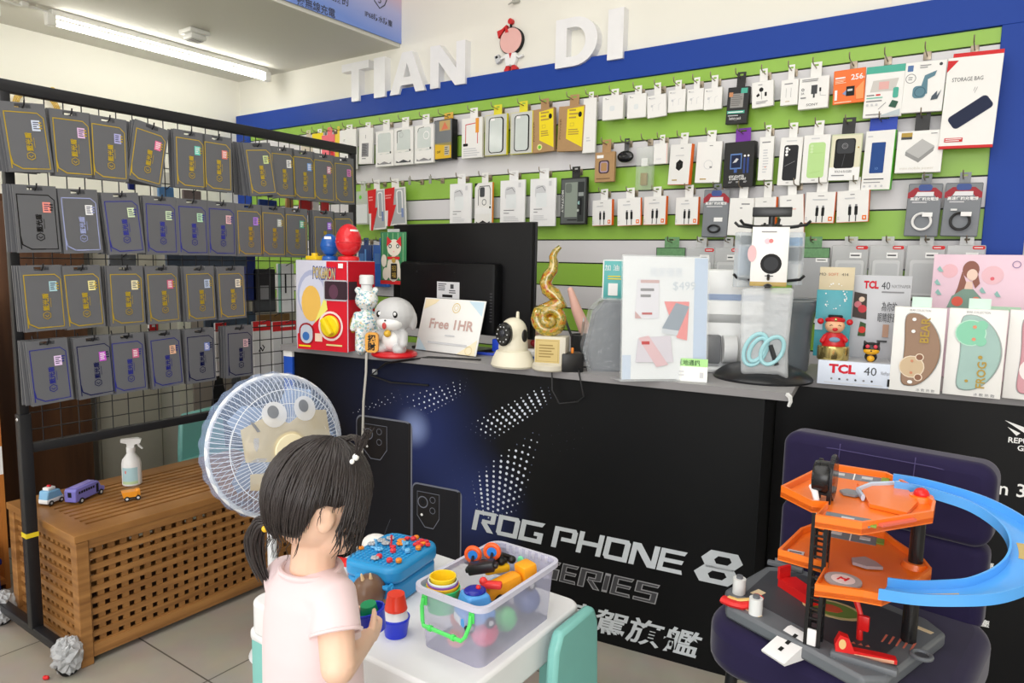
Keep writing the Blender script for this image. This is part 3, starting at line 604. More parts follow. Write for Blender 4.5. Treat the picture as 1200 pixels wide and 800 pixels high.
# ---- third row, left part
t = A('hanging_clear_pack', 'clear green ball pack', 'clear pack with green top beside the red lightning packs', 'clear pack', (416, 224, 432, 263), d=.012, row=3, body=CLEAR('clear_pale', (222, 226, 222), .5), deco=lambda q: (q.disc(.4, .82, .011, GREENP), q.rect(.1, .04, .9, .6, PALE)))
def d_flash(full):
    def f(q):
        q.rect(.3, .04, .97, .97, INK((178, 182, 186))); q.rrect(.58, .3, .88, .93, WHITE, .3); q.rrect(.63, .32, .83, .9, INK((164, 172, 178)), .3); q.rect(.8, .2, .9, .44, INK((120, 140, 190))); q.disc(.3, .1, .006, LGREY)
        q.poly([(-.02, 1.0), (.52, 1.02), (.42, .55), (.56, .55), (.22, -.02), (.1, .0), (.16, .42), (.0, .42)], INK((214, 30, 34))); q.lines(.04, .36, .72, .86, 2, INK((240, 150, 150)))
    return f
A('hanging_tool_pack', 'left lightning pack', 'white pack with a red lightning bolt, left of the two', 'phone accessory pack', (433, 222, 452, 269), d=.008, row=3, deco=d_flash(1), rot=-3, group='red lightning bolt packs')
A('hanging_tool_pack', 'right lightning pack', 'white pack with a red lightning bolt, nearer the black monitor', 'phone accessory pack', (452, 220, 476, 264), d=.008, row=3, deco=d_flash(1), rot=-3, group='red lightning bolt packs')
for (x, l) in ((489, 'empty hook with grey price tag, left of two'), (513, 'empty hook with grey price tag, right of two')):
    q = ony(x, 205, YW - .06); hook(q.x, GRV[3], l)
    bb = MB(mat('tag_grey', (150, 152, 146), .3)); bb.at((q.x, YW - .116, GRV[3])); bb.box(-.008, .008, -.004, 0, -.034, .004, bev=.001)
    tag(bb.build('hanging_price_tag'), 'small grey price tag hanging from an empty hook, %s' % ('left one' if x == 489 else 'nearer the white bags'), 'price tag', 'price tags on empty hooks')
def d_bag(q): q.rrect(.2, .58, .62, .86, LGREY, .3); q.line([(.26, .8), (.48, .84), (.6, .74)], .002, DGREY); q.rrect(.24, .4, .66, .7, PALE, .1); q.lines(.16, .6, .34, .38, 1, GREY); q.lines(.16, .4, .28, .32, 1, GREY); q.lines(.16, .8, .12, .24, 3, LGREY); q.rect(.74, .84, .84, .94, LGREY)
for px, l, s in (((527, 215, 552, 266), 'white bagged phone case pack, first above the monitor', 'first white bagged case'), ((586, 211, 615, 266), 'white bagged phone case pack between the orange-edged pack and another bag', 'middle white bagged case'), ((621, 209, 651, 265), 'white bagged phone case pack at the right corner of the monitor', 'right white bagged case')):
    A('hanging_case_pack', s, l, 'phone case pack', px, d=.01, row=3, deco=d_bag, group='white bagged phone case packs', body=mat('glossy_white_bag', (236, 236, 238), .2, coat=.5))
A('hanging_case_pack', 'orange edged pack', 'white pack with orange edge showing a black camera ring case', 'phone case pack', (555, 214, 578, 266), d=.012, row=3, side=mat('orange_edge', (240, 150, 50), .4), deco=lambda q: (q.poly([(0, .9), (0, 1), (.2, 1)], BLACK), q.line([(.22, .5), (.22, .84), (.3, .92), (.84, .92), (.9, .84), (.9, .5)], .0035, BLACK), q.rrect(.3, .68, .58, .9, DGREY, .25), q.rng(.56, .56, .012, .015, DGREY), q.poly([(.05, .42), (.3, .46), (.95, .42), (.95, .3), (.05, .3)], WHITE), q.disc(.9, .44, .006, BLACK), q.poly([(.1, .07), (.1, .13), (.25, .09), (.5, .15), (.75, .09), (.9, .13), (.9, .07)], BLACK)), yaw=-8)
def d_case(q):
    q.rect(.04, .03, .96, .97, INK((92, 96, 96))); q.rect(.18, .16, .66, .9, INK((140, 150, 140))); q.rrect(.2, .68, .44, .88, INK((110, 118, 112)), .3); q.rect(.68, .06, .92, .9, INK((50, 54, 54)))
    q.rect(.7, .6, .9, .68, INK((150, 156, 154))); q.disc(.74, .46, .008, INK((150, 190, 190))); q.disc(.7, .3, .006, INK((176, 180, 176))); q.line([(.3, .1), (.66, .1)], .004, BLACK); q.rect(.76, .2, .84, .56, BLACK)
    q.txt('MOZTALY', .1, .5, .016, INK((206, 208, 206)), width=.1, rot=-PI / 2, bold=.02)
A('hanging_case_box', 'metal case box', 'black framed box of phone case and fittings with upright lettering', 'phone case box', (656, 208, 688, 263), d=.018, row=3, body=m_black, deco=d_case, tab=.3, yaw=-5)
# ---- third row, cable boxes
def d_cab(q):
    for u in (.42, .62): q.rrect(u - .05, .22, u + .05, .5, BLACK, .25); q.rect(u - .02, .02, u + .015, .24, DGREY); q.rect(u - .035, .5, u + .035, .56, GREY)
    q.rect(.82, .06, .95, .2, OR); q.rect(.86, .1, .91, .16, WHITE); q.lines(.42, .64, .85, .9, 1, GREY); q.lines(.25, .75, .72, .8, 1, LGREY); q.lines(.04, .12, .08, .2, 2, LGREY)
for i, (px, l, yw, r) in enumerate((((693, 234, 719, 264), 'white cable box with orange edge, first below the kraft watch box', -12, -1), ((724, 232, 751, 264), 'white cable box with orange foot, second from the black framed box', 0, -2), ((753, 230, 782, 263), 'white cable box with orange edge, third from the black framed box', -12, 0), ((791, 231, 819, 263), 'white cable box with orange edge beside the grey cable blister', -8, 0),
        ((943, 225, 978, 261), 'white cable box below the pale green phone case box', -3, 1), ((981, 223, 1019, 260), 'white cable box below the rugged phone case box', -6, -1.5))):
    A('hanging_cable_box', '%s white cable box' % ORD[i], l, 'cable box', px, d=.016, row=4, side=orside, deco=d_cab, yaw=yw, rot=r, group='white boxes picturing two black plugs')
def blister(white, tagc):
    def f(q):
        q.rect(.02, .02, .98, .98, INK((128, 132, 138))); q.poly([(0, .72), (.14, .72), (.3, .84), (.7, .84), (.86, .72), (1, .72), (1, .82), (.8, .92), (.2, .92), (0, .82)], INK((160, 50, 60))); q.rrect(.3, .86, .7, .98, INK((70, 90, 150)), .4); q.poly([(.22, .76), (.28, .84), (.76, .84), (.76, .76)], INK((226, 226, 230)))
        q.txt('高速傳輸充電線', .5, .71, .012, WHITE, width=.07 * q.w / .085, bold=.02); q.lines(.15, .8, .62, .67, 1, INK((206, 206, 210)))
    return f
for px, wh, l, s in (((823, 222, 853, 278), None, 'grey cable blister with black coil, between white boxes', 'left grey blister'), ((1061, 215, 1101, 277), True, 'grey cable blister holding a white coil', 'white coil blister'), ((1104, 214, 1148, 277), False, 'grey cable blister holding a black coil beside the blue frame', 'black coil blister')):
    t = A('hanging_cable_blister', s, l, 'cable pack', px, d=.008, row=4, body=m_bl, deco=blister(wh, None), tab=.3, tabm=m_bl, rot=1.5 if wh is not None else 1, bev=.003, group='grey cable blisters')
    bb = MB(P((238, 238, 238)) if wh else P((36, 36, 38)))
    if wh is None:
        for k in range(3): bb.ring((0, -.009 - .003 * k, .034), .023, .0032, ax='y', sy=.6)
        MB(WHITE).box(-.004, .03, -.006, -.0045, .062, .078).build('price_sticker', t)
    else:
        for k in range(4): bb.ring((0, -.008 - .0022 * k, .05), .026 + .002 * (k % 2), .003, ax='y')
        if not wh: bb.use(P((226, 226, 226))).box(-.03, -.012, -.015, -.008, .084, .09)
        MB(WHITE).box(.0, .03, -.019, -.0175, .066, .08).build('price_sticker', t)
    bb.build('cable_coil', t)
A('hanging_cable_box', 'plain white box', 'plain white box behind the rotating stand, right of the grey blister', 'cable box', (853, 232, 881, 276), row=4, deco=lambda q: (q.lines(.5, .85, .8, .88, 1, GREY), q.rect(.45, .72, .55, .75, GREY)), rot=2)
A('hanging_cable_box', 'orange sided white box', 'white box with orange side just above the rotating stand', 'cable box', (883, 231, 910, 276), row=4, side=orside, deco=lambda q: q.lines(.4, .6, .86, .9, 1, GREY), yaw=-12)
A('hanging_cable_box', 'leaning white box', 'leaning white box behind the right arm of the rotating stand', 'cable box', (916, 228, 944, 290), row=4, deco=lambda q: (q.lines(.3, .6, .88, .92, 1, GREY), q.lines(.2, .8, .7, .76, 1, INK((236, 200, 190))), q.lines(.2, .7, .08, .1, 1, GREY)), rot=-4, side=INK((214, 150, 130)))
# ---- fourth row
grn = mat('green_header', (104, 150, 104), .4, var=.3, scale=120)
def green_pack(px, l, s):
    t = A('hanging_clear_pack', s, l, 'film pack', px, d=.01, row=6, body=mat('grey_film', (176, 178, 182), .2), deco=lambda q: (q.rect(0, .8, 1, 1, BLACK), q.rect(.02, .81, .98, .99, grn), q.rect(.62, .72, .95, .8, WHITE), q.lines(.66, .9, .74, .78, 1, DGREY), q.line([(.08, .1), (.08, .76)], .001, LGREY)), tab=.5, tabm=grn, bev=.003, group='film packs in the fourth row')
green_pack((768, 290, 802, 352), 'film pack with green header behind the acrylic price sign', 'left green header pack')
green_pack((929, 290, 971, 350), 'film pack with green header right of the rotating stand', 'right green header pack')
def red_pack(px, l, s, **k):
    A('hanging_clear_pack', s, l, 'film pack', px, d=.012, row=6, body=m_clearpack, deco=lambda q: (q.rrect(.66, .92, .98, .985, RED, .4), q.lines(.7, .94, .935, .97, 1, WHITE), q.rect(.5, .76, .82, .86, WHITE), q.lines(.53, .8, .78, .84, 1, DGREY), q.rrect(.12, .06, .9, .72, INK((206, 208, 210)), .1), q.rrect(.2, .1, .84, .66, INK((192, 195, 198)), .1)), bev=.003, group='film packs in the fourth row', **k)
red_pack((803, 290, 836, 350), 'clear film pack with red label left of the rotating stand', 'red labelled pack left of the stand')
red_pack((836, 290, 866, 350), 'clear film pack half hidden behind the rotating stand', 'pack behind the stand')
for i, (px, l) in enumerate((((973, 287, 1016, 350), 'clear film pack with red label beside the right green header'), ((1017, 287, 1058, 350), 'clear film pack with red label, second from the right green header'), ((1060, 287, 1106, 350), 'clear film pack with red label, third from the right green header'), ((1107, 287, 1153, 350), 'clear film pack with red label nearest the blue frame'))):
    red_pack(px, l, '%s red labelled pack' % ORD[i])
for px, l, s in (((420, 287, 435, 336), 'dark blue pack low on the wall beside the red capsule', 'left blue pack'), ((437, 287, 456, 336), 'brighter blue pack low on the wall, partly behind the cat packet', 'right blue pack')):
    A('hanging_clear_pack', s, l, 'cable pack', px, d=.012, row=6, body=mat('blue_pack_' + s[:4].strip(), (30, 60, 120) if s[0] == 'l' else (40, 90, 170), .25, coat=.4), deco=lambda q: (q.rect(.5, .1, .62, .9, INK((96, 150, 210))), q.rect(.1, .55, .45, .8, INK((70, 110, 170)))), group='blue packs low on the wall')
# ================================================================ black mesh rack with screen protector cards
XK = -2.30; RY0, RY1 = 0.832, 2.102; RZ = 1.668
m_steel = mat('black_powdercoat', (30, 30, 34), 0.42, metal=0.2, var=0.1)
rk = thing('display_rack', 'black steel mesh display rack on casters standing over the wooden chest', 'display rack', (XK, 0, 0))
b = MB(m_steel); b.box(-.014, .014, RY0 - .014, RY1 + .014, RZ - .034, RZ, bev=.003); b.build('top_rail', rk)
b = MB(m_steel); b.box(-.012, .012, RY0, RY1, .612, .64, bev=.003); b.build('bottom_rail', rk)
b = MB(m_steel); b.box(-.016, .016, RY0 - .016, RY0 + .016, .075, .73, bev=.003); b.use(mat('yellow_sticker', (220, 196, 40), .5)).box(-.0165, .0165, RY0 - .0172, RY0 + .0165, .36, .374); b.use(mat('bolt_zinc', (190, 190, 195), .25, metal=.9)).ell((.004, RY0 - .017, .715), (.006, .003, .006)); b.build('post', rk)
b = MB(m_steel); b.box(-.0125, .0125, RY0 - .0125, RY0 + .0125, .70, RZ - .01, bev=.003); b.build('post', rk)
b = MB(m_steel); b.box(-.0125, .0125, RY1 - .0125, RY1 + .0125, .06, RZ - .01, bev=.003); b.build('post', rk)
b = MB(m_steel)
y = RY0 + .05
while y < RY1 - .02: b.tube([(0, y, .63), (0, y, RZ - .02)], .0017, 6); y += .05
z = .68
while z < RZ - .05: b.tube([(.003, RY0 + .01, z), (.003, RY1 - .01, z)], .0017, 6); z += .05
b.build('wire_mesh', rk, smooth=True)
for yy, xe in ((RY0, .2), (RY1, .02)):
    b = MB(m_steel); b.box(-.25, xe, yy - .014, yy + .014, .055, .082, bev=.003); b.build('foot_bar', rk)
m_wrap = mat('crumpled_film', (200, 202, 206), 0.18, alpha=0.62, var=.1, scale=70)
def caster(x, y):
    t = MB(m_steel); t.box(x - .02, x + .02, y - .018, y + .018, .045, .06, bev=.003); o = t.build('caster', rk)
    w = MB(P((24, 24, 26))); w.cyl((x - .012, y, .03), (x + .012, y, .03), .03, n=20); w.build('wheel', o)
    random.seed(int(abs(x) * 1000)); g = MB(m_wrap)
    g.ell((x, y, .058), (.044, .04, .05), 22, 14)
    cx_ = V3((x, y, .058)); g.V = [tuple(cx_ + (V3(v) - cx_) * random.uniform(.80, 1.16)) for v in g.V]
    plabel(g.build('film_wrap', o, smooth=False), 'crumpled clear film wrapped around the wheel')
caster(.205, RY0); caster(-.26, RY0)
# ---- cards
m_card = mat('grey_card', (98, 99, 104), 0.36, spec=.5, var=.04)
FOIL = {'gold': mat('gold_foil', (206, 176, 54), .28, metal=.6, var=.15), 'black': mat('black_foil', (24, 24, 28), .2, metal=.4), 'silver': mat('silver_foil', (176, 186, 246), .22, metal=.55, var=.2), 'blue': mat('blue_foil', (62, 66, 170), .25, metal=.55, var=.2), 'dark': mat('dark_blue_foil', (34, 38, 92), .22, metal=.5)}
CW, CH = .106, .183
XC = XK + .085
def card_board():
    b = MB(m_card); d = .0035; s0 = .019
    b.box(-CW / 2, CW / 2, -d, 0, 0, CH - .02); b.box(-CW / 2, -s0, -d, 0, CH - .02, CH); b.box(s0, CW / 2, -d, 0, CH - .02, CH); b.box(-s0, s0, -d, 0, CH - .004, CH); b.box(-s0, s0, -d, 0, CH - .02, CH - .0135)
    return b.mesh('card_board', smooth=False)
ME_BOARD = card_board()
def foil_mesh(m):
    q = Deco(CW, CH, -.0037)
    q.line([(.07, .06), (.07, .86), (.8, .86)], .0026, m); q.line([(.8, .86), (.93, .79), (.93, .05), (.3, .05)], .0022, m); q.line([(.07, .24), (.1, .12), (.3, .05), (.62, .05)], .003, m)
    q.txt('藍光盾', .53, .44, .0165, m, rot=PI / 2, bold=.03); q.line([(.645, .36), (.645, .5)], .0012, m)
    pts = [(.53 + .0105 / CW * math.cos(PI / 6 + PI / 3 * i), .235 + .0105 / CH * math.sin(PI / 6 + PI / 3 * i)) for i in range(6)]
    q.line(pts, .0018, m, True); q.line([(.485, .24), (.53, .215), (.575, .24)], .0018, m); q.lines(.8, .9, .62, .74, 3, m)
    return q.mesh('foil_print', smooth=False)
ME_FOIL = {k: foil_mesh(v) for k, v in FOIL.items()}
def sticker_mesh(rgb, u, v):
    q = Deco(CW, CH, -.0046); q.rect(u, v, u + .19, v + .155, INK(rgb)); ink = INK((60, 60, 90)) if sum(rgb) > 520 else INK((240, 236, 240))
    q.lines(u + .03, u + .17, v + .02, v + .14, 4, ink); return q.mesh('price_sticker', smooth=False)
R90 = PI / 2
def ch_hook(y, z, what):
    b = MB(m_steel); b.tube([(XK + .004, y, z + .012), (XK + .008, y, z), (XK + .03, y, z - .004), (XC + .018, y, z - .004), (XC + .026, y, z + .002), (XC + .029, y, z + .014)], .0021, 6)
    tag(b.build('rack_hook'), 'black wire hook of the rack carrying %s' % what, 'hook', 'wire hooks on the black rack')
ROWN = ['top', 'second', 'third', 'bottom']
ROWZ = [1.505, 1.288, 1.069, .860]
def card(row, idx, y, foil, st, stn, tilt=0, back=3, dz=0, yaw=0, stu=(.64, .60), side=-1):
    z0 = ROWZ[row] + dz - CH / 2
    lab = 'grey card with %s foil%s, %s in %s row of black rack' % (foil if foil != 'dark' else 'dark-blue', (' and %s sticker' % stn.replace(' and ', '-').replace(' ', '-')) if stn else '', ORD[idx], ROWN[row])
    zt = z0 + CH - .009
    def place(o, x, yy, tl, yw):
        piv = Matrix.Translation((x, yy, zt)) @ Matrix.Rotation(R90 + math.radians(yw), 4, 'Z') @ Matrix.Rotation(math.radians(tl), 4, 'Y') @ Matrix.Translation((0, 0, -(CH - .009))); o.matrix_world = piv
    t = thing('screen_protector_card', lab, 'screen protector card', group='screen protector cards on the black rack'); place(t, XC + .012, y, tilt, yaw)
    link('card_board', ME_BOARD, t); link('foil_print', ME_FOIL[foil], t)
    if st: link('price_sticker', sticker_mesh(st, *stu), t)
    for k in range(back):
        o = link('screen_protector_card', ME_BOARD); place(o, XC + .002 - .0125 * k, y + side * random.uniform(.001, .004) * (k + 1), tilt * (1 - .3 * k) + random.uniform(-1, 1), yaw)
        tag(o, 'plain grey card edge-on behind the %s front card of the %s row' % (ORD[idx], ROWN[row]), 'screen protector card', 'cards behind the %s card of the %s row' % (ORD[idx], ROWN[row]))
    ch_hook(y, zt, 'the %s card of the %s row' % (ORD[idx], ROWN[row]))
def yc(px, row): return onx(px, {0: 180, 1: 268, 2: 348, 3: 425}[row] if px < 250 else {0: 208, 1: 272, 2: 342, 3: 412}[row], XC + .014).y
G, BK, SV, BL, DK = 'gold', 'black', 'silver', 'blue', 'dark'
for i, (px, f, st, sn, tl) in enumerate(((29, G, (206, 214, 232), 'pale lilac', -5), (84, G, (226, 190, 226), 'pink and white', -2), (128, G, (176, 176, 222), 'lilac', 0), (179, G, (232, 120, 160), 'pink', 10), (222.5, G, (112, 206, 190), 'teal', 0), (255.5, G, (226, 130, 124), 'salmon', 0), (302, G, (210, 226, 160), 'lime', -8), (331, G, (238, 238, 236), 'white', -3), (355.5, G, (120, 160, 220), 'blue', -2), (379, G, (190, 130, 150), 'dusty pink', -1), (402.5, G, (214, 130, 190), 'red and violet', -2))):
    card(0, i, yc(px, 0), f, st, sn, tl, back=4 if i in (0, 3, 6) else 2, yaw=-4 if i in (0, 6) else 0)
for i, (px, f, st, sn, tl) in enumerate(((43, BK, (240, 150, 140), 'salmon', -2), (93, SV, (236, 236, 240), 'white', -3), (142, BL, (210, 226, 190), 'pale green', -5), (188.5, BL, (206, 226, 190), 'lime white', -1), (225.5, BL, (186, 226, 190), 'mint', -1), (260, BL, (238, 190, 196), 'pink and white', 0), (292, G, (178, 130, 226), 'purple', -1), (320.5, G, (170, 176, 170), 'grey', 0), (347, G, (80, 166, 136), 'green', 0), (379.5, G, (150, 90, 226), 'violet', -1), (402, G, None, None, -4))):
    card(1, i, yc(px, 1), f, st, sn, tl, back=3 if i < 4 else 2, yaw=-5 if i == 2 else 0)
for i, (px, f, st, sn, tl) in enumerate(((50, G, (170, 206, 216), 'pale blue', -2), (96, G, (236, 226, 160), 'cream', -3), (148, G, (240, 230, 190), 'white and cream', -1), (190, G, (206, 100, 130), 'dark pink', -2), (234, G, (186, 200, 226), 'ice blue', -2), (270.5, G, (236, 226, 210), 'off-white', -2))):
    card(2, i, yc(px, 2), f, st, sn, tl, back=3)
for i, (px, f, st, sn, tl) in enumerate(((56, BL, (226, 200, 236), 'white and lilac', -3), (109.5, DK, (196, 90, 206), 'magenta', -3), (149.5, BL, (200, 100, 140), 'pink', -2), (193.5, BL, (226, 180, 150), 'peach', -3), (235, DK, (110, 126, 190), 'small blue', -1), (281, DK, (206, 170, 176), 'pink and grey', 0))):
    card(3, i, yc(px, 3), f, st, sn, tl, back=3, stu=(.62, .58))
# ---- goods on the far side of the rack
XB = XK - .06
def bpack(name, px, z_px, label, cat, m, deco=None, group=None, d=.012, dx=0):
    x0, x1 = px; y0, y1 = z_px; X = XB + dx
    a = onx(x0, (y0 + y1) / 2, X); c = onx(x1, (y0 + y1) / 2, X); xm = (x0 + x1) / 2; zt = onx(xm, y0, X).z; zb = onx(xm, y1, X).z
    t = thing(name, label, cat, (X, (a.y + c.y) / 2, zb), R90, group); w = abs(c.y - a.y); h = zt - zb
    MB(m).box(-w / 2, w / 2, 0, d, 0, h, bev=.002, seg=1).build('pack_body', t); b = MB(m_steel)
    b.tube([(0, .006, h - .01), (0, -.03, h + .004), (0, -.058, h + .006)], .0016, 5); b.build('hang_wire', t)
    if deco: q = Deco(w, h, -.0002); deco(q); q.done('printed_front', t)
    return t
m_bw = mat('white_pack', (232, 232, 234), .4)
for i, (px, l) in enumerate((((253, 266), 'white pack with red header, seen left of the last bottom-row card'), ((297, 318), 'white pack with red header just right of the last bottom-row card'), ((320, 350), 'wide white pack with red header behind the rack mesh'), ((176, 186), 'sliver of a red-headed white pack between bottom-row cards'))):
    bpack('hanging_pack', px, (376, 446) if i else (378, 440), l, 'package', m_bw, lambda q: (q.rect(0, .84, 1, 1, RED), q.lines(.3, .9, .88, .96, 1, WHITE), q.line([(.3, .5), (.4, .56), (.5, .5), (.6, .56), (.5, .6)], .004, BLACK)), 'red headed white packs behind the rack')
bpack('hanging_pack', (297, 323), (315, 366), 'black and grey pack behind the mesh beside the toy capsule box', 'package', mat('dark_pack', (46, 46, 50), .3), lambda q: (q.rect(.3, .3, .68, .62, GREY), q.rect(.05, .05, .95, .3, DGREY)))
bpack('hanging_pack', (326, 345), (309, 366), 'white and mint pack behind the mesh at the toy capsule box edge', 'package', m_bw, lambda q: (q.rect(0, 0, .2, 1, INK((150, 206, 190))), q.rect(.4, .4, .5, .8, BLACK)))
bpack('hanging_pack', (303, 340), (368, 384), 'brown cardboard pack low behind the rack mesh', 'package', mat('brown_pack', (120, 88, 50), .6), dx=-.05)
for i, (px, zp, c, l) in enumerate((((288, 300), (292, 352), (26, 44, 110), 'dark blue pack seen right of the third row of cards'), ((150, 158), (160, 222), (26, 44, 130), 'blue pack seen between the third and fourth top-row cards'), ((304, 325), (234, 250), (30, 60, 130), 'blue pack glimpsed under the top row near the wall'), ((195, 290), (296, 312), (70, 86, 106), 'slate blue bag glimpsed between second and third rows'), ((240, 300), (366, 382), (58, 74, 92), 'slate bag glimpsed between third and bottom rows'), ((128, 160), (298, 312), (120, 124, 130), 'grey bag glimpsed between second and third rows'), ((215, 236), (223, 236), (126, 112, 110), 'brown grey bag glimpsed under the top row'), ((186, 204), (219, 232), (100, 150, 206), 'light blue bag glimpsed under the top row'), ((272, 284), (168, 226), (60, 60, 66), 'dark pack seen between sixth and seventh top-row cards'))):
    bpack('hanging_pack', px, zp, l, 'package', mat('bagpack_%d' % i, c, .35, var=.3, scale=40), None, 'packs on the far side of the rack', dx=-.02 * (i % 3))
for i, (px, c, l) in enumerate((((336, 344), (190, 140, 90), 'tan pack behind the rack under the top row, left of red ones'), ((352, 366), (190, 30, 36), 'red pack behind the rack under the top row'), ((367, 374), (240, 236, 236), 'white pack behind the rack under the top row'), ((377, 386), (200, 40, 46), 'second red pack behind the rack under the top row'))):
    bpack('hanging_pack', px, (228, 252), l, 'package', mat('stripepack_%d' % i, c, .4), None, 'packs on the far side of the rack')
# ================================================================ behind the rack
m_wood = mixmat('dark_wood', (64, 40, 26), (92, 60, 38), .5, 3, (6, 6, .6))
m_beige = mat('beige_board', (150, 146, 134), .6)
def cab(name, label, cat, x, y, w, d, h, m, parts=None):
    t = thing(name, label, cat, (x, y, 0)); MB(m).box(-w / 2, w / 2, -d / 2, d / 2, .04, h, bev=.004, seg=1).build('carcass', t)
    MB(m_wood).box(-w / 2 + .01, w / 2 - .01, -d / 2 + .01, d / 2 - .01, 0, .045).build('plinth', t)
    return t
pb = onz(82, 563, .0)
t = cab('storage_cabinet', 'tall beige cabinet on a dark plinth behind the black rack', 'cabinet', -3.46, 1.63, .34, .30, 1.35, m_beige)
MB(m_beige).box(.171, .178, -.14, .14, .06, 1.32, bev=.002).build('cabinet_door', t); MB(m_steel).box(.178, .188, .1, .112, .7, .82, bev=.003).build('door_handle', t.children[-1])
t = cab('storage_cabinet', 'dark brown wooden cabinet behind the left end of the black rack', 'cabinet', -3.36, 1.24, .30, .34, 1.42, m_wood)
MB(m_wood).box(.171, .178, -.17, .17, .06, 1.39, bev=.002).build('cabinet_door', t)
t = thing('door_post', 'white upright board between the beige cabinet and the dark poster', 'board', (-3.45, 1.9, 0)); MB(mat('white_board', (206, 204, 196), .5)).box(-.02, .02, -.05, .05, 0, 1.6, bev=.003).build('upright', t); MB(m_beige).box(-.05, .05, -.07, .07, 0, .03, bev=.003).build('foot', t)
t = thing('leaning_poster', 'grey brown poster with a dark figure shape leaning behind the rack', 'poster', (-3.4, 2.18, 0.0), R90)
MB(mat('poster_taupe', (120, 112, 104), .5, var=.2, scale=6)).box(-.17, .17, 0, .012, 0, 1.25, bev=.002).build('poster_board', t); q = Deco(.34, 1.25, -.0005); q.poly([(.3, .0), (.26, .3), (.36, .44), (.46, .5), (.5, .4), (.62, .3), (.6, 0)], BLACK); q.poly([(.66, .1), (.64, .42), (.8, .46), (.86, .1)], DGREY); q.line([(.3, .52), (.5, .62), (.7, .56)], .01, DGREY); q.done('poster_print', t)
t = cab('low_cabinet', 'low grey-beige cabinet behind the chest under the rack mesh', 'cabinet', -3.55, 2.52, .5, .3, .95, mat('putty_board', (138, 134, 122), .6))
for z_ in (.32, .62): MB(mat('putty_door', (146, 142, 130), .6)).box(.251, .258, -.14, .14, z_ - .24, z_ + .05, bev=.002).build('drawer', t)
t = thing('storage_crate', 'dark red crate behind the rack mesh left of the counter', 'crate', (-2.62, 2.42, 0)); mr_ = mat('maroon_plastic', (116, 46, 50), .5)
b = MB(mr_); b.box(-.16, .16, -.14, .14, .0, .64, bev=.01); b.build('crate_body', t); b = MB(BLACK); b.box(-.17, .17, -.15, .15, .64, .66, bev=.004); b.build('crate_lid', t)
# left edge: orange wooden shelf unit and a blue box
t = thing('bookcase', 'orange wooden bookcase cut off by the left picture edge', 'bookcase', (-3.02, .80, 0)); ow = mixmat('orange_wood', (176, 104, 44), (196, 124, 58), .45, 4, (8, 8, .7))
b = MB(ow); b.box(-.2, .2, -.15, -.135, 0, 1.05); b.box(-.2, .2, .135, .15, 0, 1.05); b.build('side_panel', t)
for z_ in (.02, .3, .62, 1.02): MB(ow).box(-.2, .2, -.135, .135, z_, z_ + .02).build('shelf', t)
b = MB(ow); b.box(-.2, -.19, -.135, .135, .04, 1.02); b.build('back_panel', t); b = MB(WHITE); b.box(.2, .2008, .136, .149, .42, .52); b.build('paper_note', t)
t = thing('storage_box', 'dark blue plastic box on the floor at the left picture edge', 'box', (-2.72, .80, 0)); b = MB(P((26, 34, 104), .35)); b.box(-.09, .09, -.06, .06, .0, .17, bev=.008); b.build('box_body', t); b = MB(P((20, 26, 84), .35)); b.box(-.095, .095, -.065, .065, .17, .19, bev=.005); b.build('box_lid', t); b = MB(LGREY); b.ell((.091, .03, .08), (.003, .01, .01)); b.build('latch', t)
# teal child chair behind the chest
m_teal = mat('teal_plastic', (126, 190, 184), .35, var=.03)
def kid_chair(label, x, y, rz, bh=.52, sw=.14, bw=.14):
    t = thing('child_chair', label, 'child chair', (x, y, 0), rz, 'teal plastic child chairs')
    MB(m_teal).box(-sw, sw, -.13, .13, .245, .265, bev=.008).build('seat', t)
    for sx in (-1, 1):
        for sy in (-1, 1):
            b = MB(m_teal); b.tube([(sx * (sw - .012), sy * .125, 0), (sx * (sw - .018), sy * .11, .25)], [.016, .018], 4); b.build('leg', t, ang=.3)
    b = MB(m_teal); b.prism([(-bw, .30), (-sw, .25), (sw, .25), (bw, .30), (bw - .012, bh - .035), (bw - .03, bh), (-bw + .03, bh), (-bw + .012, bh - .035)], .105, .13); b.at((0, 0, 0)); o = b.build('backrest', t)
    bv = o.modifiers.new('bevel', 'BEVEL'); bv.width = .008; bv.segments = 2
    return t
kid_chair('teal plastic child chair behind the wooden chest', -2.93, 1.86, R90 + .25, .475)
# ================================================================ slatted wooden chest
m_acacia = mixmat('acacia', (128, 86, 44), (166, 118, 66), .42, 5, (1, 1, 1), ramp=(.3, .7))
m_acx = mixmat('acacia_along', (124, 82, 42), (168, 120, 68), .42, 9, (.35, .35, 6), ramp=(.3, .7))
CX0, CX1, CY0, CY1, CZ = -2.552, -2.092, .866, 1.675, .40
ch = thing('slatted_chest', 'brown wooden chest with square-hole lattice sides under the black rack', 'chest', ((CX0 + CX1) / 2, (CY0 + CY1) / 2, 0)); hw, hd = (CX1 - CX0) / 2, (CY1 - CY0) / 2
for sx in (-1, 1):
    for sy in (-1, 1):
        x = sx * (hw - .0175); yy = sy * (hd - .0175); MB(m_acx).box(x - .0175, x + .0175, yy - .0175, yy + .0175, 0, CZ - .022, bev=.002, seg=1).build('corner_post', ch)
def lattice(name, L, z0, z1, n, m, place):
    """a panel in local (a, z) with square holes"""
    b = MB(m_acacia); ps = L / n; bar = ps * .52
    for i in range(n + 1):
        a = -L / 2 + i * ps; w = bar / 2
        b.box(*place(max(-L / 2, a - w), min(L / 2, a + w), .0, .007), z0, z1)
    pz = (z1 - z0) / m; b.use(m_acx)
    for j in range(m + 1):
        z = z0 + j * pz; w = pz * .25
        b.box(*place(-L / 2, L / 2, .005, .013), max(z0, z - w), min(z1, z + w))
    return b.build(name, ch, smooth=False)
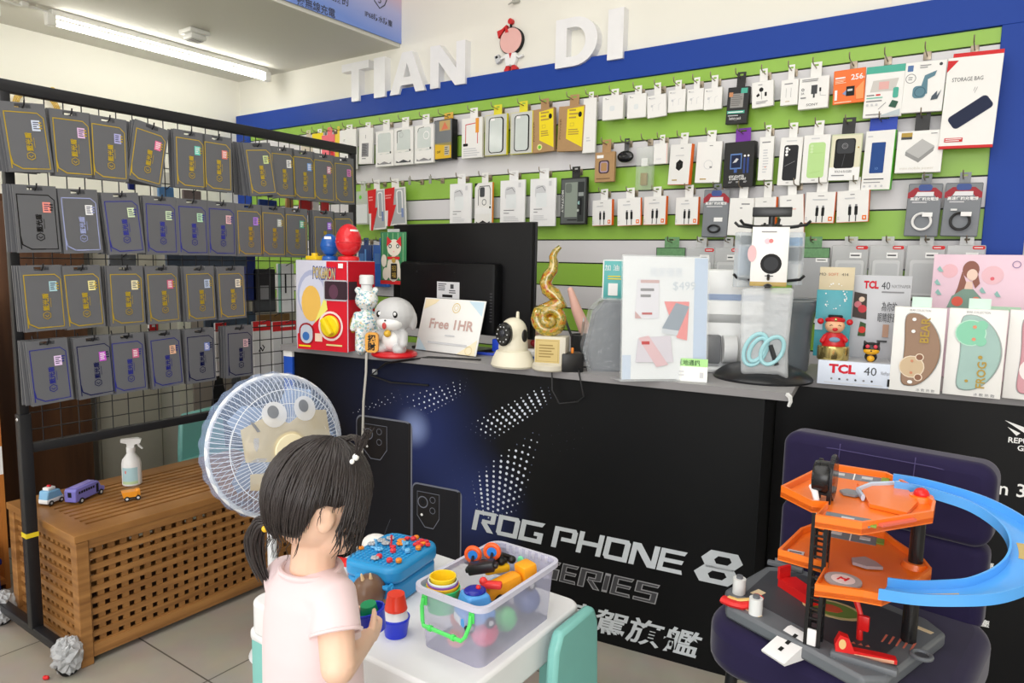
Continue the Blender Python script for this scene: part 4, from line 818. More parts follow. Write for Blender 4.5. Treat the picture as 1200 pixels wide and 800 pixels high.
def sidep(sgn):
    def f(a0, a1, t0, t1):
        x0, x1 = sorted((sgn * (hw - .024 + t0), sgn * (hw - .024 + t1))); return (x0, x1, a0, a1)
    return f
def endp(sgn):
    def f(a0, a1, t0, t1):
        y0, y1 = sorted((sgn * (hd - .024 + t0), sgn * (hd - .024 + t1))); return (a0, a1, y0, y1)
    return f
for s in (1, -1): lattice('side_panel', 2 * hd - .07, .05, CZ - .045, 21, 9, sidep(s)); lattice('end_panel', 2 * hw - .07, .05, CZ - .045, 12, 9, endp(s))
for s in (1, -1):
    x0, x1 = sorted((s * (hw - .03), s * (hw - .005))); b = MB(m_acx); b.box(x0, x1, -hd + .03, hd - .03, .018, .055, bev=.002); b.build('bottom_rail', ch); b = MB(m_acx); b.box(x0, x1, -hd + .03, hd - .03, CZ - .05, CZ - .02, bev=.002); b.build('upper_rail', ch)
    y0, y1 = sorted((s * (hd - .03), s * (hd - .005))); b = MB(m_acx); b.box(-hw + .03, hw - .03, y0, y1, .018, .055, bev=.002); b.build('bottom_rail', ch); b = MB(m_acx); b.box(-hw + .03, hw - .03, y0, y1, CZ - .05, CZ - .02, bev=.002); b.build('upper_rail', ch)
b = MB(m_acacia); n = 19; L = 2 * hd - .12; W = 2 * hw - .12
for i in range(n + 1): a = -L / 2 + i * L / n; b.box(-W / 2, W / 2, a - .011, a + .011, CZ - .018, CZ - .008)
for j in range(11): a = -W / 2 + j * W / 10; b.box(a - .0105, a + .0105, -L / 2, L / 2, CZ - .011, CZ - .001)
b.box(-hw - .004, hw + .004, -hd - .004, -hd + .062, CZ - .022, CZ, bev=.002); b.box(-hw - .004, hw + .004, hd - .062, hd + .004, CZ - .022, CZ, bev=.002); b.box(-hw - .004, -hw + .062, -hd + .06, hd - .06, CZ - .022, CZ, bev=.002); b.box(hw - .062, hw + .004, -hd + .06, hd - .06, CZ - .022, CZ, bev=.002)
b.build('lattice_lid', ch, smooth=False)
MB(m_wood).box(-hw + .03, hw - .03, -hd + .03, hd - .03, .02, .03).build('base_board', ch)
# ---- on the chest
q = onz(155, 567, CZ); SB = thing('spray_bottle', 'white spray bottle with pale blue label on the wooden chest', 'spray bottle', (q.x, q.y, CZ), R90 - .55)
wp = P((240, 240, 240), .35)
MB(wp).lathe([(.001, 0), (.028, 0), (.031, .004), (.031, .075), (.028, .09), (.015, .108), (.0125, .115), (.0125, .122), (.001, .122)], 28).build('bottle', SB)
b = MB(WHITE); b.lathe([(.0142, .116), (.0142, .132), (.001, .132)], 20); b.build('collar', SB)
b = MB(wp); b.prism([(-.03, .152), (-.03, .162), (.022, .164), (.034, .158), (.03, .146), (.012, .142), (.011, .128), (-.011, .128), (-.012, .146)], -.009, .009); b.build('spray_head', SB); b = MB(wp); b.tube([(.02, 0, .15), (.026, 0, .135), (.036, 0, .124)], [.004, .004, .003], 8); b.build('trigger', SB)
b = MB(INK((176, 208, 216)));
vs = []; nn = 12
for k in range(nn + 1):
    a = -PI / 2 - 1.0 + 1.7 * k / nn; vs += [(.0313 * math.cos(a), .0313 * math.sin(a), .012), (.0313 * math.cos(a), .0313 * math.sin(a), .066)]
b.add(vs, [(2 * k, 2 * k + 2, 2 * k + 3, 2 * k + 1) for k in range(nn)]); b.use(INK((226, 130, 120)))
vs = [(.0316 * math.cos(a), .0316 * math.sin(a), z_) for a, z_ in ((-2.2, .046), (-2.05, .046), (-2.05, .056), (-2.2, .056))]; b.add(vs, [(0, 1, 2, 3)]); b.use(INK((190, 214, 170)))
vs = []
for k in range(nn + 1): a = -PI / 2 - 1.0 + 1.7 * k / nn; vs += [(.0315 * math.cos(a), .0315 * math.sin(a), .008), (.0315 * math.cos(a), .0315 * math.sin(a), .018)]
b.add(vs, [(2 * k, 2 * k + 2, 2 * k + 3, 2 * k + 1) for k in range(nn)]); b.build('bottle_label', SB)
def wheels(t, pts, r, w, axis='y', m=None):
    for (x, y, z) in pts:
        b = MB(m or P((30, 30, 34)));
        if axis == 'y': b.cyl((x, y - w / 2, z), (x, y + w / 2, z), r, n=18); b.use(LGREY).cyl((x, y - w / 2 - .0006, z), (x, y + w / 2 + .0006, z), r * .5, n=12)
        else: b.cyl((x - w / 2, y, z), (x + w / 2, y, z), r, n=18); b.use(LGREY).cyl((x - w / 2 - .0006, y, z), (x + w / 2 + .0006, y, z), r * .5, n=12)
        b.build('wheel', t)
q = onz(100, 584, CZ); t = thing('toy_bus', 'purple toy bus on the wooden chest', 'toy bus', (q.x, q.y, CZ), math.radians(118)); lil = P((126, 122, 206), .3)
b = MB(lil); b.prism([(-.066, .009), (.066, .009), (.068, .024), (.05, .03), (.042, .046), (.034, .052), (-.06, .052), (-.067, .046)], -.02, .02); o = b.build('bus_body', t); bv = o.modifiers.new('bevel', 'BEVEL'); bv.width = .003; bv.segments = 2
for s in (-1, 1):
    b = MB(BLACK)
    for k in range(7): b.box(-.052 + .0105 * k, -.0445 + .0105 * k, s * .0202 - .0003, s * .0202 + .0003, .033, .041)
    b.box(.026, .037, s * .0202 - .0003, s * .0202 + .0003, .014, .043); b.build('side_windows', t)
b = MB(BLACK); b.box(-.0676, -.0666, -.006, .006, .026, .042); b.build('rear_window', t)
b = MB(P((150, 140, 214), .3)); b.box(-.05, .03, -.012, .012, .0505, .055, bev=.002); b.build('roof_panel', t)
wheels(t, [(-.042, -.019, .0095), (-.042, .019, .0095), (.046, -.019, .0095), (.046, .019, .0095)], .0095, .007)
q = onz(61, 589, CZ); t = thing('toy_ambulance', 'small light blue and white toy van with red cross on the chest', 'toy van', (q.x, q.y, CZ), math.radians(112)); lb = P((130, 184, 226), .3)
b = MB(P((236, 238, 240), .3)); b.box(-.034, .03, -.018, .018, .006, .022, bev=.004); b.build('lower_body', t); b = MB(lb); b.prism([(-.034, .018), (.028, .018), (.016, .045), (-.028, .047)], -.0175, .0175); o = b.build('cab', t); bv = o.modifiers.new('bevel', 'BEVEL'); bv.width = .004; bv.segments = 2
b = MB(P((240, 240, 240), .3)); b.box(-.022, .006, -.012, .012, .046, .056, bev=.003); b.use(P((214, 36, 50), .3)).box(-.012, -.004, -.006, .006, .056, .062, bev=.002); b.build('roof_light', t); wheels(t, [(-.02, -.017, .008), (-.02, .017, .008), (.018, -.017, .008), (.018, .017, .008)], .008, .006)
q = onz(154, 585, CZ); t = thing('toy_truck', 'tiny orange toy dump truck in front of the spray bottle', 'toy truck', (q.x, q.y, CZ), math.radians(70)); orp = P((232, 150, 40), .35)
b = MB(orp); b.prism([(-.024, .012), (.014, .012), (.018, .03), (-.028, .03)], -.015, .015); b.build('tipper', t); b = MB(orp); b.box(.012, .026, -.011, .011, .008, .034, bev=.003); b.build('cab', t); b = MB(P((40, 38, 36))); b.box(-.022, .024, -.007, .007, .006, .012); b.build('chassis', t); wheels(t, [(-.014, -.014, .008), (-.014, .014, .008), (.018, -.014, .008), (.018, .014, .008)], .008, .006)
q = onz(53, 796, 0); b = MB(P((206, 30, 34))); b.ell((q.x, q.y, .006), (.008, .006, .006)); b.ell((q.x + .007, q.y + .003, .007), (.005, .005, .006)); tag(b.build('toy_fragment'), 'tiny red plastic bit on the floor before the chest', 'toy piece')
# ================================================================ counters
ANG = math.radians(8.0)
U = V3((math.cos(ANG), math.sin(ANG), 0)); N = V3((-U.y, U.x, 0))
P1 = V3((-.442, 1.954, 0)); ZT = .86
def cw(s, t, z): return P1 + U * s + N * t + V3((0, 0, z))
def C1(px, py, t): q = onpl(px, py, P1 + N * t, N); return (q - P1).dot(U), q.z
m_slab = mat('grey_laminate', (158, 156, 158), .45, var=.04); m_edge = mat('grey_edge_band', (134, 132, 134), .45)
m_dark = mat('black_panel_side', (40, 41, 44), .45, spec=.25)
def panel_mat():
    m = mat('printed_black_panel', (10, 11, 13), .42, var=0, spec=.22); nt = m.node_tree; b = nt.nodes['Principled BSDF']; L = nt.links.new
    tc = nt.nodes.new('ShaderNodeTexCoord'); cur = None
    for (cx, cz, rad, col) in ((-1.22, .58, .36, (40, 52, 104)), (-1.0, .36, .26, (44, 56, 108)), (-1.235, .605, .09, (150, 168, 220)), (-1.42, .72, .3, (20, 26, 50))):
        mp = nt.nodes.new('ShaderNodeMapping'); mp.inputs['Location'].default_value = (-cx, 0, -cz); 
        ln = nt.nodes.new('ShaderNodeVectorMath'); ln.operation = 'LENGTH'; mr = nt.nodes.new('ShaderNodeMapRange'); mr.interpolation_type = 'SMOOTHSTEP'
        mr.inputs['From Min'].default_value = 0; mr.inputs['From Max'].default_value = rad; mr.inputs['To Min'].default_value = .85; mr.inputs['To Max'].default_value = 0
        L(tc.outputs['Object'], mp.inputs['Vector']); L(mp.outputs['Vector'], ln.inputs[0]); L(ln.outputs['Value'], mr.inputs['Value'])
        mx = nt.nodes.new('ShaderNodeMix'); mx.data_type = 'RGBA'; mx.inputs['B'].default_value = (*lin(col), 1)
        if cur is None: mx.inputs['A'].default_value = (*lin((10, 11, 13)), 1)
        else: L(cur, mx.inputs['A'])
        L(mr.outputs['Result'], mx.inputs['Factor']); cur = mx.outputs['Result']
    L(cur, b.inputs['Base Color']); return m
ct = thing('shop_counter', 'black fronted shop counter with grey top and printed phone advert', 'counter', P1, ANG)
b = MB(m_slab); b.box(-1.84, .006, 0.001, .36, .84, ZT); b.use(m_edge).box(-1.84, .006, -.001, .001, .838, ZT); b.build('counter_top', ct, smooth=False)
MB(panel_mat()).box(-1.79, -.062, .02, .028, 0, .838).build('front_panel', ct)
b = MB(m_dark); b.box(-1.79, -.064, .028, .04, 0, .838); b.box(-.076, -.064, .028, .35, 0, .838); b.box(-1.8, -1.79, .03, .35, 0, .838); b.build('carcass', ct)
b = MB(P((34, 84, 190), .35)); b.box(-1.835, -1.79, .01, .04, 0, .815); b.use(WHITE).box(-1.835, -1.79, .0095, .04, .815, .838); b.build('end_post', ct)
b = MB(P((225, 226, 226), .3)); b.tube([(-.005, -.003, .858), (.004, -.012, .852), (.006, -.014, .84), (.002, -.012, .826)], [.006, .006, .005, .004], 4); plabel(b.build('loose_edge_band', ct), 'white strip of edge band peeling off the corner')
# ---- printing on the front panel
YP = .02
SILV = mat('silver_print', (196, 202, 208), .35, var=.12, scale=30); SILV2 = mat('silver_outline', (150, 150, 154), .4); ASH = mat('ash_print', (62, 62, 66), .4)
def strokes(ch, t, k=0.0):
    a = k
    R = {'R': [[(a, a), (t - a, a), (t - a, 1 - a), (a, 1 - a)], [(a, 1 - a), (1 - a, 1 - a), (1 - a, .84 - t * .1 + a), (a, .84 - t * .1 + a)], [(1 - t + a, 1 - a), (1 - a, 1 - a), (1 - a, .46 + a), (1 - t + a, .42 + a)], [(.4 + a, .6 - a), (1 - a, .6 - a), (1 - a, .46 + a), (.4 + a, .42 + a)], [(.36 + a, .44), (.64 - a, .44), (1.02 - a * 2, a), (.72 + a, a)]],
         'O': [[(a, a + .12), (t - a, a), (t - a, 1 - a), (a, 1 - a)], [(1 - t + a, a), (1 - a, a), (1 - a, .88 - a), (1 - t + a, 1 - a)], [(a, 1 - a), (.9 - a, 1 - a), (1 - a, .8 + a), (a, .8 + a)], [(.1 + a, a), (1 - a, a), (1 - a, .2 - a), (a, .2 - a)]],
         'G': [[(a, a), (t - a, a), (t - a, 1 - a), (a, 1 - a)], [(a, 1 - a), (1 - a, 1 - a), (.9 - a, .8 + a), (a, .8 + a)], [(a, a), (1 - a, a), (1 - a, .2 - a), (a, .2 - a)], [(1 - t + a, a), (1 - a, a), (1 - a, .5 - a), (1 - t + a, .5 - a)], [(.62 + a, .34 + a), (1 - a, .34 + a), (1 - a, .52 - a), (.62 + a, .52 - a)]],
         'P': [[(a, a), (t - a, a), (t - a, 1 - a), (a, 1 - a)], [(a, 1 - a), (.9 - a, 1 - a), (1 - a, .82 + a), (a, .82 + a)], [(1 - t + a, .9), (1 - a, .88), (1 - a, .36 + a), (1 - t + a, .36 + a)], [(.36 + a, .54 - a), (1 - a, .54 - a), (1 - a, .36 + a), (.36 + a, .36 + a)]],
         'H': [[(a, a), (t - a, a), (t - a, 1 - a), (a, 1 - a)], [(1 - t + a, a), (1 - a, a), (1 - a, 1 - a), (1 - t + a, 1 - a)], [(a, .6 - a), (1 - a, .6 - a), (1 - a, .4 + a), (a, .4 + a)]],
         'N': [[(a, a), (t - a, a), (t - a, 1 - a), (a, 1 - a)], [(1 - t + a, a), (1 - a, a), (1 - a, 1 - a), (1 - t + a, 1 - a)], [(a, 1 - a), (t + .1 - a, 1 - a), (1 - a, a), (.9 - t + a, a)]],
         'E': [[(a, a), (t - a, a), (t - a, 1 - a), (a, 1 - a)], [(a, 1 - a), (1 - a, 1 - a), (.92 - a, .82 + a), (a, .82 + a)], [(a, .18 - a), (.94 - a, .18 - a), (1 - a, a), (a, a)], [(a, .6 - a), (.94 - a, .6 - a), (.9 - a, .42 + a), (a, .42 + a)]],
         'I': [[(a, a), (1 - a, a), (1 - a, 1 - a), (a, 1 - a)]],
         'S': [[(a, 1 - a), (1 - a, 1 - a), (.94 - a, .82 + a), (a, .82 + a)], [(a, .94), (t - a, .94), (t - a, .5), (a, .5)], [(a, .6 - a), (1 - a, .6 - a), (1 - a, .42 + a), (a, .42 + a)], [(1 - t + a, .5), (1 - a, .5), (1 - a, .06), (1 - t + a, .06)], [(a, .18 - a), (1 - a, .18 - a), (1 - a, a), (a, a)]]}
    return R[ch]
def put(b, ch, s0, s1, z0, z1, sh, y, t=.24, k=0.0):
    for i, p in enumerate(strokes(ch, t, k)): b.flat([(s0 + (s1 - s0) * u + sh * v * (z1 - z0), y - .00008 * i, z0 + (z1 - z0) * v) for u, v in p])
def sline(px, x0, y0, sl): return C1(px, y0 + sl * (px - x0), YP)[0]
b = MB(SILV)
for ch, a, c in (('R', 552.7, 577.5), ('O', 580.5, 605.5), ('G', 607, 634), ('P', 645.5, 672.5), ('H', 674.5, 703), ('O', 705.5, 734), ('N', 736, 767.5), ('E', 769, 799)):
    put(b, ch, sline(a, 552.7, 619.7, .2195), sline(c, 552.7, 619.7, .2195), .279, .3515, .2, YP - .0006, .22 if ch in 'ROGP' else .2)
b.build('lettering', ct, smooth=False)
def hexa(cx, cz, w, h, sh): return [(cx - w / 2 + sh * 0, cz), (cx - w * .3 + sh * h / 2, cz + h / 2), (cx + w * .34 + sh * h / 2, cz + h / 2), (cx + w / 2, cz), (cx + w * .3 - sh * h / 2, cz - h / 2), (cx - w * .34 - sh * h / 2, cz - h / 2)]
b = MB(SILV)
for cz, w, h, sx in ((.348, .118, .054, .012), (.301, .128, .054, -.002)):
    o = hexa(-.165 + sx, cz, w, h, .15); i_ = hexa(-.162 + sx, cz, w * .42, h * .44, .15)
    b.add([(p[0], YP - .0006, p[1]) for p in o + i_], [(k, (k + 1) % 6, 6 + (k + 1) % 6, 6 + k) for k in range(6)])
b.build('numeral_print', ct, smooth=False)
b = MB(SILV2)
e0 = [('S', 628, 653), ('E', 655, 674), ('R', 676, 702), ('I', 704.5, 711), ('E', 714, 738), ('S', 741, 768)]
for ch, a, c in e0: put(b, ch, sline(a, 655, 681, .235), sline(c, 655, 681, .235), .168, .232, .2, YP - .0006, 1 if ch == 'I' else .3)
b.use(ASH)
for ch, a, c in e0: put(b, ch, sline(a, 655, 681, .235), sline(c, 655, 681, .235), .168, .232, .2, YP - .0012, 1 if ch == 'I' else .3, .045 if ch != 'I' else .12)
b.build('series_print', ct, smooth=False)
b = MB(SILV); s0, s1 = C1(668, 732, YP)[0], C1(815, 771, YP)[0]; b.text('凌駕旗艦', ((s0 + s1) / 2 - .01, YP - .0006, .070), .088, bold=.018, shear=.2, width=(s1 - s0) + .055); b.build('slogan_print', ct, smooth=False)
PH = mat('phone_body_print', (30, 31, 36), .4, var=.1, scale=3, spec=.25); PHE = mat('phone_edge_print', (112, 116, 130), .35); PHD = mat('phone_dark_print', (20, 20, 24), .35)
def phone(s0, s1, zt, zb, nm, yy):
    q = Deco(s1 - s0, zt - zb, yy, .0001); q.X = Matrix.Translation(((s0 + s1) / 2, 0, zb)); w = s1 - s0; h = zt - zb
    q.rrect(0, 0, 1, 1, PHE, .1); q.rrect(.012, .0, .975, 1 - .006 / h, PH, .1); q.rrect(.93, .0, .975, 1 - .006 / h, PHD, .1)
    q.poly([(.1, 1 - .03 / h), (.56, 1 - .03 / h), (.56, 1 - .12 / h), (.44, 1 - .16 / h), (.26, 1 - .16 / h), (.1, 1 - .12 / h)], PHE); q.poly([(.108, 1 - .032 / h), (.552, 1 - .032 / h), (.552, 1 - .118 / h), (.436, 1 - .157 / h), (.265, 1 - .157 / h), (.108, 1 - .118 / h)], PHD)
    for u, dz, r in ((.22, .068, .022), (.42, .054, .012), (.42, .093, .012)): q.rng(u, 1 - dz / h, r * .82, r, PHE); q.disc(u, 1 - dz / h, r * .4, PH)
    q.disc(.2, 1 - .115 / h, .005, WHITE); q.line([(.2, .0), (.62, .4)], .001, PHE); return q.done(nm, ct)
phone(-1.03 - .206, -1.03, .408, .0, 'phone_print', YP - .0006)
phone(-1.487, -1.236, .625, .0, 'phone_print', YP - .0022)
random.seed(3); b = MB(mat('halftone_white', (206, 212, 226), .4)); dim = mat('halftone_dim', (96, 104, 130), .4)
def C1p(px, py): return C1(px, py, YP)
def dots(quad, nu, nv, r0, fall):
    """dots in a slanted patch: quad of photo points projected on the panel"""
    Q = [C1p(*p) for p in quad]
    for i in range(nu):
        for j in range(nv):
            u, v = (i + .5) / nu, (j + .5) / nv
            s = (Q[0][0] * (1 - u) + Q[1][0] * u) * (1 - v) + (Q[3][0] * (1 - u) + Q[2][0] * u) * v; z = (Q[0][1] * (1 - u) + Q[1][1] * u) * (1 - v) + (Q[3][1] * (1 - u) + Q[2][1] * u) * v
            w = fall(u, v) * random.uniform(.7, 1.15)
            if w < .18: continue
            r = r0 * min(1, w); b.use(b.mats[0] if w > .45 else dim)
            b.flat([(s + r * math.cos(PI / 4 * k), YP - .0005, z + r * math.sin(PI / 4 * k)) for k in range(8)])
bell = lambda u, v: max(0, 1 - ((u - .5) / .5) ** 2) ** .6 * max(0, 1 - ((v - .5) / .52) ** 2) ** .6
dots([(548, 560), (640, 492), (612, 600), (560, 612)], 10, 12, .0052, lambda u, v: bell(u, v) * 1.35); dots([(540, 500), (645, 446), (650, 470), (575, 520)], 14, 6, .0048, lambda u, v: bell(u, v) * 1.25); dots([(455, 468), (552, 440), (545, 462), (500, 490)], 12, 5, .0036, lambda u, v: bell(u, v) * 1.1)
dots([(400, 490), (470, 452), (475, 470), (420, 482)], 9, 3, .0026, bell); dots([(630, 500), (700, 480), (690, 540), (640, 545)], 7, 5, .002, lambda u, v: .35 * bell(u, v)); dots([(510, 520), (545, 500), (560, 600), (530, 600)], 4, 8, .002, lambda u, v: .4 * bell(u, v))
b.build('halftone_print', ct, smooth=False)
# ---- second counter
c2 = thing('side_counter', 'black counter section set back on the right behind the purple chair', 'counter', P1, ANG)
b = MB(m_slab); b.box(.008, 1.1, .284, .67, .84, ZT); b.use(m_edge).box(.008, 1.1, .282, .284, .838, ZT); b.build('counter_top', c2, smooth=False)
m_p2 = mat('black_printed_panel', (13, 13, 15), .42, spec=.22); MB(m_p2).box(-.06, 1.1, .302, .31, 0, .8375).build('front_panel', c2)
b = MB(m_dark); b.box(-.055, 1.1, .362, .64, 0, .838); b.build('carcass', c2)
def C2p(px, py): q = onpl(px, py, P1 + N * .302, N); return (q - P1).dot(U), q.z
b = MB(WHITE)
s, z = C2p(1176, 572); b.text('Gen 3', (s - .012, .3014, z), .052, bold=.012)
s, z = C2p(1196, 519); b.text('REPUBLIC OF', (s + .033, .3014, z + .006), .021, bold=.02); b.text('GAMERS', (s + .033, .3014, z - .014), .021, bold=.02)
s, z = C2p(1192, 502); e = .0009
b.flat([(s - .03, .3014, z + .02), (s + .02, .3014, z - .012), (s + .08, .3014, z + .03), (s + .02, .3014, z + .004)]); b.flat([(s - .022, .3014, z + .002), (s + .008, .3014, z - .012), (s + .0, .3014, z - .02)]); b.flat([(s + .02, .3014, z - .02), (s + .07, .3014, z + .008), (s + .06, .3014, z - .02)])
for px, py in ((1154, 662), (1149, 729)):
    s, z = C2p(px, py); b.text('防塵', (s, .3014, z), .022, bold=.02)
b.build('lettering', c2, smooth=False)
# ---- items on the counters
def Q(px, py, z=ZT): return onz(px, py, z)
def face(q, dev=0): return math.atan2(-q.x, q.y) + math.radians(dev)
def atT(px, t_):
    q = onpl(px, 400, P1 + N * t_, N); return V3((q.x, q.y, ZT))
def zat(px, py, q):
    d = V3((q.x, q.y, 0)).normalized(); return onpl(px, py, V3((q.x, q.y, 0)), d).z
def wat(x0, x1, py, q):
    d = V3((q.x, q.y, 0)).normalized(); p = V3((q.x, q.y, 0)); return (onpl(x1, py, p, d) - onpl(x0, py, p, d)).length
def quadthing(name, label, cat, pa, pb, top_px, lean=0, group=None, z=ZT):
    """thing whose front bottom edge runs from photo point pa to pb on the counter; returns (thing, width, height)"""
    a, c = Q(*pa, z), Q(*pb, z); m = (a + c) / 2; rz = math.atan2(c.y - a.y, c.x - a.x); nn = V3((-math.sin(rz), math.cos(rz), 0))
    tz = onpl(*top_px, m, nn).z - z
    t = thing(name, label, cat, m, rz, group, rx=-math.radians(lean)); return t, (c - a).length, tz / math.cos(math.radians(lean)) if lean else tz
def z1(*a): return a
# capsule machine toy box (plain colour shapes in place of the character art)
t, w, h = quadthing('toy_capsule_box', 'red and white toy capsule machine box with yellow dial on the counter', 'toy box', (348, 408), (408, 413), (378, 305))
dp = .17
b = MB(P((206, 206, 222), .35)); b.box(-w / 2, w / 2, 0, dp, 0, h, bev=.002); b.use(P((214, 30, 48), .35)).box(w / 2, w / 2 + .0008, .002, dp - .002, .002, h - .002); b.build('carton', t)
q = Deco(w, h, -.0002)
REDB = INK((212, 28, 46)); q.rect(.6, .0, .99, .99, REDB); q.rect(.02, .0, .99, .17, REDB); q.poly([(.02, .17), (.3, .26), (.62, .5), (.62, .17)], REDB); q.disc(.32, .62, w * .29, INK((170, 176, 206)), sz=1.35); q.disc(.32, .6, w * .25, INK((206, 208, 226)), sz=1.35)
q.disc(.3, .52, w * .19, INK((232, 186, 92)), sz=1.5); q.poly([(.36, .3), (.62, .46), (.58, .62)], INK((236, 230, 120)))
q.txt('POKéMON', .56, .86, .062, INK((44, 66, 140)), width=w * .44, bold=.05, rot=-.04); q.txt('POKéMON', .56, .86, .056, INK((200, 180, 120)), width=w * .42, bold=.02, rot=-.04)
q.rrect(.55, .56, 1.0, .79, INK((188, 188, 196)), .1); q.rrect(.57, .575, 1.0, .775, INK((58, 40, 50)), .08); q.disc(.74, .66, .02, INK((96, 60, 80)), sz=1.3)
q.rng(.68, .28, w * .2, w * .235, INK((240, 214, 214))); q.disc(.68, .28, w * .19, INK((222, 40, 50)))
q.rrect(.06, .06, .36, .3, INK((150, 26, 40)), .45); q.rrect(.09, .07, .33, .28, INK((190, 196, 210)), .45); q.disc(.2, .15, w * .07, INK((60, 110, 180))); q.rect(.38, .1, .52, .19, INK((236, 206, 186))); q.lines(.06, .36, .02, .06, 1, YEL); q.lines(.6, .94, .05, .09, 1, INK((230, 220, 150))); q.rect(.84, .92, .93, .97, WHITE)
q.done('printed_front', t)
b = MB(P((240, 214, 30), .3)); b.at((.18 * w, -.001, .28 * h), rx=PI / 2); b.lathe([(.001, 0), (w * .17, 0), (w * .17, .01), (w * .15, .014), (.001, .014)], 30); b.at((.18 * w, -.016, .28 * h), ry=-.6); b.box(-.012, .012, -.02, .004, -w * .15, w * .15, bev=.008); b.at(); plabel(b.build('dial', t), 'round yellow turning dial')
b = MB(REDB); b.use(INK((70, 50, 60))); b.flat([(w / 2 + .001, .004, h * .575), (w / 2 + .001, .055, h * .575), (w / 2 + .001, .055, h * .775), (w / 2 + .001, .004, h * .775)]); b.use(INK((226, 190, 60))).flat([(w / 2 + .001, .03 + .022 * math.cos(a_ * PI / 6), h * .3 + .03 * math.sin(a_ * PI / 6)) for a_ in range(12)]); b.use(INK((80, 140, 190))).flat([(w / 2 + .0012, .036 + .012 * math.cos(a_ * PI / 6), h * .3 + .014 * math.sin(a_ * PI / 6)) for a_ in range(12)]); b.use(WHITE)
for k in range(5): b.flat([(w / 2 + .0011, .09, h * (.5 + .07 * k)), (w / 2 + .0011, .1, h * (.5 + .07 * k)), (w / 2 + .0011, .1, h * (.54 + .07 * k)), (w / 2 + .0011, .09, h * (.54 + .07 * k))])
b.build('printed_side', t)
b = MB(CLEAR('blister_bulge', (226, 230, 234), .5, .15)); b.box(-w / 2 - .035, -w / 2 - .001, .03, .12, .01, h * .7, bev=.014); b.build('clear_side_bulge', t)
bt = t.matrix_world
for lx, ly, r, c, l, s in ((-.1 * w, .08, .034, (36, 96, 180), 'blue egg shaped toy capsule standing on the toy box', .92), (.3 * w, .07, .047, (222, 44, 52), 'large red egg shaped toy capsule standing on the toy box', .95)):
    p = bt @ V3((lx, ly, h)); cc = thing('toy_capsule', l, 'toy capsule', p, face(p), 'egg shaped toy capsules'); m_ = P(c, .15)
    b = MB(m_); b.lathe([(.001, 0), (r * .8, 0), (r * .84, .004), (r * .8, .014), (r * .6, .018), (.001, .018)], 28); b.build('foot', cc)
    b = MB(m_); pr = [(.001, .016)] + [(r * math.sin(PI * k / 14) * (1 + .08 * math.cos(PI * k / 14)), .016 + r * 1.32 * s * (1 - math.cos(PI * k / 14))) for k in range(1, 14)] + [(.001, .016 + r * 2.64 * s)]; b.lathe(pr, 32); b.build('egg', cc)
    b = MB(m_); b.ring((0, 0, .016 + r * 1.15 * s), r * .99, .0022, 36, 6); b.build('seam', cc)
    hz = .016 + r * 1.9 * s; b = MB(WHITE); vs = []
    rr_ = r * .9
    for k in range(6):
        a_ = -PI / 2 + (-.2 if r < .045 else .75) - .6 + .2 * k
        for zz, f_ in ((hz - .012, .962), (hz + .012, .80)): vs.append((rr_ * f_ * math.cos(a_) * 1.06, rr_ * f_ * math.sin(a_) * 1.06, zz))
    b.add(vs, [(2 * k, 2 * k + 2, 2 * k + 3, 2 * k + 1) for k in range(5)]); b.build('paper_label', cc)
p = bt @ V3((-.33 * w, .06, h)); b = MB(P((240, 200, 40), .3)); b.box(p.x - .03, p.x + .03, p.y - .02, p.y + .02, p.z, p.z + .016, bev=.004); b.cyl((p.x, p.y, p.z + .014), (p.x, p.y, p.z + .026), .012, n=16); tag(b.build('toy_brick'), 'small yellow toy brick at the left of the blue capsule', 'toy brick')
# speckled bear bottle
q = Q(430, 413); hb = zat(430, 322, q) - ZT; k = hb / .28
t = thing('bear_bottle', 'white bear shaped bottle with blue speckles beside the toy box', 'bottle', q, face(q, 8))
def speck_mat():
    m = mat('speckled_white', (226, 230, 230), .25, var=0, coat=.4); nt = m.node_tree; b_ = nt.nodes['Principled BSDF']; L = nt.links.new
    tc = nt.nodes.new('ShaderNodeTexCoord'); vo = nt.nodes.new('ShaderNodeTexVoronoi'); vo.inputs['Scale'].default_value = 170; hs = nt.nodes.new('ShaderNodeValToRGB'); e = hs.color_ramp.elements
    hs.color_ramp.interpolation = 'CONSTANT'; e[0].color = (*lin((236, 238, 238)), 1); e[1].position = .93; e[1].color = (*lin((226, 206, 170)), 1); n1 = e.new(.52); n1.color = (*lin((150, 196, 206)), 1); n2 = e.new(.68); n2.color = (*lin((236, 238, 238)), 1); n3 = e.new(.8); n3.color = (*lin((120, 160, 190)), 1); n4 = e.new(.86); n4.color = (*lin((186, 214, 190)), 1)
    sp = nt.nodes.new('ShaderNodeSeparateColor'); L(tc.outputs['Object'], vo.inputs['Vector']); L(vo.outputs['Color'], sp.inputs[0]); L(sp.outputs[0], hs.inputs['Fac']); L(hs.outputs['Color'], b_.inputs['Base Color']); return m
b = MB(speck_mat())
for s in (-1, 1):
    b.cap((s * .022 * k, 0, .012 * k), (s * .02 * k, 0, .075 * k), .021 * k, .022 * k); b.ell((s * .022 * k, -.008 * k, .012 * k), (.02 * k, .026 * k, .012 * k)); b.cap((s * .034 * k, 0, .135 * k), (s * .05 * k, -.008 * k, .09 * k), .015 * k, .012 * k); b.ell((s * .03 * k, 0, .225 * k), .013 * k)
b.ell((0, 0, .11 * k), (.04 * k, .032 * k, .05 * k)); b.ell((0, 0, .19 * k), (.042 * k, .038 * k, .038 * k)); b.ell((0, -.036 * k, .182 * k), (.014 * k, .01 * k, .01 * k)); organic(b, 'body', .0035, 3, t)
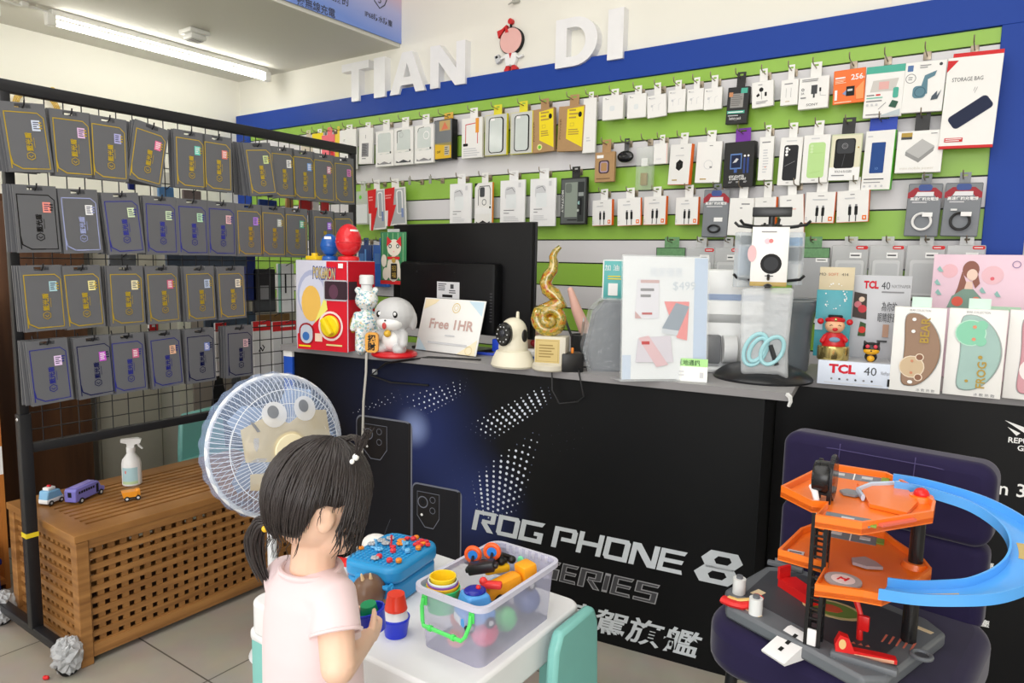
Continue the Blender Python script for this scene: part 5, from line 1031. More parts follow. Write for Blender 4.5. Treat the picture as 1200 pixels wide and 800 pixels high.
b = MB(P((226, 228, 230), .25)); b.lathe([(.001, .222 * k), (.02 * k, .222 * k), (.02 * k, .245 * k), (.026 * k, .248 * k), (.026 * k, .276 * k), (.022 * k, .28 * k), (.001, .28 * k)], 24); b.build('cap', t)
# grey lucky figure on a red base
q = Q(462, 417); t = thing('lucky_figure', 'grey and white smiling lucky figure with gold plaque on a red base', 'figurine', q, face(q, -28)); hb = zat(467, 348, q) - ZT; k = hb / .21
b = MB(P((206, 26, 36), .3)); b.lathe([(.001, 0), (.075 * k, 0), (.08 * k, .006), (.078 * k, .014), (.07 * k, .018), (.001, .018)], 32, sx=1.05, sy=.95); b.build('base', t)
wg = P((196, 196, 198), .3)
b = MB(wg); b.ell((0, 0, .06 * k), (.05 * k, .044 * k, .048 * k)); b.ell((0, .004 * k, .148 * k), (.074 * k, .068 * k, .062 * k)); b.cap((.042 * k, -.012 * k, .08 * k), (.055 * k, -.04 * k, .05 * k), .017 * k, .016 * k); b.cap((-.042 * k, -.012 * k, .08 * k), (-.06 * k, -.036 * k, .065 * k), .016 * k, .015 * k)
for s in (-1, 1): b.ell((s * .036 * k, -.03 * k, .028 * k), (.024 * k, .03 * k, .018 * k)); b.ell((s * .064 * k, .02 * k, .128 * k), (.012 * k, .022 * k, .036 * k))
organic(b, 'body', .004, 4, t)
b = MB(P((240, 240, 240), .3)); b.ell((0, -.03 * k, .123 * k), (.05 * k, .036 * k, .03 * k)); b.ell((0, -.02 * k, .06 * k), (.036 * k, .028 * k, .036 * k)); b.build('white_muzzle_and_belly', t)
b = MB(BLACK)
for s in (-1, 1): b.rng if 0 else b.ell((s * .03 * k, -.054 * k, .152 * k), (.011 * k, .005 * k, .012 * k))
b.ell((0, -.067 * k, .132 * k), (.004 * k, .003 * k, .003 * k)); b.use(P((190, 60, 60))).ell((-.004 * k, -.066 * k, .113 * k), (.008 * k, .004 * k, .012 * k)); b.use(WHITE)
for s in (-1, 1): b.ell((s * .03 * k + .003, -.0585 * k, .155 * k), (.005 * k, .003 * k, .006 * k))
b.build('face', t)
b = MB(P((222, 178, 60), .25)); b.ell((0, -.05 * k, .085 * k), .013 * k); b.build('bell', t)
b = MB(P((226, 160, 60), .4)); b.at((-.05 * k, -.068 * k, .017), rz=.25); b.prism(rr2(.046 * k, .07 * k, .014 * k, cy=.036 * k), -.008, .006); b.use(BLACK).text('金錢', (0, -.0085, .036 * k), .03 * k, bold=.03, width=.036 * k) if False else b.use(BLACK).text('招', (0, -.0085, .05 * k), .028 * k, bold=.04); b.text('財', (0, -.0085, .022 * k), .028 * k, bold=.04); b.at(); b.build('gold_plaque', t)
# monitor
qa = C1(540, 300, .27); mp_ = cw((C1(451, 265, .27)[0] + C1(632, 260, .27)[0]) / 2, .27, 0); mw_ = .675; zt_ = 1.333; zb_ = .925
m_mon = mat('monitor_black', (14, 14, 16), .42, var=.05, spec=.25); m_mon2 = mat('monitor_dark_grey', (30, 30, 34), .35)
t = thing('computer_monitor', 'large black computer monitor seen from behind on the counter', 'monitor', (mp_.x, mp_.y, ZT), ANG - math.radians(9))
b = MB(m_mon); b.box(-mw_ / 2, mw_ / 2, 0, .022, zb_ - ZT, zt_ - ZT, bev=.004); b.build('rear_shell', t)
b = MB(m_mon2); b.box(-mw_ / 2 - .003, mw_ / 2 + .003, .02, .032, zb_ - ZT - .003, zt_ - ZT + .003, bev=.003); b.build('bezel', t)
b = MB(P((12, 13, 16), .15)); b.box(-mw_ / 2 + .01, mw_ / 2 - .01, .0315, .0328, zb_ - ZT + .012, zt_ - ZT - .01); b.build('screen', t)
b = MB(m_mon); b.box(-mw_ * .38, mw_ * .32, -.05, .005, .07, .33, bev=.016); b.use(P((60, 60, 64), .4))
for k_ in range(10): b.box(mw_ * .29, mw_ * .305, -.0505, -.049, .12 + .011 * k_, .124 + .011 * k_)
b.build('rear_housing', t)
q_ = Deco(.11, .062, -.0506); q_.X = Matrix.Translation((-.0, 0, .195)); q_.rect(0, 0, 1, 1, LGREY); q_.lines(.06, .5, .45, .92, 4, DGREY); q_.rect(.6, .6, .75, .86, DGREY); q_.lines(.55, .95, .3, .55, 2, DGREY); q_.rect(.25, .08, .7, .24, BLACK); q_.done('rating_label', t)
b = MB(BLACK); b.ell((-.16, -.05, .29), (.004, .003, .004)); b.ell((.03, -.05, .29), (.004, .003, .004)); b.build('screw_cap', t)
b = MB(m_mon2); b.box(-.05, .05, -.03, -.005, .0, .12, bev=.006); b.build('stand_neck', t); b = MB(m_mon2); b.box(-.14, .14, -.1, .07, 0, .012, bev=.005); b.build('stand_base', t)
b = MB(P((36, 70, 190), .4)); b.box(.2, .235, -.04, -.01, .015, .06, bev=.004); b.tube([(.217, -.03, .02), (.21, -.04, .004), (.15, -.06, .006)], .006, 8); b.build('video_plug', t)
monM = t.matrix_world.copy()
# packet hanging on the monitor corner
p = monM @ V3((-mw_ / 2 + .045, -.012, 0)); t = thing('hanging_packet', 'green packet with a white beckoning cat hung on the monitor corner', 'packet', (p.x - .01, p.y - .02, zat(466, 333, p)), ANG - .05); w = .128; h = zat(466, 272, p) - zat(466, 333, p)
MB(mat('packet_green', (58, 126, 84), .3, coat=.4)).box(-w / 2, w / 2, -.003, .001, 0, h, bev=.001).build('packet_body', t)
q = Deco(w, h, -.0032)
for i in range(5): q.rect(.08 + .2 * i, .1, .1 + .2 * i, .98, INK((150, 196, 140)))
q.rect(0, 0, 1, .07, RED); cw_ = INK((226, 216, 202)); q.disc(.52, .3, .034, cw_, sz=1.5); q.disc(.22, .2, .016, cw_, sz=1.6); q.disc(.85, .2, .016, cw_, sz=1.6); q.disc(.15, .45, .014, cw_, sz=1.8); q.disc(.55, .7, .035, cw_, sz=.95)
for s in (-1, 1): q.poly([(.55 + .27 * s, .92), (.55 + .08 * s, .82), (.55 + .29 * s, .72)], INK((206, 50, 56))); q.disc(.55 + .15 * s, .73, .008, INK((40, 60, 56))); q.disc(.55 + .15 * s, .73, .004, WHITE)
q.poly([(.52, .64), (.58, .64), (.55, .61)], PINK); q.rect(.3, .48, .78, .53, RED); q.disc(.55, .46, .01, GOLD); q.rrect(.44, .1, .68, .4, BLACK, .1); q.txt('招', .56, .31, .024, GOLD); q.txt('福', .56, .18, .024, GOLD); q.done('printed_front', t)
b = MB(CLEAR('seal_strip', (220, 224, 222), .5)); b.box(-.03, .03, -.002, .0, h, h + .012); b.build('hang_strip', t)
# Free 1HR board
t, w, h = quadthing('price_sign', 'white card sign reading Free 1HR leaning before the monitor', 'sign', (486, 410), (557, 419), (533, 352), lean=16)
b = MB(mat('sign_card', (236, 236, 234), .4)); b.box(-w / 2, w / 2, 0, .004, .004, h, bev=.001); b.build('sign_board', t)
q = Deco(w, h, -.0003); q.poly([(.02, .98), (.02, .78), (.2, .9), (.26, .98)], INK((240, 226, 190))); q.poly([(.74, .98), (.98, .72), (.98, .98)], INK((200, 222, 236))); q.poly([(.02, .02), (.02, .26), (.2, .02)], INK((200, 222, 236))); q.poly([(.7, .02), (.98, .3), (.98, .02)], INK((240, 230, 200)))
q.rng(.56, .84, .016, .0185, INK((226, 200, 120))); q.rng(.56, .84, .008, .0095, INK((226, 200, 120)))
q.txt('Free 1HR', .53, .53, .05, INK((196, 166, 160)), width=w * .72, bold=.025, rot=.0); q.lines(.46, .64, .3, .36, 1, LGREY); q.lines(.2, .85, .14, .22, 1, LGREY); q.rng(.88, .1, .014, .016, INK((226, 206, 150))); q.done('printed_front', t)
b = MB(m_mon); b.tube([(-.05, .004, .004), (0, .02, h * .5), (.05, .004, .004)], .003, 6); b.tube([(0, .01, h * .5), (0, .07, .012)], .003, 6); b.build('wire_easel', t)
# white dome camera
q = Q(601, 429); t = thing('security_camera', 'cream domed security camera with black lens face on the counter', 'camera', q, face(q, -38)); hb = zat(604, 368, q) - ZT; k = hb / .165
cr_ = P((226, 220, 200), .35)
b = MB(cr_); b.lathe([(.001, 0), (.069 * k, 0), (.073 * k, .006), (.069 * k, .022), (.056 * k, .05), (.048 * k, .054), (.001, .054)], 36, sx=1.0, sy=.9); b.build('base', t)
b = MB(cr_); b.cap((0, 0, .06 * k), (0, 0, .112 * k), .047 * k, .043 * k, n=24, k=6); b.ell((0, -.018 * k, .105 * k), (.036 * k, .036 * k, .036 * k)); organic(b, 'head', .003, 4, t)
b = MB(P((22, 22, 24), .15)); b.at((0, -.044 * k, .105 * k), rx=PI / 2 - .1); b.lathe([(.001, -.01), (.027 * k, -.01), (.03 * k, .006), (.026 * k, .012), (.001, .013)], 28, sx=1, sy=1.25); b.at(); b.build('lens_face', t)
b = MB(LGREY)
for i in range(10): a_ = 2 * PI * i / 10; b.ell((.02 * k * math.cos(a_), -.0575 * k, .105 * k + .024 * k * math.sin(a_)), .0022)
b.use(P((50, 52, 60), .1)).ell((0, -.056 * k, .108 * k), (.011 * k, .006, .011 * k)); b.build('infrared_leds', t)
for s in (1,): b = MB(P((22, 22, 24), .3)); b.ell((s * .044 * k, -.0, .1 * k), (.006 * k, .013 * k, .02 * k)); b.build('side_cap', t)
b = MB(cr_); b.cap((0, .02 * k, .15 * k), (0, .02 * k, .168 * k), .006 * k, .005 * k); b.build('antenna_stub', t)
# plain toy head behind the camera (stand-in without a character face)
q = Q(625, 411); t = thing('toy_figure', 'round skin-coloured toy head with black hair behind the cream camera', 'toy', q, face(q, 10)); hb = zat(612, 358, q) - ZT; k = hb / .14
b = MB(P((224, 182, 156), .45)); b.ell((0, 0, .065 * k), (.07 * k, .05 * k, .062 * k)); b.build('head', t); b = MB(P((28, 24, 24), .5)); b.ell((-.004 * k, .01 * k, .1 * k), (.066 * k, .05 * k, .042 * k)); b.build('hair', t)
b = MB(P((206, 60, 66), .4)); b.ell((.012 * k, -.045 * k, .03 * k), (.03 * k, .012 * k, .016 * k)); b.build('scarf', t)
# trophy
q = Q(644, 433); t = thing('trophy', 'amber glass spiral trophy on a cream block with gold plaque', 'trophy', q, face(q, -12)); k = wat(625, 662, 415, q); hh = zat(644, 393, q) - ZT
st_ = mat('cream_stone', (206, 200, 184), .45, var=.1)
b = MB(st_); b.lathe([(.001, 0), (k * .52, 0), (k * .56, .004), (k * .56, .018), (k * .5, .022), (.001, .022)], 32); b.build('plinth', t)
b = MB(st_); b.box(-k * .44, k * .56, -.032, .032, .02, hh, bev=.004); b.build('block', t)
q_ = Deco(k * .78, hh * .68, -.0322); q_.X = Matrix.Translation((-.002, 0, hh * .24)); q_.rect(0, 0, 1, 1, mat('plaque_gold', (196, 174, 116), .35, metal=.4)); q_.line([(.06, .06), (.94, .06), (.94, .94), (.06, .94)], .001, INK((150, 128, 76)), True); q_.lines(.16, .84, .2, .8, 5, INK((150, 128, 76))); q_.done('plaque', t)
amb = mixmat('amber_glass', (206, 96, 8), (240, 214, 120), .05, 48, (1, 1, 1), detail=2, ramp=(.36, .60), spec=.8); am_b = amb.node_tree.nodes['Principled BSDF']; am_b.inputs['Transmission Weight'].default_value = .55; am_b.inputs['Coat Weight'].default_value = .8
for n_ in amb.node_tree.nodes:
    if n_.type == 'VALTORGB':
        for p_, c_ in ((.44, (236, 176, 30)), (.5, (222, 190, 60)), (.54, (140, 150, 50))): e_ = n_.color_ramp.elements.new(p_); e_.color = (*lin(c_), 1)
pxm = (zat(644, 300, q) - zat(644, 400, q)) / 100
def tp(px, py): return V3(((px - 648) * pxm, 0, zat(644, 433, q) - ZT + (433 - py) * pxm))
pts = []; rs = []
for i in range(30):
    a_ = i / 29 * 3.3 * PI - .6; r = 2.0 + 15.2 * (i / 29) ** .85; c = tp(648 + r * math.cos(a_), 372 + r * math.sin(a_)); c.y = -.012 * (1 - i / 29) * 2; pts.append(c); rs.append((4.0 + 3.8 * (i / 29)) * pxm)
for p_, r in (((661, 352), 8.4), ((652, 344), 8.4), ((643, 338), 8), ((640.5, 330), 7.4), ((643.5, 322), 6.8), ((649, 315), 6.2), ((650, 307), 5.4), ((648.5, 300), 4.6), ((651, 294), 3.8), ((657, 288), 2.4)):
    pts.append(tp(*p_)); rs.append(r * pxm)
b = MB(amb); b.tube(pts, rs, 14); b.ell(tp(648, 372), (5 * pxm, .02, 5 * pxm)); b.build('glass_spiral', t, ang=1.2)
# pen cup, power block
q = Q(672, 424); t = thing('pen_cup', 'black cup holding pens behind the spiral trophy', 'pen cup', q + V3((0, .05, 0)), face(q)); b = MB(P((30, 30, 32), .4)); b.cup([(.001, 0), (.034, 0), (.037, .09)], [(.034, .09), (.031, .006), (.001, .006)], 24); b.build('cup_body', t); b = MB(P((60, 60, 62))); b.ring((0, 0, .09), .0355, .0022, 24, 6); b.build('rim', t)
for (dx, dz, ln, c, l) in ((.012, .05, .14, (90, 46, 40), 'brown click pen sticking up out of the black pen cup'), (-.01, -.05, .07, (50, 52, 54), 'short dark pen leaning in the black pen cup'), (-.015, .02, .06, (170, 150, 140), 'pale stub of a pen in the black pen cup')):
    M0 = t.matrix_world; a0 = M0 @ V3((dx * .3, 0, .008)); a1 = M0 @ V3((dx + dz * 1.1, .004, .09 + ln)); 
    o = thing('pen', l, 'pen', a0, 0, 'pens in the black cup'); b = MB(P(c, .3)); b.tube([(0, 0, 0), (a1 - a0) * .9], .0045, 10); b.build('barrel', o); b = MB(LGREY); b.tube([(a1 - a0) * .9, (a1 - a0)], [.003, .002], 8); b.build('push_button', o)
q = Q(668, 436); t = thing('power_block', 'small black power block at the counter edge beside the trophy', 'power adapter', q + V3((0, .012, 0)), face(q, 12)); w = wat(655, 681, 425, q); b = MB(P((26, 26, 28), .35)); b.box(-w / 2, w / 2, -.012, .05, 0, .058, bev=.004); b.build('adapter_body', t); b = MB(P((226, 130, 40))); b.box(-.004, .004, .0, .01, .058, .075, bev=.002); b.build('orange_tip', t)
b = MB(P((30, 30, 32), .4)); e = cw(C1(668, 445, 0)[0], -.006, 0); c0 = t.matrix_world @ V3((-.02, -.0185, .012)); f_ = lambda s, y, z: cw(s, y, z)
sx = C1(668, 445, 0)[0]
b.tube([f_(sx - .05, .02, .872), f_(sx - .06, -.006, .868), f_(sx - .055, -.01, .80), f_(sx - .03, -.008, .76), f_(sx + .03, -.008, .772), f_(sx + .05, -.01, .79), f_(sx + .03, -.006, .868), f_(sx + .02, .05, .872), f_(sx + .06, .1, .868)], .0024, 8)
tag(b.build('black_cable'), 'thin black cable looping over the counter edge below the power block', 'cable')
# film wrapped device
q = Q(706, 436); t = thing('wrapped_device', 'grey device wrapped in clear plastic left of the acrylic sign', 'device', q + V3((0, .03, 0)), face(q, 6)); w = wat(684, 740, 420, q); h = zat(706, 353, q) - ZT
b = MB(P((74, 78, 84), .4)); b.prism([(-w * .34, 0), (w / 2, 0), (w / 2, h), (-w * .1, h), (-w * .3, h * .82), (-w * .44, h * .3)], -.01, .1); o = b.build('device_body', t); bv = o.modifiers.new('b', 'BEVEL'); bv.width = .008; bv.segments = 2
b = MB(mat('clear_wrap', (205, 210, 216), .08, alpha=.32, var=0, bump=2.5, scale=34)); b.prism([(-w * .42, -.0), (w * .56, 0), (w * .54, h * 1.02), (-w * .12, h * 1.03), (-w * .38, h * .86), (-w * .54, h * .3)], -.018, .11); b.build('plastic_wrap', t)
# teal code card
q = atT(719, .30); t = thing('code_card', 'pale teal card standing behind the acrylic sign', 'card', (q.x, q.y, ZT), face(q, -4)); zb_, zt2 = zat(720, 352, q), zat(720, 304, q); w = wat(707, 738, 330, q)
MB(mat('teal_card', (92, 178, 178), .4)).box(-w / 2, w / 2, 0, .003, zb_ - ZT, zt2 - ZT, bev=.001).build('card_board', t); q_ = Deco(w, zt2 - zb_, -.0003); q_.X = Matrix.Translation((0, 0, zb_ - ZT)); q_.line([(.02, .02), (.98, .02), (.98, .98), (.02, .98)], .004, WHITE, True); q_.rect(.22, .12, .58, .42, WHITE); q_.txt('加 油 卡', .5, .8, .022, WHITE); q_.lines(.2, .9, .5, .62, 2, YEL); q_.done('printed_front', t)
b = MB(CLEAR('clear_post', (220, 224, 226), .3)); b.box(-.01, .01, .003, .006, 0, zb_ - ZT + .02); b.box(-.03, .03, -.03, .03, 0, .004); b.build('clear_stand', t)
# acrylic sign
t, w, h = quadthing('acrylic_sign', 'large clear acrylic stand with a pale printed price sheet on the counter', 'sign', (727, 447), (829, 446), (780, 299), lean=4)
MB(mat('bright_sheet', (240, 243, 246), .35, var=.01)).box(-w / 2 + .004, w / 2 - .004, .002, .004, .006, h - .004).build('price_sheet', t)
b = MB(mat('acrylic', (236, 242, 246), .04, alpha=.12, spec=.8, var=0)); b.box(-w / 2, w / 2, -.001, .0006, 0, h); b.box(-w / 2, w / 2, .0045, .0065, 0, h); b.build('acrylic_sleeve', t)
b = MB(CLEAR('acrylic_foot', (230, 234, 238), .3, .05)); b.box(-w / 2, w / 2, -.0, .09, -.0, .004, bev=.001); b.build('acrylic_base', t)
q_ = Deco(w - .01, h - .012, .0018); q_.X = Matrix.Translation((0, 0, .006)); q_.rect(.84, 0, 1, 1, INK((198, 216, 240))); q_.rect(.0, .0, .1, .2, INK((206, 220, 240)))
q_.txt('$499', .72, .765, .034, INK((206, 216, 226)), width=.07); q_.txt('獨家優惠', .5, .88, .03, INK((226, 232, 240)), width=.1)
q_.poly([(.14, .5), (.42, .5), (.42, .82), (.16, .82)], INK((226, 226, 234))); q_.rect(.2, .79, .42, .815, INK((206, 176, 176))); q_.poly([(.14, .5), (.22, .5), (.14, .56)], INK((206, 170, 170))); q_.lines(.2, .4, .66, .76, 2, GREY); q_.lines(.22, .38, .52, .56, 1, INK((190, 90, 90)))
q_.poly([(.48, .64), (.78, .64), (.76, .32), (.64, .34)], INK((236, 150, 150))); q_.poly([(.46, .42), (.62, .63), (.78, .6), (.66, .4)], INK((150, 162, 176))); q_.poly([(.46, .42), (.66, .4), (.64, .36), (.47, .38)], INK((206, 212, 220))); q_.poly([(.15, .14), (.6, .14), (.56, .36), (.18, .34)], INK((214, 210, 220))); q_.poly([(.18, .34), (.3, .36), (.54, .12), (.4, .1)], INK((220, 190, 196))); q_.lines(.22, .36, .27, .33, 1, INK((196, 90, 90)))
q_.done('printed_sheet', t)
q = Q(806, 446); q = q + V3((.004, -.012, 0)); t = thing('shop_card', 'small white card with green heading at the foot of the acrylic sign', 'card', q, face(q, -2), rx=-.1); w = wat(783, 828, 433, q); h = zat(806, 420, q) - ZT
MB(mat('white_cardstock', (238, 240, 236), .4)).box(-w / 2, w / 2, -.001, .001, 0, h).build('card_board', t); q_ = Deco(w, h, -.0012); q_.rect(0, .66, 1, 1, INK((176, 226, 150))); q_.txt('天地通訊', .5, .82, .017, INK((60, 96, 60)), width=w * .6, bold=.02); q_.lines(.1, .5, .2, .5, 2, LGREY); q_.rect(.8, .18, .9, .42, LGREY); q_.done('printed_front', t)
b = MB(CLEAR('acrylic_foot', (230, 234, 238), .3, .05)); b.box(-w / 2, w / 2, -.002, .03, -.0005, .002); b.build('clear_foot', t)
# white machine behind
q = atT(858, .31); t = thing('receipt_machine', 'white office machine behind the acrylic sign and rotating stand', 'machine', (q.x, q.y, ZT), face(q, 10)); w = wat(815, 893, 400, q); wm = P((236, 238, 240), .3); gm = P((170, 172, 174), .35); z_ = lambda py: zat(864, py, q) - ZT
MB(wm).box(-w / 2, w / 2, -.02, .10, 0, z_(352), bev=.012).build('lower_body', t); MB(gm).box(-w / 2 + .002, w / 2 - .002, -.0215, .1, z_(378), z_(368), bev=.002).build('grey_band', t); MB(wm).box(-w / 2, w * .46, 0, .12, z_(350), z_(316), bev=.014).build('upper_cover', t)
MB(INK((150, 166, 196))).box(-w / 2 + .01, w * .44, -.003, .1, z_(352), z_(345), bev=.002).build('paper_slot', t); MB(P((120, 122, 126), .35)).box(-w * .5, -w * .2, -.045, -.018, z_(425), z_(392), bev=.006).build('side_unit', t)
b = MB(P((222, 224, 226), .25)); b.at((-w * .08, -.04, z_(408)), ry=0); b.cyl((-.02, 0, 0), (.02, 0, 0), (z_(392) - z_(424)) / 2, n=24); b.build('paper_roll', t)
MB(wm).box(-w / 2 - .01, w * .2, -.05, -.02, 0, .02, bev=.008).build('front_ledge', t)
# grey bin
q = atT(916, .42); t = thing('grey_bin', 'grey plastic bin with flared rim behind the rotating stand', 'bin', (q.x, q.y, ZT), face(q)); h = zat(918, 351, q) - ZT; r = wat(872, 954, 360, q) / 2; gb = mat('grey_bin_plastic', (112, 120, 126), .2, coat=.3)
MB(gb).cup([(.001, 0), (r * .72, 0), (r * .8, .01), (r * .86, h * .7), (r * .92, h * .84), (r, h * .9), (r, h)], [(r * .96, h), (r * .96, h * .92), (r * .86, h * .84), (r * .8, h * .6), (r * .74, .014), (.001, .014)], 32).build('bin_body', t)
b = MB(mat('bin_rim', (140, 146, 150), .2)); b.ring((0, 0, h), r * .98, .004, 36, 8); b.build('rim', t)
# rotating stand
q = Q(893, 443); t = thing('rotating_stand', 'black rotating hook stand on a round base at the counter corner', 'display stand', q, face(q)); RS = t; r = wat(836, 953, 440, q) / 2; bk = P((30, 31, 34), .28); Zs = lambda py: zat(893, py, q) - ZT
MB(bk).lathe([(.001, 0), (r, 0), (r * 1.01, .006), (r * .98, .012), (r * .8, .03), (r * .4, .05), (.02, .056), (.001, .056)], 40).build('base', t)
b = MB(bk); b.cyl((0, 0, .05), (0, 0, Zs(246)), .009, n=16); b.build('pole', t)
b = MB(bk); b.box(-.055, .055, -.014, .014, Zs(254), Zs(243), bev=.002); b.build('top_bar', t)
for zi, py in enumerate((266, 328)):
    b = MB(bk); b.lathe([(.001, -.007), (.03, -.007), (.032, 0), (.03, .007), (.001, .007)], 24, c=(0, 0, Zs(py))); b.build('hook_hub', t)
    for i in range(6):
        a_ = 2 * PI * i / 6 + (.0 if zi else .18) + (-PI / 2); c_, s_ = math.cos(a_), math.sin(a_); zz = Zs(py); L_ = .1
        b = MB(bk); b.tube([(.025 * c_, .025 * s_, zz), (L_ * .6 * c_, L_ * .6 * s_, zz), (L_ * c_, L_ * s_, zz + .005), (L_ * 1.12 * c_, L_ * 1.12 * s_, zz + .016)], .0042, 8); b.build('hook_arm', t)
RM = t.matrix_world
def hung(name, label, cat, lx, ly, px0, px1, py0, py1, rz=0):
    p = RM @ V3((lx, ly, 0)); o = thing(name, label, cat, (p.x, p.y, zat((px0 + px1) / 2, py1, p)), face(q) + rz); return o, wat(px0, px1, (py0 + py1) / 2, p), zat((px0 + px1) / 2, py0, p) - zat((px0 + px1) / 2, py1, p)
o, w, h = hung('hanging_carton', 'white carton with black round picture hung at the front of the rotating stand', 'carton', 0, -.085, 873, 916, 266, 335); MB(m_wbox).box(-w / 2, w / 2, -.012, .012, .012, h, bev=.001).build('carton', o); MB(mat('gold_foot', (176, 150, 84), .4)).box(-w / 2, w / 2, -.0121, .0121, 0, .0125, bev=.001).build('gold_edge', o)
d_ = Deco(w, h, -.0122); d_.disc(.55, .38, w * .29, BLACK); d_.disc(.55, .38, w * .2, INK((50, 52, 56))); d_.disc(.42, .76, .008, INK((236, 200, 210))); d_.disc(.52, .765, .006, INK((220, 130, 130))); d_.disc(.02, .55, .012, INK((226, 186, 190)), sz=2); d_.lines(.25, .7, .9, .94, 1, GREY); d_.lines(.4, .75, .16, .19, 1, DGREY); d_.done('printed_front', o)
o, w, h = hung('hanging_clear_pack', 'clear pack hung on the left arm of the rotating stand', 'clear pack', -.07, -.03, 849, 872, 272, 336, .7); MB(CLEAR('clear_soft', (222, 232, 240), .4, .08)).box(-w / 2, w / 2, -.014, .014, 0, h, bev=.003).build('pack_shell', o); MB(DGREY).box(-w * .3, w * .3, -.008, .008, h * .78, h * .94, bev=.003).build('dark_insert', o); MB(WHITE).box(-w * .4, w * .4, -.006, .006, .004, h * .2).build('card_insert', o); MB(INK((196, 208, 222))).box(-w * .36, w * .36, -.004, .004, h * .22, h * .74).build('cable_insert', o)
o, w, h = hung('hanging_clear_pack', 'pack with blue and dark contents hung on the right of the rotating stand', 'clear pack', .07, -.02, 914, 932, 272, 334, -.6); MB(CLEAR('clear_soft', (222, 232, 240), .4, .08)).box(-w / 2, w / 2, -.014, .014, 0, h, bev=.003).build('pack_shell', o); MB(INK((70, 150, 206))).box(-w * .4, w * .4, -.008, .008, h * .74, h * .9).build('blue_insert', o); MB(DGREY).box(-w * .4, w * .4, -.008, .008, h * .46, h * .72).build('dark_insert', o); MB(WHITE).box(-w * .4, w * .4, -.006, .006, .01, h * .4).build('card_insert', o)
o, w, h = hung('cable_bag', 'clear bag with a pale blue cable hung at the front of the rotating stand', 'bag', 0, -.1, 866, 927, 336, 440); bagm = mat('frosted_bag', (226, 230, 234), .18, alpha=.4, var=0, bump=1.5, scale=40)
b = MB(bagm); b.prism([(-w * .42, 0), (w * .3, .006), (w * .5, -.006), (w * .46, h * .3), (w * .5, h), (-w * .5, h * .98), (-w * .48, h * .5)], -.016, .016); bo = b.build('bag_film', o); bv = bo.modifiers.new('b', 'BEVEL'); bv.width = .01; bv.segments = 3
cb = P((158, 206, 214), .4); b = MB(cb)
for k_, (cx_, cz_, ra, rb) in enumerate(((-.16, .3, .21, .3), (-.12, .3, .14, .22), (.16, .3, .2, .26))):
    pts = []; 
    for i in range(24): a_ = 2 * PI * i / 24; pts.append((w * (cx_ + ra * math.cos(a_) + .08 * math.sin(a_)), -.021 - .003 * k_, h * (cz_ + rb * .6 * math.sin(a_) - .0)))
    b.tube(pts, .006, 8, closed=True)
b.build('coiled_cable', o); b = MB(P((40, 42, 46))); b.tube([(w * .12, -.024, h * .36), (w * .26, -.024, h * .14)], .0065, 8); b.build('cable_plug', o)
b = MB(bk); b.lathe([(.001, 0), (.014, .002), (.008, .008), (.001, .01)], 16, c=(0, -.018, h + .0)); b.build('bag_button', o)
# ---- right counter: phone display stand
t, w, h = quadthing('phone_display_stand', 'grey phone advert display stand printed TCL 40 on the right counter', 'display stand', (957, 449), (1043, 456), (1000, 440))
q0 = t.location.copy(); zz = lambda px, py, back=.0: onpl(px, py, q0 + N * back, N).z - ZT
W2 = w * .5
sh = mat('stand_grey', (192, 194, 200), .35); fr = mat('stand_front', (214, 222, 238), .35)
hf = zz(1000, 424); MB(fr).box(-W2, W2, 0, .012, 0, hf, bev=.002).build('front_lip', t); MB(sh).box(-W2, W2, .012, .15, 0, hf - .002, bev=.002).build('shelf', t)
hb_ = zz(1010, 322, .16); MB(sh).box(-W2 * .2, W2 * 1.5, .15, .162, 0, hb_, bev=.002).build('back_board', t)
d_ = Deco(W2 * 2, hf, -.0003); d_.txt('TCL', .34, .68, .034, INK((206, 30, 50)), width=W2 * .74, bold=.05); d_.txt('40', .72, .66, .034, DGREY, width=W2 * .34); d_.txt('NxtPaper', .93, .6, .014, GREY, width=W2 * .26)
for i in range(6): d_.disc(.2 + .11 * i, .26, .003, DGREY if i % 2 else GREY)
d_.rect(.955, .1, .985, .4, BLACK); d_.lines(.1, .9, .08, .14, 1, LGREY); d_.done('printed_lip', t)
d_ = Deco(W2 * 1.7, hb_, .1497); d_.X = Matrix.Translation((W2 * .65, 0, 0)); d_.txt('TCL', .34, .91, .03, INK((206, 30, 50)), width=W2 * .42, bold=.05); d_.txt('40', .58, .905, .032, DGREY, width=W2 * .24); d_.txt('NXTPAPER', .83, .9, .014, GREY, width=W2 * .52); d_.lines(.52, .98, .83, .86, 1, GREY); d_.txt('為你的', .66, .71, .03, DGREY, width=W2 * .42); d_.txt('眼睛舒適護', .68, .605, .03, DGREY, width=W2 * .66)
d_.poly([(.06, .6), (.07, .84), (.28, .82), (.3, .58)], INK((70, 60, 56))); d_.disc(.14, .72, .01, INK((206, 120, 130))); d_.disc(.22, .68, .012, INK((200, 60, 70))); d_.disc(.2, .77, .008, INK((226, 200, 180))); d_.poly([(.17, .42), (.2, .56), (.3, .54), (.3, .42)], INK((60, 86, 50))); d_.disc(.24, .48, .01, INK((214, 60, 50))); d_.rect(.58, .42, .68, .54, INK((186, 150, 130))); d_.lines(.5, .7, .36, .4, 1, DGREY); d_.done('printed_back', t)
TCLM = t.matrix_world
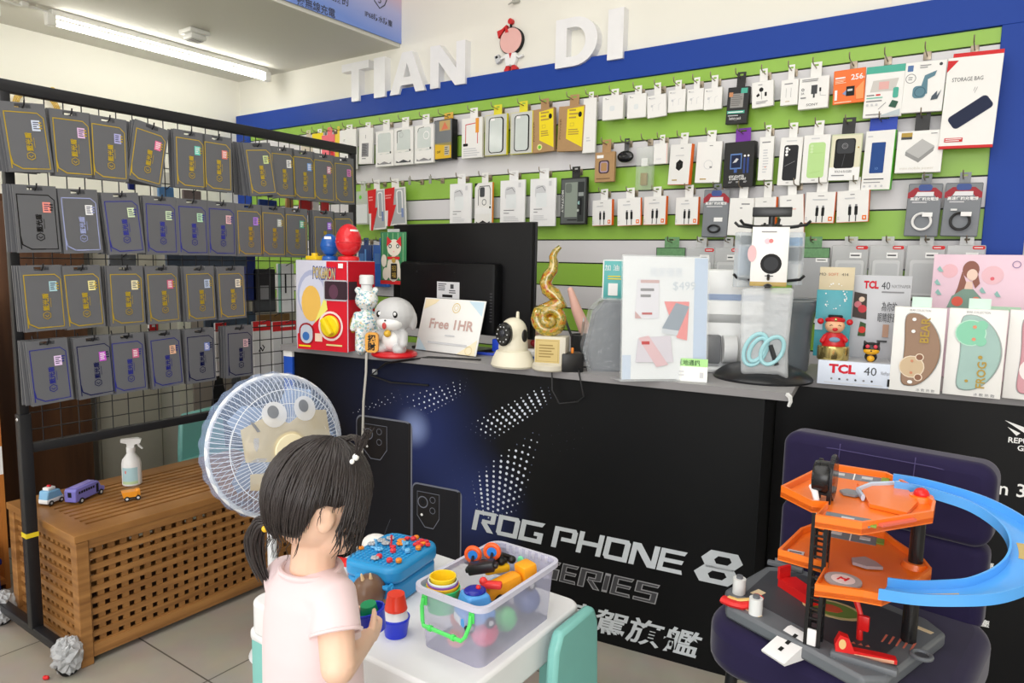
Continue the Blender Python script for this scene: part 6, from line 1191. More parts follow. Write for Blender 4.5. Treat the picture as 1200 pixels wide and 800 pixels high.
# postcard packs on the stand
p = TCLM @ V3((-W2 * .66, .11, hf - .002)); t = thing('postcard_pack', 'tall card pack with teal picture and cream top behind the red figurine', 'card pack', p, ANG + .06); zp = lambda py: zat(985, py, p) - p.z; w = wat(964, 1006, 380, p)
MB(mat('teal_postcard', (66, 158, 172), .35, var=.2, scale=12)).box(-w / 2, w / 2, 0, .012, 0, zp(340), bev=.001).build('picture_card', t); MB(mat('cream_card', (216, 202, 170), .45)).box(-w / 2 + .004, w / 2 + .002, .002, .014, zp(340), zp(313), bev=.001).build('cream_card', t)
d_ = Deco(w, zp(313), -.0003); random.seed(5)
for i in range(22): a_ = random.uniform(0, 2 * PI); d_.disc(.5 + .36 * math.cos(a_) * random.uniform(.6, 1), .68 + .14 * math.sin(a_), random.uniform(.0012, .003), WHITE, n=8)
d_.rect(.0, .3, .22, .42, INK((190, 200, 214))); d_.X = Matrix.Translation((.003, .0017, 0)); d_.txt('MO', .1, .92, .012, DGREY); d_.txt('SOFT', .4, .92, .012, INK((206, 120, 90))); d_.txt('414', .72, .92, .012, DGREY); d_.done('printed_front', t)
# god of wealth figurine
p = TCLM @ V3((-W2 * .6, .05, hf - .002)); p = Q(981, 437) if False else p; t = thing('figurine', 'red robed smiling figurine with winged hat on a gold drum base', 'figurine', p, face(p, 4)); zp = lambda py: zat(982, py, p) - p.z; k = wat(967, 1000, 390, p)
gd = mat('gold_chrome', (206, 186, 120), .15, metal=.9)
b = MB(gd); h0 = zp(405); b.lathe([(.001, 0), (k * .56, 0), (k * .58, .004), (k * .58, h0 - .004), (k * .54, h0), (.001, h0)], 30)
b.build('drum_base', t)
redf = P((196, 24, 34), .3); skin = P((232, 180, 140), .4)
b = MB(redf); b.lathe([(.001, h0), (k * .42, h0), (k * .44, h0 + .006), (k * .3, h0 + k * .5), (.001, h0 + k * .56)], 24, sy=.8); b.cap((-k * .3, -.004, h0 + k * .34), (-k * .42, -.012, h0 + k * .18), k * .12, k * .1); b.cap((k * .3, -.004, h0 + k * .34), (k * .4, -.014, h0 + k * .24), k * .12, k * .1); b.build('robe', t)
b = MB(skin); hz = h0 + k * .78; b.ell((0, -.002, hz), (k * .36, k * .3, k * .3)); b.build('head', t)
b = MB(redf); b.ell((0, .002, hz + k * .22), (k * .37, k * .3, k * .16)); b.use(BLACK).box(-k * .26, k * .26, -.01, .014, hz + k * .32, hz + k * .42, bev=.003); b.use(redf)
for s in (-1, 1): b.ell((s * k * .52, 0, hz + k * .16), (k * .12, .008, k * .12))
b.use(gd).ell((0, -k * .3, hz + k * .26), (.004, .003, .005)); b.build('hat', t)
b = MB(BLACK)
for s in (-1, 1): b.tube([(s * k * .2, -k * .27, hz + .001), (s * k * .14, -k * .295, hz + .004), (s * k * .07, -k * .3, hz + .001)], .0012, 5)
b.use(redf).ell((0, -k * .3, hz - k * .12), (k * .1, .003, k * .07)); b.use(INK((120, 150, 180))).ell((0, -k * .34, h0 + k * .26), (k * .2, .004, k * .1)); b.build('face_and_belt', t)
# black cat figure
p = TCLM @ V3((W2 * .46, .055, hf - .002)); t = thing('cat_figurine', 'small black and yellow cat figure on the phone display stand', 'figurine', p, face(p)); k = wat(1018, 1041, 410, p); zb = zat(1029, 427, p) - p.z
b = MB(P((26, 24, 24), .25)); b.ell((0, 0, k * .28), (k * .34, k * .28, k * .3)); b.ell((0, 0, k * .78), (k * .46, k * .4, k * .36))
for s in (-1, 1): b.cap((s * k * .3, 0, k * 1.0), (s * k * .4, 0, k * 1.2), k * .14, k * .04)
organic(b, 'body', .0022, 2, t); b = MB(P((222, 164, 30), .3)); b.ell((0, -k * .18, k * .62), (k * .42, k * .26, k * .2)); b.ell((0, -k * .2, k * .2), (k * .2, k * .14, k * .2)); b.build('yellow_muzzle', t); b = MB(P((214, 60, 80), .3))
for s in (-1, 1): b.ell((s * k * .2, -k * .34, k * .9), (k * .11, k * .06, k * .11))
b.build('eyes', t); b = MB(BLACK); b.ell((0, -k * .44, k * .66), (k * .05, k * .03, k * .04)); b.build('nose', t)
# eye mask boxes
def mask_box(pa, pb, tp_, base, label, kind):
    t, w, h = quadthing('eye_mask_box', label, 'eye mask box', pa, pb, tp_, lean=0, group='eye mask boxes on the right counter')
    MB(m_wbox).box(-w / 2, w / 2, 0, .035, 0, h, bev=.0015).build('carton', t)
    b = MB(mat('mint_tab', (206, 230, 220), .45)); b.box(-w * .18, w * .2, .016, .018, h - .002, h + .028, bev=.0008); b.build('hang_tab', t)
    # recessed kidney shape
    pts = []
    for i in range(40):
        a_ = 2 * PI * i / 40; z = .5 + .43 * math.sin(a_); off = .20 * (1 - ((z - .5) / .43) ** 2) - .12; u = .5 + off + (.36 if math.cos(a_) > 0 else .33) * math.copysign(abs(math.cos(a_)) ** .75, math.cos(a_)); pts.append((u, z))
    q_ = Deco(w, h, -.0003); q_.poly([(.5 + (u - .5) * 1.05, .5 + (z - .5) * 1.02) for u, z in pts], INK((176, 180, 180))); q_.txt('BEAR COLLECTION', .5, .965, .008, GREY, width=w * .4); q_.txt('冰 敷 熱 敷', .72, .03, .009, GREY, width=w * .36); q_.done('printed_front', t)
    b = MB(mat('mask_' + kind, base, .45, var=.08)); b.prism([((u - .5) * w, z * h) for u, z in pts], -.006, -.0006); o = b.build('eye_mask', t); bv = o.modifiers.new('b', 'BEVEL'); bv.width = .004; bv.segments = 3
    q_ = Deco(w, h, -.0062)
    if kind == 'brown':
        c1 = INK((206, 182, 150)); q_.disc(.42, .3, w * .25, INK((232, 216, 196)), sz=1.0); q_.disc(.42, .3, w * .23, c1)
        for s in (-.17, .17): q_.disc(.56 , .3 + s * .7, w * .085, INK((232, 216, 196))); q_.disc(.56, .3 + s * .7, w * .065, INK((140, 100, 80)))
        for s in (-.07, .07): q_.disc(.42, .3 + s, w * .03, INK((206, 140, 110)))
        q_.rrect(.36, .84, .44, .88, WHITE, .5); q_.rrect(.36, .7, .44, .74, WHITE, .5); q_.rrect(.36, .1, .46, .14, WHITE, .5); q_.txt('BEAR', .62, .74, .03, GOLD, rot=PI / 2, bold=.02)
    elif kind == 'mint':
        q_.disc(.4, .73, w * .27, INK((186, 226, 206))); q_.disc(.4, .73, w * .25, INK((140, 206, 176)))
        for s in (-.09, .09): q_.disc(.58, .73 + s, w * .1, INK((140, 206, 176)))
        for s in (-.07, .07): q_.disc(.46, .73 + s, w * .035, INK((230, 150, 120)))
        q_.txt('FROG', .64, .26, .028, GOLD, rot=PI / 2, bold=.02); q_.disc(.4, .18, .004, GOLD); q_.disc(.6, .46, .005, GOLD)
    else: q_.disc(.5, .34, w * .26, INK((240, 230, 230))); q_.txt('BUNNY', .6, .7, .028, GOLD, rot=PI / 2)
    q_.done('mask_print', t)
mask_box((1041, 456), (1101, 462), (1075, 360), (150, 120, 98), 'white box showing a brown bear eye mask, left of the three', 'brown')
mask_box((1104, 461), (1172, 468), (1140, 362), (160, 190, 184), 'white box showing a mint green frog eye mask, middle of the three', 'mint')
mask_box((1174, 466), (1244, 473), (1210, 364), (206, 150, 160), 'white box showing a pink eye mask, cut off by the picture edge', 'pink')
# pink box with a girl illustration (generic flat picture)
p = P1 + U * .62 + N * .56; t = thing('picture_box', 'pink box with a painted long-haired girl behind the eye mask boxes', 'box', (p.x, p.y, ZT), ANG - .16); xa = onpl(1092, 330, p, N); zt_ = onpl(1140, 298, p, N).z - ZT; w = 2 * (p - xa).dot(U); MB(mat('pink_box', (238, 206, 222), .4)).box(-w / 2, w / 2, 0, .05, 0, zt_, bev=.002).build('carton', t)
q_ = Deco(w, zt_, -.0003); v0 = lambda v: 1 - (1 - v) * (.1 / zt_) * 1.0
def uu(px): return (onpl(px, 330, p, N) - p).dot(U) / w + .5
def vv(py): return (onpl(1140, py, p, N).z - ZT) / zt_
rad = lambda px_: px_ * (w / (uu(1200) - uu(1092)) * 0 + (onpl(1150, 330, p, N) - onpl(1140, 330, p, N)).length / 10)
q_.disc(uu(1112), vv(318), rad(10), INK((240, 190, 200))); q_.disc(uu(1163), vv(322), rad(13), INK((240, 196, 206))); q_.disc(uu(1163), vv(326), rad(2.5), INK((230, 110, 120)))
hair = INK((150, 100, 88)); q_.disc(uu(1137), vv(316), rad(10), hair, sz=1.25); q_.poly([(uu(1127), vv(318)), (uu(1123), vv(338)), (uu(1118), vv(352)), (uu(1130), vv(348)), (uu(1134), vv(334))], hair); q_.poly([(uu(1145), vv(318)), (uu(1149), vv(332)), (uu(1144), vv(338)), (uu(1140), vv(330))], hair)
q_.poly([(uu(1112), vv(362)), (uu(1117), vv(348)), (uu(1130), vv(339)), (uu(1142), vv(339)), (uu(1152), vv(349)), (uu(1156), vv(362))], INK((130, 158, 146))); q_.poly([(uu(1131), vv(339)), (uu(1133), vv(330)), (uu(1140), vv(330)), (uu(1141), vv(339))], INK((238, 206, 190))); q_.disc(uu(1139), vv(322), rad(6.5), INK((242, 212, 196)), sz=1.25)
q_.disc(uu(1124), vv(354), rad(7), INK((226, 100, 84))); q_.disc(uu(1146), vv(352), rad(5), INK((230, 130, 110)))
for px, py in ((1100, 316), (1098, 332), (1100, 344), (1152, 340), (1170, 344)): q_.poly([(uu(px - 3), vv(py)), (uu(px), vv(py - 4)), (uu(px + 5), vv(py + 3)), (uu(px), vv(py + 3))], INK((150, 196, 190)))
q_.rect(uu(1150), vv(364), uu(1200), vv(358), INK((190, 226, 200))); q_.rng(uu(1190), vv(309), rad(4), rad(5), INK((150, 130, 170))); q_.done('printed_front', t)
# cables on the front
b = MB(P((206, 204, 198), .4)); pth = []
for px, py in ((434, 418), (431, 424), (429, 436), (426, 470), (425, 510), (423, 560), (419, 620), (418, 680)):
    s, z = C1(px, py, -.012); pth.append(cw(s, -.012 if py > 420 else .0, z))
pth[0] = cw(C1(434, 415, .03)[0], .03, ZT + .005); pth[1] = cw(C1(432, 418, 0)[0], -.012, ZT); pth.append(cw(C1(416, 760, -.01)[0], -.012, .004))
b.tube(pth, .0045, 8); tag(b.build('white_cable'), 'white cable hanging down the counter front beside the fan', 'cable')
b = MB(P((26, 26, 28), .4)); s0 = C1(500, 420, .0)[0]
b.tube([cw(s0 + .18, .06, ZT + .004), cw(s0 + .06, .03, ZT + .004), cw(s0, .012, ZT + .004), cw(s0 - .05, -.008, ZT - .006), cw(s0 - .17, -.006, ZT - .03), cw(s0 - .24, .0, ZT - .08), cw(s0 - .16, .012, ZT - .1), cw(s0, .012, ZT - .095)], .0036, 8)
tag(b.build('black_cable'), 'black cable trailing off the counter by the red based figure', 'cable')
b = MB(CLEAR('clip_clear', (200, 204, 206), .6)); p = cw(C1(437, 436, 0)[0], .012, C1(437, 436, 0)[1]); b.box(p.x - .008, p.x + .008, p.y - .008, p.y + .006, p.z - .01, p.z + .01, bev=.003); tag(b.build('cable_clip'), 'small clear clip holding cables under the counter edge', 'clip')
q = Q(590, 425); t = thing('paper_pack', 'blue and white paper pack lying behind the cream camera', 'paper pack', q + V3((-.02, .14, 0)), face(q)); b = MB(INK((60, 110, 190))); b.box(-.08, .08, -.04, .04, 0, .012, bev=.001); b.build('lower_pack', t); b = MB(WHITE); b.box(-.07, .075, -.045, .03, .012, .03, bev=.001); b.build('upper_pack', t)
# hand-shaped toy in pink behind the trophy is left as a soft pink toy
p = Q(676, 424) + V3((-.05, .12, 0)); t = thing('pink_toy', 'pale pink curved soft toy standing behind the trophy and pens', 'toy', p, face(p)); z0 = zat(668, 385, p) - ZT; z1_ = zat(655, 340, p) - ZT
b = MB(P((232, 184, 170), .5)); b.tube([(.03, 0, 0), (.026, 0, z0 * .6), (.01, 0, z0), (-.022, 0, (z0 + z1_) / 2), (-.045, 0, z1_)], [.026, .026, .024, .019, .011], 14); b.ell((-.046, 0, z1_ + .002), .011); b.ell((.03, 0, .006), (.034, .03, .008)); organic(b, 'toy_body', .003, 3, t)
# ================================================================ standing fan with cloth cover
FX, FY, FZ, FR = -1.70, 1.26, .648, .205
t = thing('standing_fan', 'white standing fan with cartoon mesh cover between the chest and the counter', 'fan', (FX, FY, 0), math.radians(80))
HT = lambda b: b.at((0, 0, FZ), rx=math.radians(-7), ry=math.radians(0))
wf = P((232, 234, 238), .35); bf = mat('fan_blue_plastic', (150, 172, 206), .3); crm = mat('fan_cream', (236, 224, 190), .4)
MB(wf).lathe([(.001, 0), (.09, 0), (.095, .008), (.088, .02), (.05, .035), (.03, .05), (.001, .05)], 40).build('base', t)
b = MB(wf); b.cyl((0, .05, .04), (0, .05, .42), .014, n=18); b.cyl((0, .05, .4), (0, .05, .56), .011, n=18); b.ell((0, .05, .41), (.02, .02, .016)); b.build('pole', t)
b = MB(wf); HT(b); b.cap((0, .03, 0), (0, .12, 0), .058, .045, n=24); b.build('motor_housing', t)
b = MB(wf); b.box(-.035, .035, .02, .08, .52, .6, bev=.012); b.build('control_box', t)
cage = MB(wf); HT(cage)
NW = 90
for i in range(NW):
    a = 2 * PI * i / NW; c, s = math.cos(a), math.sin(a)
    cage.tube([(.052 * c, -.075, .052 * s), (.1 * c, -.072, .1 * s), (.16 * c, -.055, .16 * s), (.19 * c, -.03, .19 * s), (FR * c, 0, FR * s)], .0012, 4, cap=False)
for r, y in ((.085, -.0735), (.125, -.067), (.165, -.053)): cage.ring((0, y, 0), r, .0013, 64, 5, ax='y')
cage.build('front_grille', t)
cage = MB(wf); HT(cage)
for i in range(60):
    a = 2 * PI * i / 60; c, s = math.cos(a), math.sin(a); cage.tube([(.06 * c, .06, .06 * s), (.15 * c, .055, .15 * s), (FR * c, .01, FR * s)], .0009, 4, cap=False)
cage.ring((0, .057, 0), .12, .0013, 64, 5, ax='y'); cage.build('rear_grille', t)
b = MB(wf); HT(b); b.ring((0, .003, 0), FR, .007, 80, 8, ax='y'); b.build('rim', t)
b = MB(mat('fan_blade', (176, 196, 226), .25, alpha=.8))
for k in range(5):
    b.X = Matrix.Translation((0, 0, FZ)) @ Matrix.Rotation(math.radians(-7), 4, 'X') @ Matrix.Rotation(2 * PI * k / 5, 4, 'Y'); vs = []; n = 8
    for i in range(n + 1):
        u = i / n; r = .03 + .145 * u; wdt = .03 + .055 * math.sin(PI * min(1, u * .75 + .15))
        vs += [(r, -.03 + .02, wdt * .5 - .01), (r, -.03 - .018, -wdt * .6 - .01)]
    b.add(vs, [(2 * i, 2 * i + 2, 2 * i + 3, 2 * i + 1) for i in range(n)])
b.build('blades', t)
b = MB(crm); HT(b); b.at((0, -.07, FZ), rx=PI / 2 + math.radians(-7)); b.lathe([(.001, -.004), (.05, -.004), (.054, .004), (.046, .012), (.001, .016)], 36); b.build('hub_cap', t)
# mesh cloth cover: pleated skirt over the rim plus a printed gauze face
gz = mat('cover_gauze', (176, 198, 238), .6, alpha=.26, var=.1, scale=60); b = MB(gz); HT(b); vs = []; n = 120; prof = [(.01, .05), (.006, FR * 1.0), (0.0, FR + .006), (.02, FR + .011), (.05, FR + .008), (.075, FR - .02)]
for r_i, (y, r) in enumerate([(-.0775, .05), (-.075, .1), (-.058, .16), (-.033, .192), (-.002, FR + .004), (.022, FR + .010), (.045, FR + .006), (.07, FR - .03)]):
    for i in range(n):
        a = 2 * PI * i / n; rr = r + (.003 * math.sin(a * 26) if r_i >= 4 else 0); vs.append((rr * math.cos(a), y, rr * math.sin(a)))
b.add(vs, [(j * n + i, j * n + (i + 1) % n, (j + 1) * n + (i + 1) % n, (j + 1) * n + i) for j in range(7) for i in range(n)]); b.build('mesh_cover', t)
def fpt(x, z, lift=.003):
    r = math.hypot(x, z); pr = [(0, -.0775), (.05, -.0775), (.1, -.075), (.16, -.058), (.192, -.033), (.21, 0)]
    for (r0, y0), (r1, y1) in zip(pr, pr[1:]):
        if r <= r1: return (x, y0 + (y1 - y0) * (r - r0) / (r1 - r0) - lift, z)
    return (x, 0, z)
def patch(poly, m, nm, lift, sub=6):
    """printed cloth patch draped on the cover: fan-triangulated rings from the centroid"""
    cx = sum(p[0] for p in poly) / len(poly); cz = sum(p[1] for p in poly) / len(poly); n = len(poly); vs = [fpt(cx, cz, lift)]
    for k in range(1, sub + 1):
        for p in poly: vs.append(fpt(cx + (p[0] - cx) * k / sub, cz + (p[1] - cz) * k / sub, lift))
    fs = [(0, 1 + i, 1 + (i + 1) % n) for i in range(n)] + [(1 + (k - 1) * n + i, 1 + (k - 1) * n + (i + 1) % n, 1 + k * n + (i + 1) % n, 1 + k * n + i) for k in range(1, sub) for i in range(n)]
    b = MB(m); HT(b); b.add(vs, fs); return b.build(nm, t)
cg = mat('cover_print_cream', (232, 214, 172), .6, alpha=.5, var=.05); wg_ = mat('cover_print_white', (240, 240, 242), .6, alpha=.6, var=.03); gg = mat('cover_print_grey', (120, 124, 132), .6, alpha=.8)
def cpoly(cx, cz, rx, rz, n=24): return [(cx + rx * math.cos(2 * PI * i / n), cz + rz * math.sin(2 * PI * i / n)) for i in range(n)]
patch([(-.135, .07), (-.06, .1), (.0, .07), (.06, .1), (.13, .09), (.135, -.0), (.1, -.02), (-.06, -.03), (-.13, -.02)], cg, 'cover_print_face', .002); patch([(-.12, -.055), (.0, -.06), (.1, -.05), (.1, -.1), (-.02, -.125), (-.12, -.1)], cg, 'cover_print_chin', .002)
for x, z in ((-.04, .1), (.055, .105)): patch(cpoly(x, z, .036, .036), wg_, 'cover_print_eye', .004); patch(cpoly(x - .004, z + .008, .016, .018), gg, 'cover_print_pupil', .006, 3)
patch([(-.11, .09), (-.1, .086), (-.086, .06), (-.094, .058)], gg, 'cover_print_brow', .005, 3)
# ================================================================ purple velvet chair
m_vel = mat('purple_velvet', (38, 32, 64), .8, spec=.15, sheen=.25, var=.22, scale=14)
PC = thing('velvet_chair', 'dark purple velvet chair on black legs holding the toy garage', 'chair', (-.205, 1.565, 0), math.radians(-8))
def pad(x0, x1, y0, y1, z0, z1, bev, nm, seg=5): return MB(m_vel).box(x0, x1, y0, y1, z0, z1, bev=bev, seg=seg).build(nm, PC, ang=1.2)
b = MB(m_vel); b.prism(rr2(.47, .45, .10, 8, cy=0), .355, .462, ax='z'); o = b.build('seat', PC, ang=1.2); bv = o.modifiers.new('b', 'BEVEL'); bv.width = .03; bv.segments = 5; bv.limit_method = 'ANGLE'
pad(-.222, .21, .16, .235, .44, .63, .026, 'lower_back_pad')
b = MB(m_vel); b.prism(rr2(.436, .18, .036, 8, cy=.714, cx=-.006), .155, .24); o = b.build('upper_back_pad', PC, ang=1.2); bv = o.modifiers.new('b', 'BEVEL'); bv.width = .024; bv.segments = 5; bv.limit_method = 'ANGLE'
m_seam = mat('seam_thread', (74, 66, 112), .7); b = MB(m_seam)
for x in (-.09, .065): b.tube([(x, .1535, .645), (x, .1525, .70), (x, .1525, .76), (x, .158, .795)], .0012, 5)
b.tube([(-.2, .162, .774), (-.1, .1545, .782), (.1, .1545, .782), (.2, .162, .774)], .0011, 5); b.build('seams', PC)
for sx in (-1, 1):
    for sy in (-1, 1): MB(m_steel).tube([(sx * .19, sy * .17, 0), (sx * .175, sy * .16, .37)], [.011, .013], 12).build('leg', PC)
# ================================================================ toy parking garage
GO = V3((-.235, 1.48, .463)); TG = thing('toy_garage', 'grey and orange two-storey toy parking garage on the purple chair', 'toy garage', GO)
gl = lambda pts: [(x - GO.x, y - GO.y) for x, y in pts]
m_g = P((104, 108, 114), .4); m_gd = P((64, 66, 72), .5); m_o = mat('orange_plastic', (252, 124, 34), .28, coat=.2); m_tr = mat('blue_track', (86, 166, 240), .22, coat=.3); m_rd = P((220, 34, 34), .3)
BZ0, BZ1 = .002, .031
base_poly = [(-.44, 1.475), (-.415, 1.405), (-.31, 1.362), (-.14, 1.290), (-.103, 1.316), (-.03, 1.555), (-.066, 1.60), (-.34, 1.695), (-.40, 1.655)]
b = MB(m_g); b.prism(gl(base_poly), BZ0, BZ1, ax='z'); o = b.build('base_plate', TG); bv = o.modifiers.new('b', 'BEVEL'); bv.width = .007; bv.segments = 2; bv.limit_method = 'ANGLE'
def plate(poly, z, m, nm, par=TG): b = MB(m); b.prism(gl(poly), z, z + .0012, ax='z'); return b.build(nm, par, smooth=False)
plate([(-.40, 1.47), (-.3, 1.42), (-.17, 1.36), (-.13, 1.35), (-.08, 1.53), (-.11, 1.58), (-.33, 1.66), (-.385, 1.63)], BZ1 - .0004, m_gd, 'road_sheet')
b = MB(INK((206, 188, 140))); b.prism(gl([(-.23 + .06 * math.cos(a * PI / 8), 1.52 + .04 * math.sin(a * PI / 8)) for a in range(16)]), BZ1 + .0006, BZ1 + .0014, ax='z'); b.use(INK((110, 140, 70))).prism(gl([(-.23 + .05 * math.cos(a * PI / 8), 1.52 + .032 * math.sin(a * PI / 8)) for a in range(16)]), BZ1 + .0012, BZ1 + .0018, ax='z'); b.use(INK((200, 90, 60))).prism(gl([(-.235 + .025 * math.cos(a * PI / 4), 1.52 + .018 * math.sin(a * PI / 4)) for a in range(8)]), BZ1 + .0016, BZ1 + .0022, ax='z'); b.build('road_print', TG, smooth=False)
b = MB(INK((214, 120, 100)))
for i in range(5): x = -.2 + .012 * i; b.prism(gl([(x, 1.395 + .002 * i), (x + .008, 1.397 + .002 * i), (x + .004, 1.404 + .002 * i)]), BZ1 + .0006, BZ1 + .0012, ax='z'); b.prism(gl([(x + .07, 1.44), (x + .073, 1.44), (x + .078, 1.475), (x + .074, 1.475)]), BZ1 + .0006, BZ1 + .0012, ax='z')
b.use(INK((226, 206, 170)))
b.prism(gl([(-.41, 1.425), (-.345, 1.393), (-.34, 1.402), (-.405, 1.436)]), BZ1 + .0006, BZ1 + .0014, ax='z'); b.prism(gl([(-.10, 1.545), (-.055, 1.53), (-.05, 1.54), (-.095, 1.556)]), BZ1 + .0006, BZ1 + .0014, ax='z'); b.prism(gl([(-.39, 1.49), (-.37, 1.482), (-.362, 1.51), (-.38, 1.518)]), BZ1 + .0006, BZ1 + .0014, ax='z'); b.build('marking_print', TG, smooth=False)
# carry handle corner at the back
b = MB(m_g); b.tube([(-.385 - GO.x, 1.672 - GO.y, BZ1 + .012), (-.33 - GO.x, 1.69 - GO.y, BZ1 + .012)], .006, 8); b.box(-.40 - GO.x, -.32 - GO.x, 1.66 - GO.y, 1.672 - GO.y, BZ1, BZ1 + .012, bev=.003); b.build('carry_handle', TG)
for (x, y) in ((-.41, 1.475), (-.355, 1.405)):
    b = MB(P((228, 230, 230), .35)); b.lathe([(.001, 0), (.0135, 0), (.0135, .034), (.001, .034)], 20, c=(x - GO.x, y - GO.y, BZ1)); b.use(m_g).lathe([(.001, .034), (.007, .034), (.007, .040), (.001, .040)], 14, c=(x - GO.x, y - GO.y, BZ1)); b.build('fuel_drum', TG)
def arcb(cx, cy, pts, m, nm): b = MB(m); b.tube([(cx + x - GO.x, cy + y - GO.y, BZ1 + z) for x, y, z in pts], [(.008, .012)] * len(pts), 8, flat=(0, 0, 1)); return b.build(nm, TG)
arcb(-.385, 1.415, [(-.04, .0, .006), (-.02, -.006, .006), (.0, -.004, .006), (.02, .014, .01), (.026, .03, .02)], m_rd, 'red_ramp')
b = MB(INK((226, 190, 120))); b.tube([(-.385 + x - GO.x, 1.418 + y - GO.y, BZ1 + z + .007) for x, y, z in [(-.03, .0, .006), (-.01, -.003, .006), (.012, .008, .01), (.02, .02, .016)]], [(.002, .007)] * 4, 8, flat=(0, 0, 1)); b.build('ramp_print', TG)
b = MB(m_rd); b.prism(gl([(-.35, 1.56), (-.27, 1.5), (-.25, 1.53), (-.32, 1.59)]), BZ1, BZ1 + .02, ax='z'); b.prism(gl([(-.352, 1.56), (-.346, 1.556), (-.33, 1.586), (-.336, 1.59)]), BZ1 + .018, BZ1 + .045, ax='z'); b.prism(gl([(-.278, 1.506), (-.27, 1.5), (-.25, 1.53), (-.258, 1.536)]), BZ1 + .018, BZ1 + .045, ax='z'); o = b.build('red_launcher', TG)
b = MB(P((236, 236, 238), .3)); b.prism([(0, 0), (.095, 0), (.098, .006), (.012, .046), (0, .046)], -.034, .034); me = b.mesh('white_ramp'); bpy_o = link('white_ramp', me, TG); bpy_o.matrix_local = Matrix.Translation((-.258 - GO.x, 1.378 - GO.y, .0)) @ Matrix.Rotation(math.radians(-118), 4, 'Z') @ Matrix.Scale(.80, 4)
b = MB(BLACK)
for k_ in range(3): b.at((-.258 - GO.x, 1.378 - GO.y, 0), rz=math.radians(-118)); x_ = .016 + .018 * k_; z_ = .8 * (.046 - (x_ / .8 - .012) * .465); b.flat([(x_, -.004, z_ + .001), (x_ + .009, -.004, z_ - .0032), (x_ + .009, .004, z_ - .0032), (x_, .004, z_ + .001)])
b.at(); b.build('ramp_marks', TG)
b = MB(m_rd); b.tube([(-.165 - GO.x, 1.425 - GO.y, BZ1), (-.168 - GO.x, 1.43 - GO.y, BZ1 + .05), (-.18 - GO.x, 1.44 - GO.y, BZ1 + .075)], [.006, .005, .006], 8); b.box(-.17 - GO.x, -.15 - GO.x, 1.42 - GO.y, 1.43 - GO.y, BZ1 + .02, BZ1 + .05, bev=.003); b.build('red_gate', TG)
b = MB(m_g); b.box(-.2 - GO.x, -.09 - GO.x, 1.325 - GO.y, 1.345 - GO.y, BZ1 - .002, BZ1 + .012, bev=.005); b.build('front_kerb', TG)
b = MB(m_rd); b.prism([(-.05, 0), (.05, 0), (.05, .008), (.03, .01), (-.02, .012), (-.03, .034), (-.045, .038), (-.052, .02)], -.008, .008); o = b.build('red_flipper', TG); o.matrix_local = Matrix.Translation((-.145 - GO.x, 1.352 - GO.y, BZ1 + .006)) @ Matrix.Rotation(.3, 4, 'Z')
q = Deco(.1, .036, -.0082); q.disc(.1, .6, .006, INK((230, 190, 130)), sz=1.6); q.rect(.3, .02, .95, .2, INK((240, 180, 150))); do = q.done('flipper_print', o)
b = MB(P((60, 150, 220), .3)); b.box(-.02, .024, -.009, .009, .012, .02, bev=.003); b.box(-.008, .014, -.007, .007, .018, .027, bev=.003); o2 = b.build('blue_car_piece', TG); o2.matrix_local = o.matrix_local @ Matrix.Translation((.006, 0, 0))
b = MB(m_g); b.ring((-.062 - GO.x, 1.43 - GO.y, BZ1 + .002), .016, .004, 24, 8); b.use(m_gd).cyl((-.062 - GO.x, 1.43 - GO.y, BZ1 - .001), (-.062 - GO.x, 1.43 - GO.y, BZ1 + .0015), .014); b.build('socket_ring', TG)
# lift tower
tx, ty = -.235 - GO.x, 1.36 - GO.y; TH = .352; b = MB(P((24, 24, 26), .3))
for sx in (-1, 1):
    for sy in (-1, 1): b.box(tx + sx * .011 - .0035, tx + sx * .011 + .0035, ty + sy * .014 - .0035, ty + sy * .014 + .0035, BZ1, BZ1 + TH)
z = BZ1 + .012; k_ = 0
while z < BZ1 + TH - .01:
    b.box(tx - .011, tx + .011, ty - .0165, ty - .0135, z, z + .004); b.box(tx - .011, tx + .011, ty + .0135, ty + .0165, z, z + .004); b.box(tx + .009, tx + .0125, ty - .014, ty + .014, z, z + .004); z += .02
b.build('lift_tower', TG, smooth=False)
b = MB(P((238, 238, 240), .3)); b.box(tx - .008, tx + .008, ty - .02, ty - .014, BZ1 + .002, BZ1 + .034, bev=.002); b.build('lift_stop', TG)
smk = mat('smoked_plastic', (60, 62, 66), .1, alpha=.75); b = MB(P((28, 28, 30), .25)); b.at((tx - .004, ty, BZ1 + TH - .03), ry=PI / 2); b.lathe([(.001, -.014), (.028, -.014), (.03, -.01), (.03, .01), (.028, .014), (.001, .014)], 30); b.at(); b.build('winch_wheel', TG)
b = MB(smk); b.at((tx + .012, ty + .01, BZ1 + TH - .03), ry=PI / 2); b.lathe([(.001, -.004), (.034, -.004), (.036, 0), (.034, .004), (.001, .004)], 30, sx=1.2, sy=.9); b.at(); b.build('smoked_disc', TG)
b = MB(P((240, 240, 242), .3)); b.tube([(tx - .02, ty - .006, BZ1 + TH - .05), (tx - .012, ty - .02, BZ1 + TH - .055), (tx - .004, ty - .026, BZ1 + TH - .08), (tx + .002, ty - .03, BZ1 + TH - .096)], [.006, .006, .005, .007], 10); b.build('crank_handle', TG)
